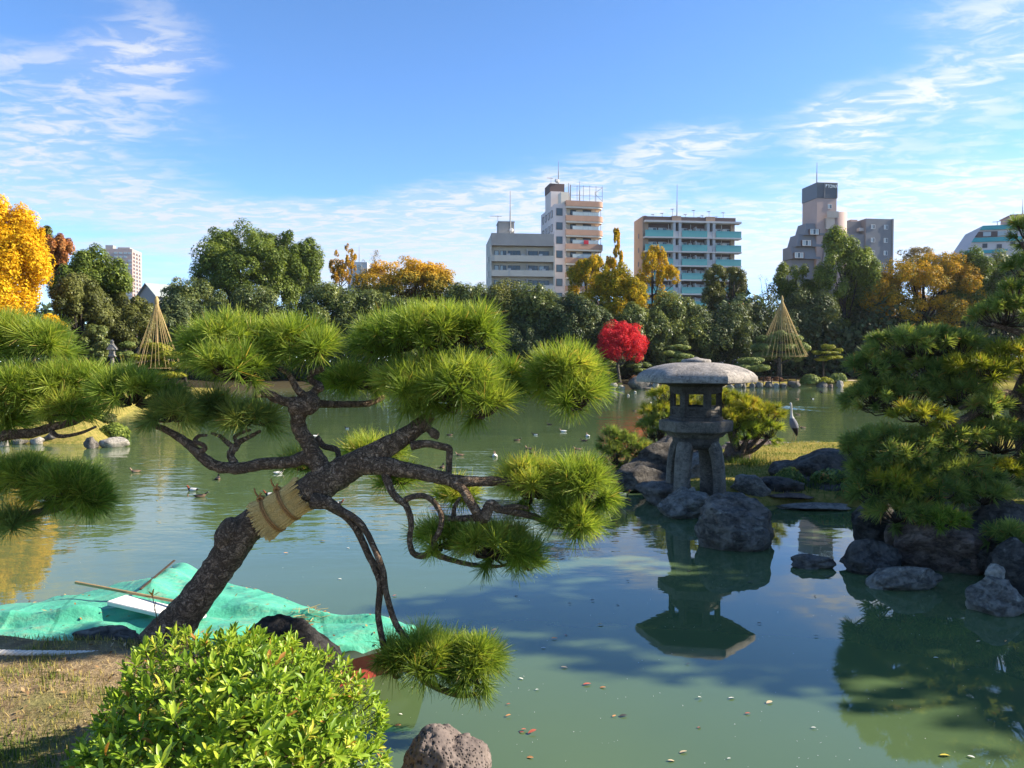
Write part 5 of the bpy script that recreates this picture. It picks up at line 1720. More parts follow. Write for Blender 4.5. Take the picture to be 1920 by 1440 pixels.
# low left bough
bough(pine, [(608, 885, 40), (580, 858, 34), (545, 866, 26), (490, 870, 25, -.02), (450, 878, 25, -.04), (405, 874, 23, -.06), (378, 856, 22, -.08), (352, 832, 20, -.1), (322, 812, 14, -.1), (296, 800, 12, -.1), (268, 792, 8, -.1)], D, 'bough', 12, 5, 0.16, 11)
bough(pine, [(370, 848, 14, -.08), (384, 842, 11, -.1), (380, 834, 10, -.11), (366, 828, 10, -.11), (372, 818, 8, -.1), (388, 816, 6, -.1)], D, 'branch', 8, 5, 0.15, 12)
bough(pine, [(440, 872, 18, -.02), (432, 852, 16), (442, 838, 17, .02), (450, 828, 12, .03), (470, 818, 9, .05), (488, 808, 6, .05)], D, 'branch', 9, 5, 0.25, 13)
bough(pine, [(440, 842, 12, .01), (424, 828, 10, .02), (412, 818, 8, .02), (396, 812, 5, .02)], D, 'branch', 8, 4, 0.2, 14)
bough(pine, [(446, 832, 9, .03), (440, 820, 8, .03), (452, 812, 7, .04), (470, 806, 5, .04)], D, 'branch', 8, 4, 0.2, 15)
# short crooked twig behind
bough(pine, [(594, 820, 14, .1), (606, 836, 13, .12), (628, 842, 13, .13), (634, 850, 12, .12), (632, 866, 11, .08), (620, 880, 12, .04)], D, 'branch', 8, 4, 0.15, 16)
# right: knob, squared branch, long bough
bough(pine, [(790, 792, 20, .04), (806, 806, 16, .0), (816, 815, 21, -.03), (819, 822, 10, -.03)], D, 'stub', 12, 3, 0.1, 17)
bough(pine, [(772, 836, 20, -.03), (800, 832, 16, -.05), (832, 838, 15, -.06), (842, 842, 15, -.06), (842, 862, 14, -.06), (841, 892, 13, -.05), (838, 905, 12, -.02)], D, 'branch', 9, 4, 0.08, 18)
bough(pine, [(655, 872, 52), (705, 872, 40, -.04), (755, 880, 34, -.08), (805, 890, 30, -.1), (850, 900, 25, -.12), (900, 903, 21, -.1), (935, 902, 19, -.08), (968, 908, 22, -.08), (990, 920, 14, -.05)], D, 'bough', 12, 5, 0.16, 19)
bough(pine, [(835, 898, 22, -.12), (866, 916, 21, -.14), (884, 945, 20, -.15), (905, 972, 24, -.16), (914, 958, 24, -.16), (920, 946, 22, -.15), (940, 956, 16, -.15), (975, 962, 15, -.12), (1010, 972, 14, -.1), (1045, 990, 9, -.05)], D, 'branch', 10, 5, 0.18, 20)
bough(pine, [(906, 970, 16, -.15), (872, 972, 13, -.1), (842, 972, 11, -.04), (832, 968, 9)], D, 'branch', 8, 4, 0.15, 21)
bough(pine, [(850, 972, 11, -.03), (852, 952, 9, -.02), (862, 934, 7)], D, 'branch', 8, 4, 0.15, 22)
bough(pine, [(940, 954, 12, -.15), (965, 950, 12, -.14), (990, 952, 8, -.12)], D, 'branch', 8, 4, 0.15, 23)
# looping bough under the trunk
bough(pine, [(722, 885, 22, -.06), (730, 912, 17, -.1), (742, 932, 16, -.12), (760, 946, 15, -.14), (768, 965, 14, -.14), (771, 985, 12, -.14), (768, 1012, 12, -.14), (774, 1036, 13, -.14), (792, 1043, 14, -.14), (812, 1034, 13, -.13)], D, 'branch', 9, 5, 0.15, 24)
bough(pine, [(752, 942, 15, -.13), (772, 932, 12, -.15), (795, 930, 12, -.17), (815, 943, 12, -.18), (828, 968, 12, -.18), (825, 992, 12, -.17), (814, 1015, 12, -.15), (812, 1036, 13, -.13), (840, 1048, 12, -.12), (880, 1058, 10, -.1), (925, 1062, 8, -.08), (950, 1060, 5, -.06)], D, 'branch', 9, 5, 0.14, 25)
# the hanging pair
bough(pine, [(588, 940, 36, -.08), (619, 946, 26, -.11), (661, 981, 16, -.14), (688, 1034, 15, -.17), (712, 1090, 15, -.2), (709, 1150, 13, -.22), (716, 1195, 13, -.24), (726, 1229, 13, -.25), (750, 1237, 13, -.26), (765, 1255, 14, -.27), (784, 1264, 14, -.28), (800, 1278, 16, -.28), (840, 1297, 14, -.28), (872, 1304, 12, -.28), (905, 1298, 7, -.28)], D, 'bough', 10, 5, 0.14, 26)
bough(pine, [(610, 938, 24, -.12), (637, 956, 17, -.15), (671, 976, 14, -.18), (694, 1011, 13, -.2), (716, 1064, 14, -.22), (724, 1112, 13, -.23), (742, 1169, 13, -.25), (769, 1210, 12, -.26), (771, 1240, 12, -.27), (784, 1262, 13, -.28)], D, 'bough', 10, 5, 0.14, 27)
bough(pine, [(770, 1252, 9, -.27), (748, 1256, 9, -.3), (738, 1262, 8, -.32), (742, 1270, 8, -.33), (750, 1268, 6, -.33)], D, 'branch', 8, 4, 0.1, 28)
bough(pine, [(790, 1262, 9, -.28), (800, 1252, 9, -.27), (815, 1258, 8, -.26), (835, 1266, 6, -.25)], D, 'branch', 8, 4, 0.1, 29)
# clouds of needles
pad(pine, 430, 655, 98, 62, D + .05, 46, seed=1, per=106)
pad(pine, 438, 698, 90, 54, D - .12, 32, seed=2, per=106)
pad(pine, 550, 647, 76, 42, D + .08, 32, seed=3, per=106)
pad(pine, 596, 662, 48, 38, D - .05, 12, seed=34, per=106)
pad(pine, 742, 645, 98, 54, D + .25, 48, seed=4, per=106)
pad(pine, 815, 640, 95, 62, D + .2, 48, seed=5, per=106)
pad(pine, 885, 632, 62, 54, D + .15, 24, seed=6, per=106)
pad(pine, 780, 735, 85, 58, D + .05, 44, seed=7, per=106)
pad(pine, 860, 735, 104, 66, D - .02, 62, seed=8, per=106)
pad(pine, 910, 770, 66, 48, D - .12, 24, seed=9, per=106)
pad(pine, 945, 715, 48, 36, D + .3, 16, seed=10)
pad(pine, 1060, 718, 80, 62, D + .1, 52, seed=11, per=136)
pad(pine, 1085, 752, 60, 52, D - .02, 20, seed=12, per=106)
pad(pine, 1000, 920, 80, 54, D + .02, 44, seed=13, per=119)
pad(pine, 1085, 930, 72, 70, D - .05, 56, seed=14, per=106)
pad(pine, 1075, 985, 66, 44, D - .15, 24, seed=15, per=119)
pad(pine, 830, 1022, 66, 44, D, 26, seed=16, per=102)
pad(pine, 925, 1035, 84, 52, D - .08, 46, seed=17, per=110)
pad(pine, 988, 1062, 44, 44, D - .12, 16, seed=18, per=110)
pad(pine, 800, 1240, 88, 46, D - .25, 40, seed=19, per=110)
pad(pine, 890, 1262, 64, 62, D - .3, 42, seed=20, per=119)
pad(pine, 730, 1248, 34, 40, D - .28, 8, seed=33, per=90)
pad(pine, 250, 745, 84, 50, D - .05, 44, 'needle', seed=21, per=93)
pad(pine, 325, 782, 62, 40, D - .1, 24, 'needle_dark', seed=22, per=119)
pad(pine, 405, 772, 50, 36, D + .1, 18, 'needle_dark', seed=36, per=110)
pad(pine, 470, 790, 66, 34, D + .05, 22, 'needle_dark', seed=23, per=102)
pad(pine, 660, 722, 74, 32, D + .4, 34, seed=24, per=102)
pad(pine, 560, 878, 46, 30, D + .25, 10, 'needle_dark', seed=25, per=93)
pad(pine, 705, 852, 70, 24, D + .5, 22, seed=26, per=85)
pad(pine, 745, 905, 50, 26, D + .4, 14, seed=27, per=85)
pad(pine, 860, 935, 58, 30, D + .3, 20, seed=28, per=85)

# straw belt round the trunk
M['straw'] = None
m, t, bs = new_mat('straw_mat')
co = obj_co(t)
st_ = t.noise(t.mapping(co, scale=(1, 1, 1)), 160, 3, 0.7)
n1 = t.noise(co, 14, 4, 0.6)
c = t.mix(t.maprange(st_, 0.35, 0.65), (0.44, 0.27, 0.08), (0.84, 0.60, 0.25))
c = t.mix(t.maprange(n1, 0.5, 0.75, 0, 0.6), c, (0.36, 0.24, 0.10))
t.set(bs.inputs['Base Color'], c)
bs.inputs['Roughness'].default_value = 0.85
bs.inputs['Specular IOR Level'].default_value = 0.15
M['straw'] = m
w0, w1 = P(489, 979, D), P(573, 924, D)
belt = empty('straw_belt', (w0 + w1) / 2, 0, 'straw mat belt tied with two ropes round the leaning pine trunk', 'straw belt')
axd = (w1 - w0).normalized()
s_ = axd.orthogonal().normalized()
t_ = axd.cross(s_)
Lw = (w1 - w0).length
g = np.random.default_rng(9)
mb = MB()
k = 110
for i in range(k):
    a0, a1 = 2 * math.pi * i / k, 2 * math.pi * (i + 0.93) / k
    e0, e1 = g.uniform(-0.014, 0.014), g.uniform(-0.016, 0.016)
    rj = g.normal(0, 0.0022)
    cols = []
    for (f, r_) in ((0.0, 0.126), (0.2, 0.114), (0.27, 0.109), (0.45, 0.109), (0.62, 0.101), (0.8, 0.101), (1.0, 0.103)):
        ln_ = -Lw / 2 + f * Lw + (e0 if f == 0 else e1 if f == 1 else 0)
        cols.append([axd * ln_ + (s_ * math.cos(a) + t_ * math.sin(a)) * (r_ + rj + (g.normal(0, 0.006) if f in (0, 1) else 0)) for a in (a0, (a0 + a1) / 2, a1)])
    vs = [p for c3 in cols for p in c3]
    for j in range(len(cols)):
        vs[3 * j + 1] = vs[3 * j + 1] * 1.0 + (vs[3 * j + 1] - axd * vs[3 * j + 1].dot(axd)).normalized() * 0.004
    fs = []
    for j in range(len(cols) - 1):
        fs += [(3 * j, 3 * j + 1, 3 * j + 4, 3 * j + 3), (3 * j + 1, 3 * j + 2, 3 * j + 5, 3 * j + 4)]
    mb.add(vs, fs)
o = part('straw_mat', belt, mb, M['straw'], False)
o['kind'] = 'stuff'
part('mat_lining', belt, MB().rings([[axd * z_ + (s_ * math.cos(a) + t_ * math.sin(a)) * (0.111 if z_ < 0 else 0.096) for a in [2 * math.pi * i / 40 for i in range(40)]] for z_ in (-Lw / 2 + 0.02, Lw / 2 - 0.02)]), M['straw'], True)
M['rope_brown'] = plain('palm_rope', (0.38, 0.19, 0.07), 0.9, 0.1, 0.3, 90, 0.004)
for f in (0.27, 0.62):
    for q in (-0.007, 0.007):
        pts = [axd * (-Lw / 2 + f * Lw + q) + (s_ * math.cos(a) + t_ * math.sin(a)) * (0.117 if f < 0.4 else 0.109) for a in [2 * math.pi * i / 40 for i in range(41)]]
        part('tie_rope', belt, MB().tube(pts, [0.0068] * 41, 6), M['rope_brown'], True)
    kd = (Vector((-0.5, -0.25, 0.85)) - axd * Vector((-0.5, -0.25, 0.85)).dot(axd)).normalized()
    kp = axd * (-Lw / 2 + f * Lw) + kd * (0.122 if f < 0.4 else 0.114)
    kn = MB()
    for q in range(3):
        ph = q * 2.1
        kn.tube([kp + Vector((0.018 * math.cos(ph + i * 1.26), 0.012 * math.sin(i * 1.26), 0.016 * math.sin(ph + i * 1.26))) for i in range(6)], [0.007] * 6, 6, 0, 3)
    kn.tube([kp, kp + kd * 0.03 + Vector((-.012, 0, .012)), kp + kd * 0.05 + Vector((-.005, -.01, .03))], [.007, .006, .004], 5, 0, 3)
    kn.tube([kp, kp + kd * 0.025 + Vector((.015, -.01, .012)), kp + kd * 0.035 + Vector((.03, -.01, .01))], [.007, .006, .004], 5, 0, 3)
    part('knot', belt, kn, M['rope_brown'], True)

# pine on the left edge
lp = empty('black_pine', (-3.9, 4.9, 0.4), 0, 'pine at the left edge reaching in with bright needle clouds', 'tree')
D2 = 4.9
bough(lp, [(-230, 1230, 110, .1), (-215, 1080, 95, .1), (-180, 950, 85, .1), (-160, 840, 70, .1), (-150, 700, 52, .1), (-130, 620, 30, .1)], D2, 'trunk', 16, 5, 0.15, 41)
bough(lp, [(-160, 850, 40, .1), (-60, 832, 26, .05), (10, 816, 22), (60, 812, 20), (100, 800, 18), (140, 790, 15), (175, 770, 10)], D2, 'bough', 10, 5, 0.16, 42)
bough(lp, [(-180, 960, 40, .1), (-90, 985, 30, .05), (0, 968, 22, -.05), (50, 965, 18, -.08), (90, 958, 15, -.08), (130, 950, 10, -.08)], D2, 'bough', 10, 5, 0.16, 43)
bough(lp, [(-155, 730, 36, .1), (-60, 720, 24, .1), (10, 708, 16, .1), (60, 690, 10, .1)], D2, 'bough', 10, 5, 0.16, 44)
bough(lp, [(90, 802, 12), (110, 818, 9, -.05), (150, 812, 7, -.08), (180, 800, 5, -.1)], D2, 'branch', 8, 4, 0.15, 45)
bough(lp, [(100, 800, 12), (92, 770, 9, .05), (110, 745, 7, .05)], D2, 'branch', 8, 4, 0.15, 46)
for i, a in enumerate(((10, 640, 58, 52, .2, 30), (78, 652, 62, 50, .15, 34), (30, 748, 68, 64, -.05, 46), (112, 732, 74, 48, .05, 48), (165, 726, 52, 40, .1, 22), (60, 765, 60, 46, .0, 26), (120, 775, 66, 36, -.05, 22), (20, 795, 44, 30, .1, 16),
                       (40, 905, 72, 48, -.05, 48), (120, 925, 82, 52, -.1, 56), (165, 945, 44, 42, -.12, 18), (20, 990, 36, 26, -.15, 9), (-60, 640, 70, 60, .1, 36), (-70, 760, 70, 60, .0, 34), (-60, 905, 70, 50, .0, 30))):
    pad(lp, a[0], a[1], a[2] * 0.93, a[3] * 0.9, D2 + a[4], a[5], 'needle_dark' if i == 11 else 'needle', 110, seed=50 + i)

# pine over the right-hand rocks
rp = empty('spreading_pine', (ptx(2010, 9.2), 9.2, 0.3), 0, 'dark spreading pine leaning over the rocks at the right edge', 'tree')
D3 = 9.2
bough(rp, [(2030, 1010, 90, .2), (1990, 930, 75, .15), (1948, 860, 62, .1), (1930, 800, 56, .05), (1922, 750, 50), (1950, 680, 40, .1), (1975, 600, 30, .1), (1960, 500, 22, .1), (1935, 430, 12, .1)], D3, 'trunk', 14, 5, 0.14, 71)
bough(rp, [(1935, 765, 34), (1890, 742, 26, -.1), (1850, 762, 20, -.2), (1815, 782, 16, -.3), (1780, 796, 14, -.4), (1740, 795, 9, -.5)], D3, 'bough', 9, 5, 0.16, 72)
bough(rp, [(1880, 745, 18, -.1), (1860, 738, 14, -.15), (1832, 748, 12, -.2), (1800, 766, 8, -.3)], D3, 'branch', 8, 4, 0.16, 73)
bough(rp, [(1950, 690, 26, .1), (1880, 690, 18, .2), (1800, 680, 14, .3), (1730, 672, 11, .3), (1660, 690, 7, .3)], D3, 'bough', 8, 5, 0.16, 74)
bough(rp, [(1945, 850, 30, .1), (1880, 870, 22, -.1), (1800, 890, 17, -.3), (1740, 915, 12, -.4), (1690, 925, 8, -.5)], D3, 'bough', 8, 5, 0.16, 75)
bough(rp, [(1960, 640, 18, .1), (1900, 620, 12, .2), (1860, 608, 8, .2)], D3, 'bough', 8, 4, 0.16, 76)
bough(rp, [(1960, 530, 14, .1), (1935, 490, 9, .05), (1915, 455, 6)], D3, 'branch', 8, 4, 0.16, 77)
bough(rp, [(1990, 940, 24), (1930, 990, 16, -.8), (1890, 1030, 12, -1.2), (1870, 1045, 7, -1.3)], D3, 'bough', 8, 4, 0.16, 78)
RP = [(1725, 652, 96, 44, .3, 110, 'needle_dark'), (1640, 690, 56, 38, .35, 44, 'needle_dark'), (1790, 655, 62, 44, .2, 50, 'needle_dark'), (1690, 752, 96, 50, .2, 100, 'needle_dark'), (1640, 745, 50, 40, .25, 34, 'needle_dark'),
      (1830, 698, 72, 40, -.1, 60, 'needle_gold'), (1900, 676, 60, 42, -.1, 46, 'needle_gold'), (1800, 745, 60, 42, -.1, 44, 'needle_dark'), (1722, 782, 56, 30, -.4, 34, 'needle_gold'),  # gold pads put the sunlit patches into the needle colour
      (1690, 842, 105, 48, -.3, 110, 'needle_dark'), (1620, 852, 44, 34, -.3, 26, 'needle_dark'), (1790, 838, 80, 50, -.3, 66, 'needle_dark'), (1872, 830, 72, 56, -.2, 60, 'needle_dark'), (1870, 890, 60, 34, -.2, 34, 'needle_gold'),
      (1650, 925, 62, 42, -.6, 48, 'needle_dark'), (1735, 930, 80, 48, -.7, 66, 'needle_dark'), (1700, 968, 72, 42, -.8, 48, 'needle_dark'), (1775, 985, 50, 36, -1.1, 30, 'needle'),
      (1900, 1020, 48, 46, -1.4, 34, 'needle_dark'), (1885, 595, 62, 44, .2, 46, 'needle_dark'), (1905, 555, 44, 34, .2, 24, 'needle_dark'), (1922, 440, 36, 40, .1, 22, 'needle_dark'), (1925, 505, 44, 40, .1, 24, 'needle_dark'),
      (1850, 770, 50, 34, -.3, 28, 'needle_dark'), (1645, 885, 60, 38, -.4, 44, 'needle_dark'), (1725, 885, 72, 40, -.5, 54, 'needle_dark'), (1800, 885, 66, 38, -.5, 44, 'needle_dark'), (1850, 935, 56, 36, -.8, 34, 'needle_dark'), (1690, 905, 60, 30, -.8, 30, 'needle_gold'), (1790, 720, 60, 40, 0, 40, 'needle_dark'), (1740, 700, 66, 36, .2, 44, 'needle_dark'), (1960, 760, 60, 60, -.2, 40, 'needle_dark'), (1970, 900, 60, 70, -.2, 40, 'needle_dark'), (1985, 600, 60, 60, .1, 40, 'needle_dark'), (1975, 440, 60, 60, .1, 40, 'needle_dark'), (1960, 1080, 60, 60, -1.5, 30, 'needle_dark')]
for i, a in enumerate(RP):
    big_ = 1.06
    pad(rp, a[0], a[1] + 3, a[2] * big_, a[3] * 0.92 * max(1, big_ - 0.1), D3 + a[4], a[5], a[6], 62, 0.135, 0.0115, seed=80 + i, under=0.04, tuft=0.68)
# off to the right more garden trees stand on the same bank and shade this corner
def shade_pine(label, x, y, h, seed):
    g = np.random.default_rng(seed)
    root = empty('garden_tree', (x, y, 0.35), 0, label, 'tree', 'trees on the right bank outside the view')
    L = lobes_of((x, y, 0.35 + h * 0.62), (h * 0.30, h * 0.30, h * 0.34), 14, g)
    V, Fq, var = leaves_on(L, 8500, 0.13, g, 0.3)
    np_mesh('crown', V, Fq, M['leaf_dark'], root, var=var)
    tv, tf = trunk_np((x, y, 0.3), (x, y, h * 0.8), 0.16, [l[0] for l in L[:8]], g)
    np_mesh('trunk', tv, tf, M['bark_far'], root, smooth=True)


shade_pine('tall evergreen on the right bank beyond the frame edge', 13.6, 7.7, 8.4, 3)
shade_pine('fifth evergreen on the right bank beyond the frame edge', 15.4, 5.0, 7.6, 8)
shade_pine('fourth evergreen on the right bank beyond the frame edge', 13.4, 11.7, 7.4, 6)
shade_pine('second evergreen on the right bank beyond the frame edge', 14.6, 14.6, 6.8, 4)
shade_pine('third evergreen on the right bank beyond the frame edge', 20.0, 16.5, 7.5, 5)

# small pines round the lantern
def low_pine(label, px, base_py, d, pads_, seed, mat):
    x = ptx(px, d)
    root = empty('low_pine', (x, d, 0.2), 0, label, 'tree', 'low pines by the stone lantern')
    for i, a in enumerate(pads_):
        dd = d + a[4]
        bough(root, [(px, base_py, 16), ((px + a[0]) / 2, (base_py + a[1]) / 2 + 12, 10, a[4] / 2), (a[0], a[1] + 8, 6, a[4])], d, 'branch', 7, 4, 0.2, seed + i)
        pad(root, a[0], a[1], a[2], a[3], dd, a[5], a[6] if len(a) > 6 else mat, 75, 0.15, 0.010, seed=seed * 7 + i, hi=70)


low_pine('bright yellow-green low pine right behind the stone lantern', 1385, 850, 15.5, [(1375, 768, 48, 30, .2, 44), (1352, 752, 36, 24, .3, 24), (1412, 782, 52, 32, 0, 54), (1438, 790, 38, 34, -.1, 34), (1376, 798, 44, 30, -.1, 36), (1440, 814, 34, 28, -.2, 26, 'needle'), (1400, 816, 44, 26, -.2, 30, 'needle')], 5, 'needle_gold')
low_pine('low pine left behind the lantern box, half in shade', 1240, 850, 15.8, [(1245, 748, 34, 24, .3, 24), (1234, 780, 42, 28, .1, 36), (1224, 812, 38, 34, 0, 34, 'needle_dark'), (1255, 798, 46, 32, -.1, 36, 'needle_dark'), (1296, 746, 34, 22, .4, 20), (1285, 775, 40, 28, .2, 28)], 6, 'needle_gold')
for (px, py, hw, d_, lb, sd) in ((1560, 945, 40, 12.6, 'dark green bush at the back of the inlet below the lawn', 1), (1480, 918, 30, 12.7, 'dark low bush between the lawn boulders', 2), (1610, 930, 46, 11.9, 'dark bush at the left foot of the spreading pine', 3)):
    shrub(lb, px, py, hw, 14, d_, 'needle_dark', 60 + sd, 0.035, 'bushes by the inlet', n=1500)
low_pine('dark low pine tufts overhanging the water left of the long boulder', 1165, 872, 14.6, [(1148, 836, 30, 34, 0, 26), (1180, 840, 34, 30, .1, 28), (1152, 862, 28, 30, -.1, 20), (1202, 850, 30, 24, .1, 18)], 7, 'needle_dark')

# ================================================================== COVERED BOAT
m, t, bs = new_mat('green_tarp')
co = obj_co(t)
n1 = t.noise(co, 2.2, 5, 0.65)
n2 = t.noise(t.mapping(co, scale=(1, 3, 1)), 9, 6, 0.7)
c = t.mix(t.maprange(n1, 0.35, 0.65), (0.070, 0.37, 0.235), (0.100, 0.42, 0.280))
sx_t = t.node('ShaderNodeSeparateXYZ')
t.l.new(co, sx_t.inputs[0])
sm_ = t.math('ABSOLUTE', t.math('SUBTRACT', t.math('FRACT', t.math('ADD', t.math('MULTIPLY', sx_t.outputs[0], 1.05), t.math('MULTIPLY', sx_t.outputs[1], 0.35))), 0.5))
c = t.mix(t.maprange(sm_, 0.012, 0.016, 0.55, 0.0), c, (0.02, 0.16, 0.10))
c = t.mix(t.math('MULTIPLY', t.maprange(n2, 0.48, 0.72), t.maprange(n1, 0.42, 0.62, 0.05, 0.75)), c, (0.34, 0.33, 0.20))
t.set(bs.inputs['Base Color'], c)
bs.inputs['Roughness'].default_value = 0.42
bs.inputs['Specular IOR Level'].default_value = 0.4
t.set(bs.inputs['Normal'], t.bump(t.math('ADD', t.noise(t.mapping(co, scale=(1, 1.6, 1)), 5, 4, 0.5), t.math('MULTIPLY', t.noise(co, 22, 4, 0.6), 0.25)), 0.03))
M['tarp'] = m
M['hull_red'] = plain('red_hull_paint', (0.34, 0.055, 0.04), 0.4, 0.4, 0.2, 12, 0.004)
M['gunwale'] = plain('cream_gunwale', (0.72, 0.66, 0.52), 0.5, 0.3, 0.08, 10)
M['wood_grey'] = plain('grey_wood', (0.36, 0.30, 0.24), 0.8, 0.2, 0.2, 14, 0.004)
M['board_white'] = plain('white_board', (0.74, 0.72, 0.68), 0.6, 0.2, 0.05, 10)
boat = empty('work_boat', (-2.3, 5.75, 0), 0, 'flat red-hulled work boat moored at the bank under a green tarpaulin', 'boat')
plan = [(-1.15, 5.14), (-0.76, 5.46), (-1.64, 5.93), (-2.35, 6.42), (-3.0, 6.85), (-3.6, 6.1), (-4.4, 5.65), (-4.4, 5.28), (-2.6, 5.16)]
cx, cy = -2.4, 5.6
inn = lambda k: [((x - cx) * k + cx, (y - cy) * k + cy) for x, y in plan]
hull = MB().rings([[(x + 2.3, y - 5.75, z) for x, y in inn(k)] for k, z in ((0.93, -0.25), (0.955, 0.0), (0.985, 0.2))])
part('hull', boat, hull, M['hull_red'])
part('gunwale', boat, MB().rings([[(x + 2.3, y - 5.75, z) for x, y in inn(k)] for k, z in ((0.97, 0.19), (1.02, 0.195), (1.025, 0.262), (0.95, 0.276))]), M['gunwale'], bevel=0.006)
part('deck_board', boat, MB().box(-0.1, 0.1, -0.3, 0.3, 0.0, 0.03, mat=Matrix.Translation((1.02, -0.34, 0.279)) @ Matrix.Rotation(R(38), 4, 'Z')), M['wood_grey'])
part('cleat', boat, MB().box(-0.05, 0.05, -0.12, 0.12, 0, 0.05, mat=Matrix.Translation((1.30, -0.36, 0.279)) @ Matrix.Rotation(R(38), 4, 'Z')), M['gunwale'], bevel=0.01)
part('mooring_rope', boat, MB().tube([(1.05, -0.5, 0.30), (1.2, -0.42, 0.325), (1.3, -0.43, 0.33), (1.42, -0.35, 0.31), (1.45, -0.33, 0.2)], [0.014] * 5, 6, 0, 5), M['straw_rope'], True)

# tarpaulin: a draped sheet with folds and a hanging skirt
def poly_at(pts, s):
    pts = np.array(pts, float)
    ln = np.hypot(*np.diff(pts, axis=0).T)
    cu_ = np.concatenate([[0], np.cumsum(ln)]) / ln.sum()
    return np.stack([np.interp(s, cu_, pts[:, 0]), np.interp(s, cu_, pts[:, 1])], -1)


farE = [(-0.66, 5.44), (-1.0, 5.66), (-1.64, 6.02), (-2.3, 6.5), (-2.8, 6.92), (-3.08, 7.0), (-3.3, 6.7), (-3.5, 6.36), (-3.9, 6.0), (-4.55, 5.65)]
nearE = [(-0.74, 5.24), (-1.15, 5.10), (-1.7, 5.08), (-2.4, 5.10), (-3.4, 5.18), (-4.55, 5.24)]
ns, nt = 260, 90
g = np.random.default_rng(15)
CREASE = [(g.uniform(-4.2, -0.9), g.uniform(5.1, 6.6), g.uniform(-0.6, 0.5) + (1.57 if k_ % 4 == 0 else 0.0), g.uniform(0.012, 0.03), g.uniform(0.004, 0.012) * (1 if k_ % 3 else -0.6)) for k_ in range(34)]
S = np.linspace(0, 1, ns)
fe, ne = poly_at(farE, S), poly_at(nearE, S)
rows = []
for j in range(nt + 1):
    t0 = j / nt
    tt = np.clip((t0 - 0.10) / 0.80, 0, 1)
    xy = ne * (1 - tt) + fe * tt
    out = unit(fe - ne)
    skirt = max(0.0, 0.10 - t0) / 0.10 + max(0.0, t0 - 0.90) / 0.10
    xy = xy + out * (0.035 * skirt * (1 if t0 > 0.5 else -1))
    x, y = xy[:, 0], xy[:, 1]
    z = 0.31 + 0.055 * np.sin(np.pi * tt) + 0.035 * wave2(x * 1.1 + 0.5, y * 1.3) + 0.012 * np.sin(x * 13 + 5 * np.sin(y * 3)) * np.sin(y * 6 + x)
    z += 0.10 * np.exp(-((x + 2.95 + (y - 6.9) * 0.12) / 0.16) ** 2) * sm(y, 5.5, 6.8)            # ridge over the far corner
    z += 0.035 * np.exp(-((y - 5.62 - 0.08 * np.sin(x * 2.2)) / 0.05) ** 2)                         # long fold
    z -= 0.03 * np.exp(-((y - 5.52 - 0.08 * np.sin(x * 2.2)) / 0.045) ** 2)
    z += 0.022 * np.sin((x * 0.8 + y) * 17) * np.exp(-((x + 2.6) / 0.5) ** 2)
    drop = (0.17 + 0.04 * np.sin(S * 46) + 0.03 * np.sin(S * 120)) * (1 if t0 > 0.5 else sm(S, 0.02, 0.3) * 0.85 + 0.15)
    z -= skirt ** 1.3 * drop
    for (qx, qy, qa, qw, qh) in CREASE:
        dd_ = (x - qx) * math.sin(qa) - (y - qy) * math.cos(qa)
        al_ = (x - qx) * math.cos(qa) + (y - qy) * math.sin(qa)
        z += qh * np.exp(-np.abs(dd_ + 0.05 * np.sin(al_ * 5)) / qw) * np.exp(-(al_ / 0.55) ** 2)
    x = x + skirt * 0.02 * np.sin(S * 90)
    rows.append(np.stack([x, y + skirt * 0.018 * np.sin(S * 75), z], -1))
V = np.array(rows).reshape(-1, 3)
ii = np.arange((nt + 1) * ns).reshape(nt + 1, ns)
Fq = np.stack([ii[:-1, :-1], ii[:-1, 1:], ii[1:, 1:], ii[1:, :-1]], -1).reshape(-1, 4)
# closing flap at the right-hand end
E = V.reshape(nt + 1, ns, 3)[:, 0, :]
E2 = E + np.array([0.035, -0.02, 0])
E2[:, 2] = E[:, 2] - 0.02 - 0.10 * sm(np.arange(nt + 1) / nt, 0.2, 0.8)
b0 = len(V)
V = np.vstack([V, E2])
Fq = np.vstack([Fq, np.array([[ii[j + 1, 0], b0 + j + 1, b0 + j, ii[j, 0]] for j in range(nt)])])
tarp = np_mesh('tarpaulin', V, Fq, M['tarp'], smooth=True)
tag(tarp, 'faded green tarpaulin with folds and dirt draped over the boat', 'tarpaulin')
tz = lambda x, y: float(V[np.argmin((V[:, 0] - x) ** 2 + (V[:, 1] - y) ** 2), 2])


def lay(name, label, cat, a, b, wd, th, mat, lift=0.0, round_=False):
    a, b = Vector((*a, 0)), Vector((*b, 0))
    a.z, b.z = tz(a.x, a.y) + lift, tz(b.x, b.y) + lift
    mid_ = (a + b) / 2
    mid_.z = max(mid_.z, tz(mid_.x, mid_.y) + lift * 0.8)
    o = empty(name, mid_, 0)
    bpy.data.objects.remove(o)
    dv = (b - a)
    q = dv.to_track_quat('X', 'Z').to_matrix().to_4x4()
    L_ = dv.length
    mb = MB()
    if round_:
        mb.cyl((-L_ / 2, 0, 0), (L_ / 2, 0, 0), th, th * 0.85, 8)
    else:
        mb.box(-L_ / 2, L_ / 2, -wd / 2, wd / 2, 0, th)
    o = mb.build(name, M[mat], bevel=0.0 if round_ else 0.004)
    o.matrix_world = Matrix.Translation(mid_) @ q
    return tag(o, label, cat)


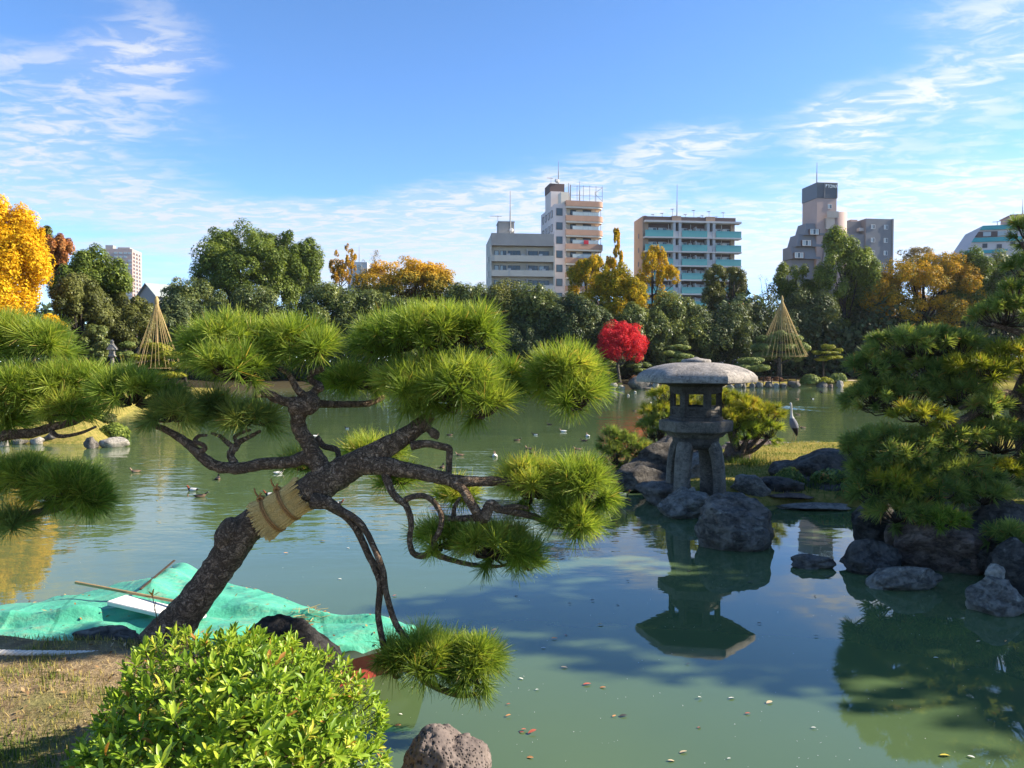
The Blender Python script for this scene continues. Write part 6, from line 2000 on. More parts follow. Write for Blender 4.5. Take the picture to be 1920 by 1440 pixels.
lay('white_board', 'white board lying on the green tarp left of the pine trunk', 'board', (-2.93, 5.68), (-2.22, 5.42), 0.17, 0.03, 'board_white', 0.035)
lay('bamboo_pole', 'thin brown pole lying across the green tarp', 'pole', (-3.42, 6.02), (-2.28, 5.50), 0.02, 0.013, 'bamboo', 0.075, True)
lay('dark_strap', 'dark strap stretched over the ridge of the green tarp', 'strap', (-2.98, 6.78), (-2.84, 5.86), 0.022, 0.012, 'twig', 0.012)
g = np.random.default_rng(4)
mb = MB()
for i in range(40):
    a = Vector((-1.50 + g.normal(0, 0.06), 5.56 + g.normal(0, 0.05), 0))
    q = g.random() * 6.28
    b = a + Vector((math.cos(q), math.sin(q), 0)) * 0.09
    z = tz(a.x, a.y) + 0.012
    mb.cyl((a.x, a.y, z), (b.x, b.y, z + g.uniform(-.004, .01)), 0.0022, None, 3)
tag(mb.build('pine_straw', M['straw_rope']), 'small heap of dry pine needles lying on the right part of the tarp', 'pine straw')

# leaves and needles blown onto the tarp
g = np.random.default_rng(41)
tp = V.reshape(-1, 3)
tp = tp[(tp[:, 2] > 0.28)]
tp = tp[g.choice(len(tp), 130, replace=False)]
Vl, Fl = quads_at(tp + np.array([0, 0, 0.012]), unit(np.stack([g.normal(0, .3, 130), g.normal(0, .3, 130), np.ones(130)], 1)), 0.016, g, 0.45)
o = np_mesh('fallen_leaves', Vl, Fl, leaf_mat('tarp_leaf', [(0, (0.16, 0.07, 0.03)), (0.6, (0.36, 0.22, 0.09)), (1, (0.5, 0.36, 0.14))], 0.1), var=g.random(130))
tag(o, 'dry leaves scattered over the green tarpaulin', None, None, 'stuff')
for (x_, y_, q_) in ((-1.30, 5.10, 0.9), (-2.0, 5.07, 0.7), (-2.7, 5.12, 1.2), (-3.6, 5.2, 0.8)):
    z_ = 0.29
    part('tie_rope', boat, MB().tube([(x_ + 2.3, y_ - 5.75 + .03, z_), (x_ + 2.31, y_ - 5.78, z_ - 0.08), (x_ + 2.34, y_ - 5.80, z_ - 0.2)], [0.006] * 3, 5, 0, 3), M['straw_rope'])

# ================================================================== AZALEA BUSH
def leaf_shape():
    """pointed oval leaf with a folded midrib, along +X, unit length"""
    xs = [0.0, 0.28, 0.6, 0.85, 1.0]
    ws = [0.03, 0.115, 0.14, 0.085, 0.0]
    v, f = [], []
    for x, w_ in zip(xs, ws):
        z = -0.14 * (x - 0.35) ** 2
        v += [(x, -w_, z + w_ * 0.45), (x, 0, z), (x, w_, z + w_ * 0.45)]
    for i in range(4):
        a = 3 * i
        f += [(a, a + 3, a + 4, a + 1), (a + 1, a + 4, a + 5, a + 2)]
    return np.array(v), np.array(f)


M['azalea'] = leaf_mat('azalea_leaf', [(0, (0.075, 0.145, 0.016)), (0.4, (0.20, 0.32, 0.026)), (0.8, (0.38, 0.48, 0.05)), (0.97, (0.52, 0.47, 0.07)), (1.0, (0.42, 0.20, 0.05))], 0.33, 0.38, 0.45)
m, t, bs = new_mat('azalea_leaf_single')
inf = t.node('ShaderNodeObjectInfo')
c = t.ramp(inf.outputs['Random'], [(0, (0.17, 0.28, 0.022)), (0.5, (0.30, 0.42, 0.032)), (1, (0.46, 0.52, 0.06))])
t.set(bs.inputs['Base Color'], c)
bs.inputs['Roughness'].default_value = 0.38
bs.inputs['Specular IOR Level'].default_value = 0.45
tr = t.node('ShaderNodeBsdfTranslucent')
t.set(tr.inputs['Color'], t.mix(1.0, c, (1.25, 1.2, 0.6), 'MULTIPLY'))
mx = t.node('ShaderNodeMixShader')
mx.inputs[0].default_value = 0.33
t.l.new(bs.outputs[0], mx.inputs[1])
t.l.new(tr.outputs[0], mx.inputs[2])
t.l.new(mx.outputs[0], t.n['Material Output'].inputs[0])
M['azalea_one'] = m
LV, LF = leaf_shape()
bc = np.array([-1.18, 3.20, 0.44])
brad = np.array([0.63, 0.62, 0.60])
bush = empty('azalea_bush', tuple(bc), 0, 'rounded bright green azalea bush on the near bank in front of the pine trunk', 'bush')
g = np.random.default_rng(77)
lead_me = None
cand = []
nsh = 2100
dirs = unit(g.normal(size=(nsh, 3)) + np.array([0, 0, 0.25]))
dirs = dirs[dirs[:, 2] > -0.12]
allV, allF, allvar, off = [], [], [], 0
stems = MB()
for si, dv in enumerate(dirs):
    lump = 1 + 0.16 * vnoise(dv, 2.2, 9) + 0.10 * vnoise(dv, 5, 3)
    depth = 1.0 - abs(g.normal(0, 0.07)) if g.random() < 0.72 else g.uniform(0.6, 0.9)
    p = bc + dv * brad * lump * depth
    up_ = unit(dv * 0.75 + np.array([0.12, 0, 0.75]) + g.normal(0, 0.25, 3))
    e1 = unit(np.cross(up_, [0.3, 0.5, 0.1]))
    e2 = np.cross(up_, e1)
    stems.tube([tuple(bc + (p - bc) * 0.93 - bc), tuple(p - bc + up_ * 0.02)], [0.0016, 0.0012], 4)
    nl = g.integers(7, 11)
    sz = g.uniform(0.031, 0.049) * (1.25 if p[1] < 3.05 else 1)
    tone = g.normal(0.48, 0.17)
    ph = g.random() * 6.28
    for q in range(nl):
        a = ph + q * 2.4
        el = R(g.uniform(12, 58)) if q < nl - 2 else R(g.uniform(60, 82))
        x_ = (e1 * math.cos(a) + e2 * math.sin(a)) * math.cos(el) + up_ * math.sin(el)
        y_ = unit(np.cross(up_, x_) + g.normal(0, 0.15, 3))
        y_ = unit(y_ - x_ * (x_ @ y_))
        z_ = np.cross(x_, y_)
        s = sz * g.uniform(0.6, 1.3)
        og = p + up_ * (0.006 * q * 0.6)
        toward = (np.array([0, 0, H]) - og)
        toward /= np.linalg.norm(toward)
        facing = abs(z_ @ toward)
        score = (dv @ toward) + 0.5 * facing + depth * 2 - (0 if p[2] > 0.66 else 1)
        cand.append((score, og, x_, y_, z_, s, np.clip(tone + g.normal(0, 0.14), 0, 0.96) if g.random() > 0.015 else 1.0))
cand.sort(key=lambda q: -q[0])
me1 = None
for (sc_, og, x_, y_, z_, s, vr) in cand[:300]:
    if me1 is None:
        o = np_mesh('leaf', LV, LF, M['azalea_one'], bush, smooth=True, local=True)
        me1 = o.data
    else:
        o = bpy.data.objects.new('leaf', me1)
        COL.objects.link(o)
        o.parent = bush
    mt = Matrix(((x_[0], y_[0], z_[0], 0), (x_[1], y_[1], z_[1], 0), (x_[2], y_[2], z_[2], 0), (0, 0, 0, 1)))
    o.matrix_local = Matrix.Translation(og - bc) @ mt @ Matrix.Scale(s, 4)
rest = cand[300:]
og = np.array([c_[1] for c_ in rest])
B_ = np.array([[c_[2], c_[3], c_[4]] for c_ in rest])
ss = np.array([c_[5] for c_ in rest])
Vr = og[:, None, :] + np.einsum('vk,nkj->nvj', LV, B_) * ss[:, None, None]
nv = len(LV)
Fr = (LF[None] + (np.arange(len(rest)) * nv)[:, None, None]).reshape(-1, 4)
vr = np.repeat([c_[6] for c_ in rest], len(LF))
o = np_mesh('foliage', Vr.reshape(-1, 3), Fr, M['azalea'], bush, smooth=True, var=vr)
o['kind'] = 'stuff'
part('stems', bush, stems, M['twig'])
# dark leafy heart so that the bush is not hollow
hv = unit(g.normal(size=(7000, 3)))
hp = bc + hv * brad * g.uniform(0.45, 0.92, (7000, 1))
V, Fq = quads_at(hp, unit(hv + rand_dirs(7000, g) * 0.8), 0.026, g, 0.42)
o = np_mesh('inner_foliage', V, Fq, M['azalea'], bush, var=np.clip(g.normal(0.3, 0.15, 7000), 0, 1))
o['kind'] = 'stuff'

# ================================================================== GRASS, ROPE, SPRIG
M['grass'] = leaf_mat('lawn_blade', [(0, (0.055, 0.10, 0.018)), (0.35, (0.13, 0.18, 0.03)), (0.55, (0.30, 0.25, 0.075)), (1, (0.50, 0.36, 0.16))], 0.3, 0.6, 0.2)


def blades(name, X, Y, ln, wd, green, seed, label, zoff=0.0):
    g = np.random.default_rng(seed)
    n = len(X)
    z = land_z(X, Y) + zoff
    a = g.random(n) * 6.28
    lean = g.uniform(0.15, 1.1, n)
    L = ln * g.uniform(0.5, 1.3, n)
    b = np.stack([X, Y, z - 0.005], 1)
    wv = np.stack([np.cos(a + 1.57), np.sin(a + 1.57), np.zeros(n)], 1) * wd / 2
    tip = b + np.stack([np.cos(a) * lean * L * 0.8, np.sin(a) * lean * L * 0.8, L / (0.6 + lean)], 1)
    mid = b * 0.5 + tip * 0.5 + np.stack([np.zeros(n), np.zeros(n), L * 0.12], 1)
    V = np.stack([b - wv, b + wv, mid + wv * 0.7, tip, mid - wv * 0.7], 1).reshape(-1, 3)
    i = np.arange(n)[:, None] * 5
    Fq = np.vstack([i + np.array([[0, 1, 2, 4]]), i + np.array([[4, 2, 3, 3]])])
    var = np.clip(green + g.normal(0, 0.12, n), 0, 1)
    V4 = V.reshape(n, 5, 3)
    tri_as_quad = np.hstack([i + 4, i + 2, i + 3])
    o = np_mesh(name, V, np.vstack([np.hstack([i, i + 1, i + 2]), np.hstack([i, i + 2, i + 4]), tri_as_quad]), M['grass'], var=np.tile(var, 3))
    return tag(o, label, None, None, 'stuff')


g = np.random.default_rng(21)
X = g.uniform(-4.0, -0.2, 60000)
Y = g.uniform(2.5, 5.15, 60000)
s_ = pond_sdf(X, Y)
pt = np.array([0.5 + 0.9 * mnoise.noise(Vector((x * 2.1, y * 2.6, 3.3))) + 0.45 * mnoise.noise(Vector((x * 7, y * 8, 1.3))) for x, y in zip(X, Y)])
keep = (s_ > 0.06) & (g.random(60000) < np.clip(0.12 + pt * 0.75, 0.1, 0.95))
X, Y, pt = X[keep], Y[keep], pt[keep]
blades('dry_grass', X, Y, 0.018 + 0.034 * np.clip(pt, 0, 1), 0.005, np.clip(0.95 - pt * 0.75, 0.12, 0.9), 31, 'short sparse dry and green grass on the near bank')
X = g.uniform(2.2, 10, 30000)
Y = g.uniform(10.8, 20.5, 30000)
keep = pond_sdf(X, Y) > 0.2
X, Y = X[keep], Y[keep]
gp = np.array([0.5 + 0.8 * mnoise.noise(Vector((x * 0.7, y * 0.7, 8))) for x, y in zip(X, Y)])
blades('lawn_grass', X, Y, 0.05, 0.010, np.clip(gp, 0.1, 1) * 0.75 + 0.1, 32, 'short yellowing lawn on the spit behind the stone lantern')
X = np.concatenate([g.normal(ptx(1405, 15), 0.25, 700), g.normal(ptx(1325, 11.7), 0.07, 60), g.normal(ptx(1500, 12.6), 0.25, 400)])
Y = np.concatenate([g.normal(15.2, 0.4, 700), g.normal(11.75, 0.08, 60), g.normal(12.6, 0.2, 400)])
blades('tall_grass', X, Y, 0.16, 0.010, np.full(len(X), 0.10), 33, 'longer green grass tufts among the rocks by the lantern')
# dead leaves on the near soil
g = np.random.default_rng(8)
n = 420
X, Y = g.uniform(-4, -0.4, n), g.uniform(2.6, 4.8, n)
k_ = pond_sdf(X, Y) > 0.1
X, Y = X[k_], Y[k_]
V, Fq = quads_at(np.stack([X, Y, land_z(X, Y) + 0.012], 1), unit(np.stack([g.normal(0, .5, len(X)), g.normal(0, .5, len(X)), np.ones(len(X))], 1)), 0.014, g, 0.5)
o = np_mesh('leaf_litter', V, Fq, leaf_mat('dead_leaf', [(0, (0.12, 0.06, 0.03)), (0.6, (0.30, 0.18, 0.08)), (1, (0.46, 0.34, 0.2))], 0.1), var=g.random(len(X)))
tag(o, 'small dead leaves strewn over the soil of the near bank', None, None, 'stuff')
# twisted white rope along the bank
M['rope_white'] = plain('white_rope', (0.62, 0.57, 0.50), 0.85, 0.15, 0.1, 40)
ra, rb = P(-260, 1212, 4.05), P(292, 1223, 4.60)
rope_o = empty('barrier_rope', (ra + rb) / 2, 0, 'twisted whitish rope stretched along the near bank to the pine trunk', 'rope')
ax_ = (rb - ra)
Lr = ax_.length
ax_.normalize()
u_ = Vector((0, 0, 1))
v_ = ax_.cross(u_).normalized()
for sidx in range(3):
    pts = []
    nn = 260
    for i in range(nn + 1):
        f = i / nn
        q = f * Lr / 0.075 * 2 * math.pi + sidx * 2.094
        sag = -0.018 * 4 * f * (1 - f)
        pts.append((f - 0.5) * Lr * ax_ + u_ * (0.008 * math.sin(q) + sag) + v_ * (0.008 * math.cos(q)))
    part('strand', rope_o, MB().tube(pts, [0.0088] * (nn + 1), 6), M['rope_white'], True)
part('post', rope_o, MB().cyl((ra - (ra + rb) / 2) + Vector((0, 0, -0.4)), (ra - (ra + rb) / 2) + Vector((0, 0, 0.12)), 0.035, 0.032, 10), M['bamboo'])
# bare sprig with a yellow leaf
sp0 = P(293, 1180, 4.45)
sprig = empty('dry_sprig', sp0, 0, 'thin bare sprig with a few yellow leaves in front of the white board', 'plant')
tip_ = P(286, 1118, 4.45) - sp0
part('stem', sprig, MB().tube([(0.012, 0, -0.06), (0.004, 0, 0.06), tuple(tip_)], [0.0045, 0.003, 0.002], 5, 0, 4), M['twig'])
part('side_stem', sprig, MB().tube([tuple(tip_ * 0.55), tuple(tip_ * 0.8 + Vector((0.015, 0, 0.01)))], [0.002, 0.0015], 4), M['twig'])
M['yellow_leaf'] = plain('yellow_leaf', (0.52, 0.30, 0.05), 0.6, 0.2, 0.2, 20)
for i, (ax0, el) in enumerate(((20, 30), (150, 35), (270, 50), (80, 75), (200, 0))):
    o = np_mesh('leaf', LV, LF, M['yellow_leaf'], sprig, smooth=True, local=True)
    o.matrix_local = Matrix.Translation(tip_) @ Matrix.Rotation(R(ax0), 4, 'Z') @ Matrix.Rotation(-R(el), 4, 'Y') @ Matrix.Scale(0.045, 4)

# ================================================================== BIRDS
def loft(rings, k=12):
    """rings: (x, z, half width, half height, tilt) -> verts, quads, per-face ring index"""
    V, Fq, idx_ = [], [], []
    for (x, z, a, b, tl) in rings:
        for j in range(k):
            q = 2 * math.pi * j / k
            yy, hh = a * math.sin(q), b * math.cos(q)
            V.append((x - hh * math.sin(tl), yy, z + hh * math.cos(tl)))
    for i in range(len(rings) - 1):
        for j in range(k):
            j2 = (j + 1) % k
            Fq.append((i * k + j, i * k + j2, (i + 1) * k + j2, (i + 1) * k + j))
            idx_.append((i, j))
    return V, Fq, idx_


DUCK = [(-0.215, 0.075, 0.004, 0.004, 0.1), (-0.19, 0.068, 0.030, 0.014, 0.15), (-0.15, 0.055, 0.056, 0.036, 0.1), (-0.09, 0.042, 0.080, 0.058, 0), (-0.02, 0.036, 0.088, 0.066, 0), (0.05, 0.036, 0.083, 0.066, 0),
        (0.105, 0.046, 0.066, 0.058, -0.25), (0.135, 0.068, 0.045, 0.046, -0.8), (0.142, 0.098, 0.032, 0.034, -1.25), (0.142, 0.122, 0.029, 0.031, -1.35), (0.150, 0.145, 0.031, 0.032, -1.0), (0.165, 0.158, 0.031, 0.031, -0.4),
        (0.185, 0.156, 0.025, 0.024, 0), (0.200, 0.150, 0.014, 0.012, 0.1), (0.220, 0.146, 0.015, 0.007, 0.1), (0.242, 0.143, 0.012, 0.004, 0.1), (0.247, 0.142, 0.003, 0.002, 0.1)]
pal = {}
for n_, c_ in (('chestnut', (0.19, 0.045, 0.02)), ('black', (0.014, 0.013, 0.013)), ('grey', (0.52, 0.50, 0.47)), ('white', (0.72, 0.70, 0.66)), ('brown', (0.13, 0.085, 0.055)), ('tan', (0.30, 0.20, 0.13)), ('bill', (0.12, 0.13, 0.15))):
    pal[n_] = plain('feather_' + n_, c_, 0.7, 0.2, 0.12, 40)
KIND = {'pochard': ('chestnut', 'black', 'grey', 'grey', 'black'), 'tufted': ('black', 'black', 'black', 'white', 'black'), 'female': ('tan', 'brown', 'brown', 'tan', 'brown'), 'dark': ('black', 'brown', 'black', 'brown', 'black'), 'pale': ('tan', 'grey', 'white', 'grey', 'grey')}
duck_me = {}
for kd, cols in KIND.items():
    V, Fq, ix = loft(DUCK)
    names = list(dict.fromkeys(cols)) + ['bill']
    mi = []
    for (i, j) in ix:
        side = 2 <= j <= 9 and j != 0
        if i >= 13:
            c_ = 'bill'
        elif i >= 8:
            c_ = cols[0]
        elif i >= 5:
            c_ = cols[1]
        elif i <= 1:
            c_ = cols[4]
        else:
            c_ = cols[3] if j in (2, 3, 4, 7, 8, 9) else cols[2]
        mi.append(names.index(c_))
    me = bpy.data.meshes.new('duck')
    me.from_pydata(V, [], Fq)
    for n_ in names:
        me.materials.append(pal[n_])
    me.polygons.foreach_set('material_index', mi)
    me.polygons.foreach_set('use_smooth', [True] * len(Fq))
    me.update()
    duck_me[kd] = me
# px, py (waterline), length in px, heading deg (0 = to the right), kind, label
DUCKS = [
    (361, 921, 24, 168, 'pochard', 'red-headed white-backed duck swimming left of the pine, the nearer of a pair'),
    (377, 933, 22, 20, 'dark', 'dark brown duck just below the red-headed one left of the pine'),
    (408, 900, 13, 100, 'dark', 'small dark duck between the pair and the low left bough'),
    (254, 886, 13, 190, 'female', 'brown duck alone near the left needle cloud'),
    (523, 889, 14, 20, 'pale', 'pale duck glimpsed just under the low left bough'),
    (506, 930, 20, 185, 'pochard', 'red-headed duck peeping over the straw belt'),
    (632, 948, 22, 10, 'pochard', 'red-headed duck right of the trunk fork under the long bough'),
    (651, 804, 11, 160, 'tufted', 'black and white duck seen in the gap above the trunk fork'),
    (590, 819, 11, 10, 'pale', 'whitish duck close beside the upright pine limb'),
    (829, 878, 12, 80, 'dark', 'black duck just left of the squared-off branch end'),
    (862, 855, 18, 175, 'female', 'grey-brown duck right of the squared-off branch'),
    (928, 857, 14, 95, 'pale', 'white duck seen from behind between the two right boughs'),
    (844, 817, 12, 10, 'dark', 'dark duck under the middle needle cloud'),
    (970, 827, 12, 10, 'dark', 'dark duck directly right of the middle needle cloud'),
    (1003, 816, 13, 170, 'tufted', 'black-headed white-sided duck right of the middle needle cloud'),
    (1056, 810, 15, 165, 'pale', 'largest whitish duck on the water below the round needle cloud'),
    (1030, 797, 9, 150, 'dark', 'small dark duck under the round needle cloud'),
    (991, 843, 13, 140, 'female', 'buff-headed duck above the lower right needle cloud'),
    (999, 851, 10, 60, 'dark', 'black duck just below the buff-headed one'),
    (1010, 860, 15, 170, 'female', 'brown duck touching the top of the lower right needle cloud'),
    (1102, 819, 10, 100, 'pale', 'white-breasted duck left of the dark low pine tufts'),
    (1095, 828, 11, 160, 'dark', 'dark duck just below the white-breasted one left of the low pine tufts'),
    (1083, 844, 13, 175, 'female', 'brown duck right above the lower right needle cloud, apart from the others'),
    (1170, 930, 24, 10, 'pochard', 'red-headed white duck resting at the rocks left of the lantern'),
    (969, 998, 20, 170, 'pochard', 'red-headed duck half hidden behind the lowest right needle cloud'),
    (1456, 761, 9, 190, 'pale', 'white duck at the head of the wake trail'),
    (1433, 762, 8, 190, 'dark', 'dark duck leading the wake trail above the yellow-green pine'),
    (1495, 749, 8, 190, 'female', 'brown duck on the far water above the heron'),
    (1523, 748, 8, 185, 'tufted', 'black and white duck on the far water right above the heron'),
    (1496, 778, 9, 170, 'female', 'brown duck beside the heron neck'),
    (1505, 803, 11, 175, 'female', 'brown duck beside the heron body'),
    (1540, 736, 6, 90, 'dark', 'dark duck near the far shore stones'),
    (1578, 737, 7, 20, 'dark', 'dark duck in front of the tall pale far shore stone'),
    (1152, 745, 7, 10, 'dark', 'dark duck off the shore below the red maple'),
    (1178, 742, 6, 90, 'pale', 'left one of two white ducks off the red maple shore'),
    (1191, 736, 6, 90, 'pale', 'right one of two white ducks off the red maple shore'),
    (1190, 771, 8, 10, 'dark', 'dark duck in the red reflection of the maple'),
    (1200, 787, 9, 160, 'female', 'brown duck in the red reflection, nearest the low pine'),
    (1208, 763, 8, 20, 'dark', 'dark duck left of the lantern box'),
    (1220, 755, 7, 30, 'tufted', 'black and white duck close by the left side of the lantern roof'),
]
for (px, py, ln, hd, kd, lb) in DUCKS:
    p = PW(px, py)
    d = p.y
    sc = max(0.55, min(1.15, ln * d / F / 0.44 / max(0.55, abs(math.cos(R(hd))))))
    o = bpy.data.objects.new('duck', duck_me[kd])
    COL.objects.link(o)
    o.location = (p.x, p.y, -0.012 * sc)
    o.rotation_euler = (0, 0, R(hd))
    o.scale = (sc, sc, sc)
    tag(o, lb, 'duck', 'ducks on the pond')

# wake of the swimming duck: low ridges of water
wv, wf = [], []
for (x0, y0, x1, y1) in ((1446, 762, 1640, 766), (1446, 763, 1560, 773), (1462, 764, 1530, 768), (1440, 764, 1452, 772)):
    a, b = PW(x0, y0), PW(x1, y1)
    n_ = 26
    for i in range(n_ + 1):
        c_ = a.lerp(b, i / n_)
        hgt = 0.045 * (1 - i / n_) * (0.6 + 0.4 * math.sin(i * 1.9)) + 0.008
        k0 = len(wv)
        wv += [(c_.x, c_.y - 0.16, 0.003), (c_.x, c_.y, hgt), (c_.x, c_.y + 0.12, 0.003)]
        if i:
            wf += [(k0 - 3, k0, k0 + 1, k0 - 2), (k0 - 2, k0 + 1, k0 + 2, k0 - 1)]
o = np_mesh('wake_ripples', wv, wf, M['water'], smooth=True)
tag(o, 'white wake trail behind the swimming duck near the heron', kind='structure')

# heron seen from behind, neck stretched
hp_ = P(1487, 826, 19.0)
her = empty('heron', (hp_.x, 19.0, ptz(826, 19.0)), 0, 'grey heron standing upright with stretched neck on the ledge by the water', 'heron')
HER = [(-0.085, 0.10, 0.006, 0.006, 0), (-0.080, 0.15, 0.030, 0.022, 0), (-0.06, 0.22, 0.062, 0.052, 0), (-0.035, 0.31, 0.094, 0.082, 0), (-0.012, 0.40, 0.104, 0.092, 0), (0.01, 0.48, 0.088, 0.080, 0), (0.03, 0.545, 0.058, 0.056, 0),
       (0.04, 0.60, 0.034, 0.036, 0), (0.045, 0.68, 0.025, 0.027, 0), (0.045, 0.76, 0.022, 0.024, 0), (0.05, 0.835, 0.021, 0.023, 0), (0.058, 0.875, 0.027, 0.032, 0), (0.064, 0.905, 0.027, 0.036, 0), (0.066, 0.930, 0.014, 0.02, 0), (0.067, 0.935, 0.002, 0.003, 0)]
V, Fq = [], []
k = 14
for (x, z, a, b, _t) in HER:
    for j in range(k):
        q = 2 * math.pi * j / k
        # bird faces away (+Y) and a little left; x offset runs along the facing direction
        V.append((a * math.cos(q) - x * 0.9, b * math.sin(q) + x * 0.45, z))
mi = []
for i in range(len(HER) - 1):
    for j in range(k):
        j2 = (j + 1) % k
        Fq.append((i * k + j, i * k + j2, (i + 1) * k + j2, (i + 1) * k + j))
        q = 2 * math.pi * (j + .5) / k
        mi.append(1 if i >= 6 else (2 if (i < 3 and math.sin(q) < -0.6) else 0))
bb = len(V)
# bill, pointing away and left
bd = Vector((-0.75, 0.62, 0.05)).normalized()
h0 = Vector((-0.06, 0.03, 0.893))
side = bd.cross(Vector((0, 0, 1))).normalized()
up_ = side.cross(bd)
for f, r_ in ((0.0, 0.014), (0.06, 0.009), (0.12, 0.002)):
    for j in range(6):
        q = 2 * math.pi * j / 6
        V.append(tuple(h0 + bd * f + side * r_ * math.cos(q) + up_ * r_ * math.sin(q)))
for i in range(2):
    for j in range(6):
        j2 = (j + 1) % 6
        Fq.append((bb + i * 6 + j, bb + i * 6 + j2, bb + (i + 1) * 6 + j2, bb + (i + 1) * 6 + j))
        mi.append(3)
for sx_ in (-0.03, 0.035):
    tv, tf = tube_np([(sx_ * 0.8 + 0.05, 0, 0.22), (sx_ + 0.03, -0.01, 0.12), (sx_ + 0.02, 0.0, 0.0), (sx_ + 0.0, 0.05, -0.02)], [0.016, 0.009, 0.008, 0.006], 6, 3)
    b0 = len(V)
    V += [tuple(x) for x in tv]
    Fq += [tuple(b0 + q for q in f) for f in tf]
    mi += [3] * len(tf)
me = bpy.data.meshes.new('heron_body')
me.from_pydata(V, [], Fq)
for m_ in (plain('heron_grey', (0.13, 0.13, 0.155), 0.7, 0.2, 0.15, 30), plain('heron_pale', (0.42, 0.41, 0.39), 0.7, 0.2, 0.1, 30), pal['black'], plain('heron_bill', (0.36, 0.26, 0.10), 0.6)):
    me.materials.append(m_)
me.polygons.foreach_set('material_index', mi)
me.polygons.foreach_set('use_smooth', [True] * len(Fq))
me.update()
share('body', me, her, (0, 0, 0))

# ================================================================== LEAVES FLOATING ON THE WATER
fl_cols = {'red': (0.42, 0.10, 0.06), 'orange': (0.55, 0.26, 0.10), 'tan': (0.46, 0.36, 0.22), 'pale': (0.62, 0.60, 0.52), 'dark': (0.05, 0.045, 0.04), 'yellow': (0.55, 0.42, 0.05)}
fl_me = {}
for cn, cc in fl_cols.items():
    mtl = plain('floating_' + cn, cc, 0.6, 0.3, 0.15, 30)
    V = LV.copy()
    V[:, 1] *= 1.6
    o = np_mesh('floating_leaf', V, LF, mtl, smooth=True)
    fl_me[cn] = o.data
    bpy.data.objects.remove(o)
FL = [(920, 1190, 14, 'tan'), (1045, 1203, 13, 'orange'), (1058, 1196, 10, 'red'), (1120, 1177, 14, 'tan'), (1108, 1290, 18, 'red'), (1136, 1297, 16, 'orange'), (1052, 1258, 14, 'tan'), (1023, 1221, 10, 'pale'), (973, 1279, 10, 'pale'),
      (1316, 1317, 10, 'pale'), (1366, 1318, 14, 'pale'), (1448, 1324, 18, 'tan'), (1407, 1347, 12, 'red'), (1155, 1351, 10, 'orange'), (1176, 1351, 18, 'dark'), (948, 1353, 12, 'orange'), (987, 1378, 12, 'red'), (990, 1386, 20, 'red'),
      (982, 1384, 12, 'red'), (1000, 1433, 18, 'orange'), (1308, 1375, 10, 'red'), (1288, 1420, 18, 'tan'), (1252, 1438, 16, 'tan'), (1370, 1434, 8, 'pale'), (1762, 1428, 22, 'yellow'), (1814, 1429, 14, 'pale'), (1535, 1199, 10, 'dark'),
      (1530, 1375, 10, 'pale'), (1830, 1210, 10, 'tan'), (1884, 1210, 8, 'orange'), (1115, 1130, 10, 'dark'), (1155, 1139, 8, 'dark'), (972, 1121, 10, 'dark'), (1072, 1136, 8, 'dark'), (1419, 1174, 10, 'dark'), (1180, 1093, 8, 'dark'),
      (1560, 1086, 14, 'dark'), (1412, 1096, 12, 'dark'), (1530, 1122, 8, 'dark'), (1286, 1251, 8, 'dark'), (736, 1122, 10, 'red'), (634, 1089, 8, 'pale'), (752, 1370, 14, 'orange'), (748, 1348, 8, 'pale'), (610, 1017, 12, 'orange'), (650, 1030, 8, 'pale'),
      (950, 1330, 8, 'red'), (1004, 1302, 8, 'pale'), (820, 1045, 8, 'red'), (540, 1040, 9, 'orange'), (1290, 1075, 10, 'dark'), (1750, 1240, 10, 'pale'), (1690, 1300, 9, 'tan')]
LM = [((845, 1275), 'the hanging needle cloud'), ((832, 1420), 'the lava rock'), ((1310, 1215), 'the lantern roof reflection'), ((1300, 1080), 'the lantern leg reflection'), ((1400, 1015), 'the big boulder'), ((1520, 1062), 'the lone flat rock'),
      ((1700, 1095), 'the right rock group'), ((600, 1130), 'the green tarp'), ((540, 960), 'the straw belt'), ((720, 1060), 'the hanging boughs'), ((960, 1050), 'the lowest right needle cloud'), ((1060, 1000), 'the lower right needle cloud'), ((1870, 1130), 'the grey block on the right')]
looks = {'red': 'red', 'orange': 'orange-brown', 'tan': 'tan dry', 'pale': 'pale', 'dark': 'dark wet', 'yellow': 'yellow'}
used_lab = set()


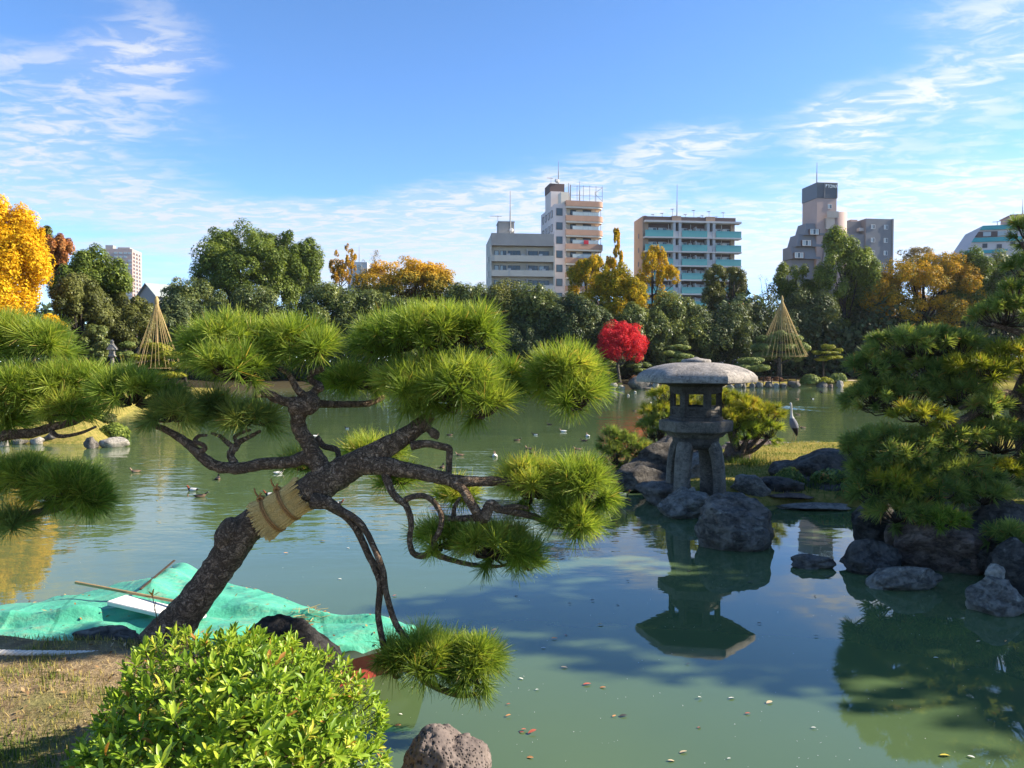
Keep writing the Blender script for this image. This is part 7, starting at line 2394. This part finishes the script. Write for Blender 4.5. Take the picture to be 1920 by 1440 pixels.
def leaf_label(px, py, ln, cn):
    size = 'tiny' if ln <= 8 else ('small' if ln <= 12 else ('larger' if ln >= 18 else 'curled'))
    order = sorted(LM, key=lambda q: (q[0][0] - px) ** 2 + ((q[0][1] - py) * 1.2) ** 2)
    for (qx, qy), nm in order[:4]:
        ddx, ddy = px - qx, py - qy
        side = ('right of' if ddx > 0 else 'left of') if abs(ddx) > 2.2 * abs(ddy) else (('below' if ddy > 0 else 'above') if abs(ddy) > 2.2 * abs(ddx) else ('below and ' if ddy > 0 else 'above and ') + ('right of' if ddx > 0 else 'left of'))
        dist = math.hypot(ddx, ddy)
        for how in (('close ' if dist < 110 else 'well ' if dist > 260 else ''), 'somewhat '):
            lb = f"{size} {looks[cn]} leaf floating {how}{side} {nm}"
            if lb not in used_lab:
                used_lab.add(lb)
                return lb
    return lb


g = np.random.default_rng(3)
for (px, py, ln, cn) in FL:
    p = PW(px, py)
    s = ln * p.y / F * 0.9
    o = bpy.data.objects.new('floating_leaf', fl_me[cn])
    COL.objects.link(o)
    o.location = (p.x, p.y, 0.008)
    o.rotation_euler = (g.normal(0, 0.12), g.normal(0, 0.12), g.uniform(-0.7, 0.7) + (3.14 if g.random() < .5 else 0))
    o.scale = (s, s, s)
    tag(o, leaf_label(px, py, ln, cn), 'leaf', 'leaves floating on the pond')
# fine specks of dust and seeds on the surface
n = 380
px = g.uniform(0, 1920, n)
py = 690 + 760 * g.random(n) ** 0.5
dd = F * H / (py - HY)
X, Y = (px - 960) / F * dd, dd
k_ = (pond_sdf(X, Y) < -0.1) & (Y < 11)
X, Y = X[k_], Y[k_]
V, Fq = quads_at(np.stack([X, Y, np.full(len(X), 0.004)], 1), np.tile([0, 0, 1.0], (len(X), 1)), 0.0034, g, 0.6)
o = np_mesh('floating_specks', V, Fq, pal['white'])
tag(o, 'fine pale specks drifting on the pond surface', None, None, 'stuff')

# ================================================================== AIR
mh = bpy.data.materials.new('haze')
mh.use_nodes = True
th = NT(mh.node_tree)
th.n.clear()
ho = th.node('ShaderNodeOutputMaterial')
hv = th.node('ShaderNodeVolumePrincipled')
hv.inputs['Color'].default_value = (0.86, 0.92, 1.0, 1)
hv.inputs['Density'].default_value = 0.00012
hv.inputs['Anisotropy'].default_value = 0.45
th.l.new(hv.outputs[0], ho.inputs['Volume'])
haze = MB().box(-1600, 1600, -450, 2600, -2.6, 112).build('haze', mh)
tag(haze, 'thin autumn haze in the air over the garden', kind='stuff')
SC.cycles.volume_bounces = 0
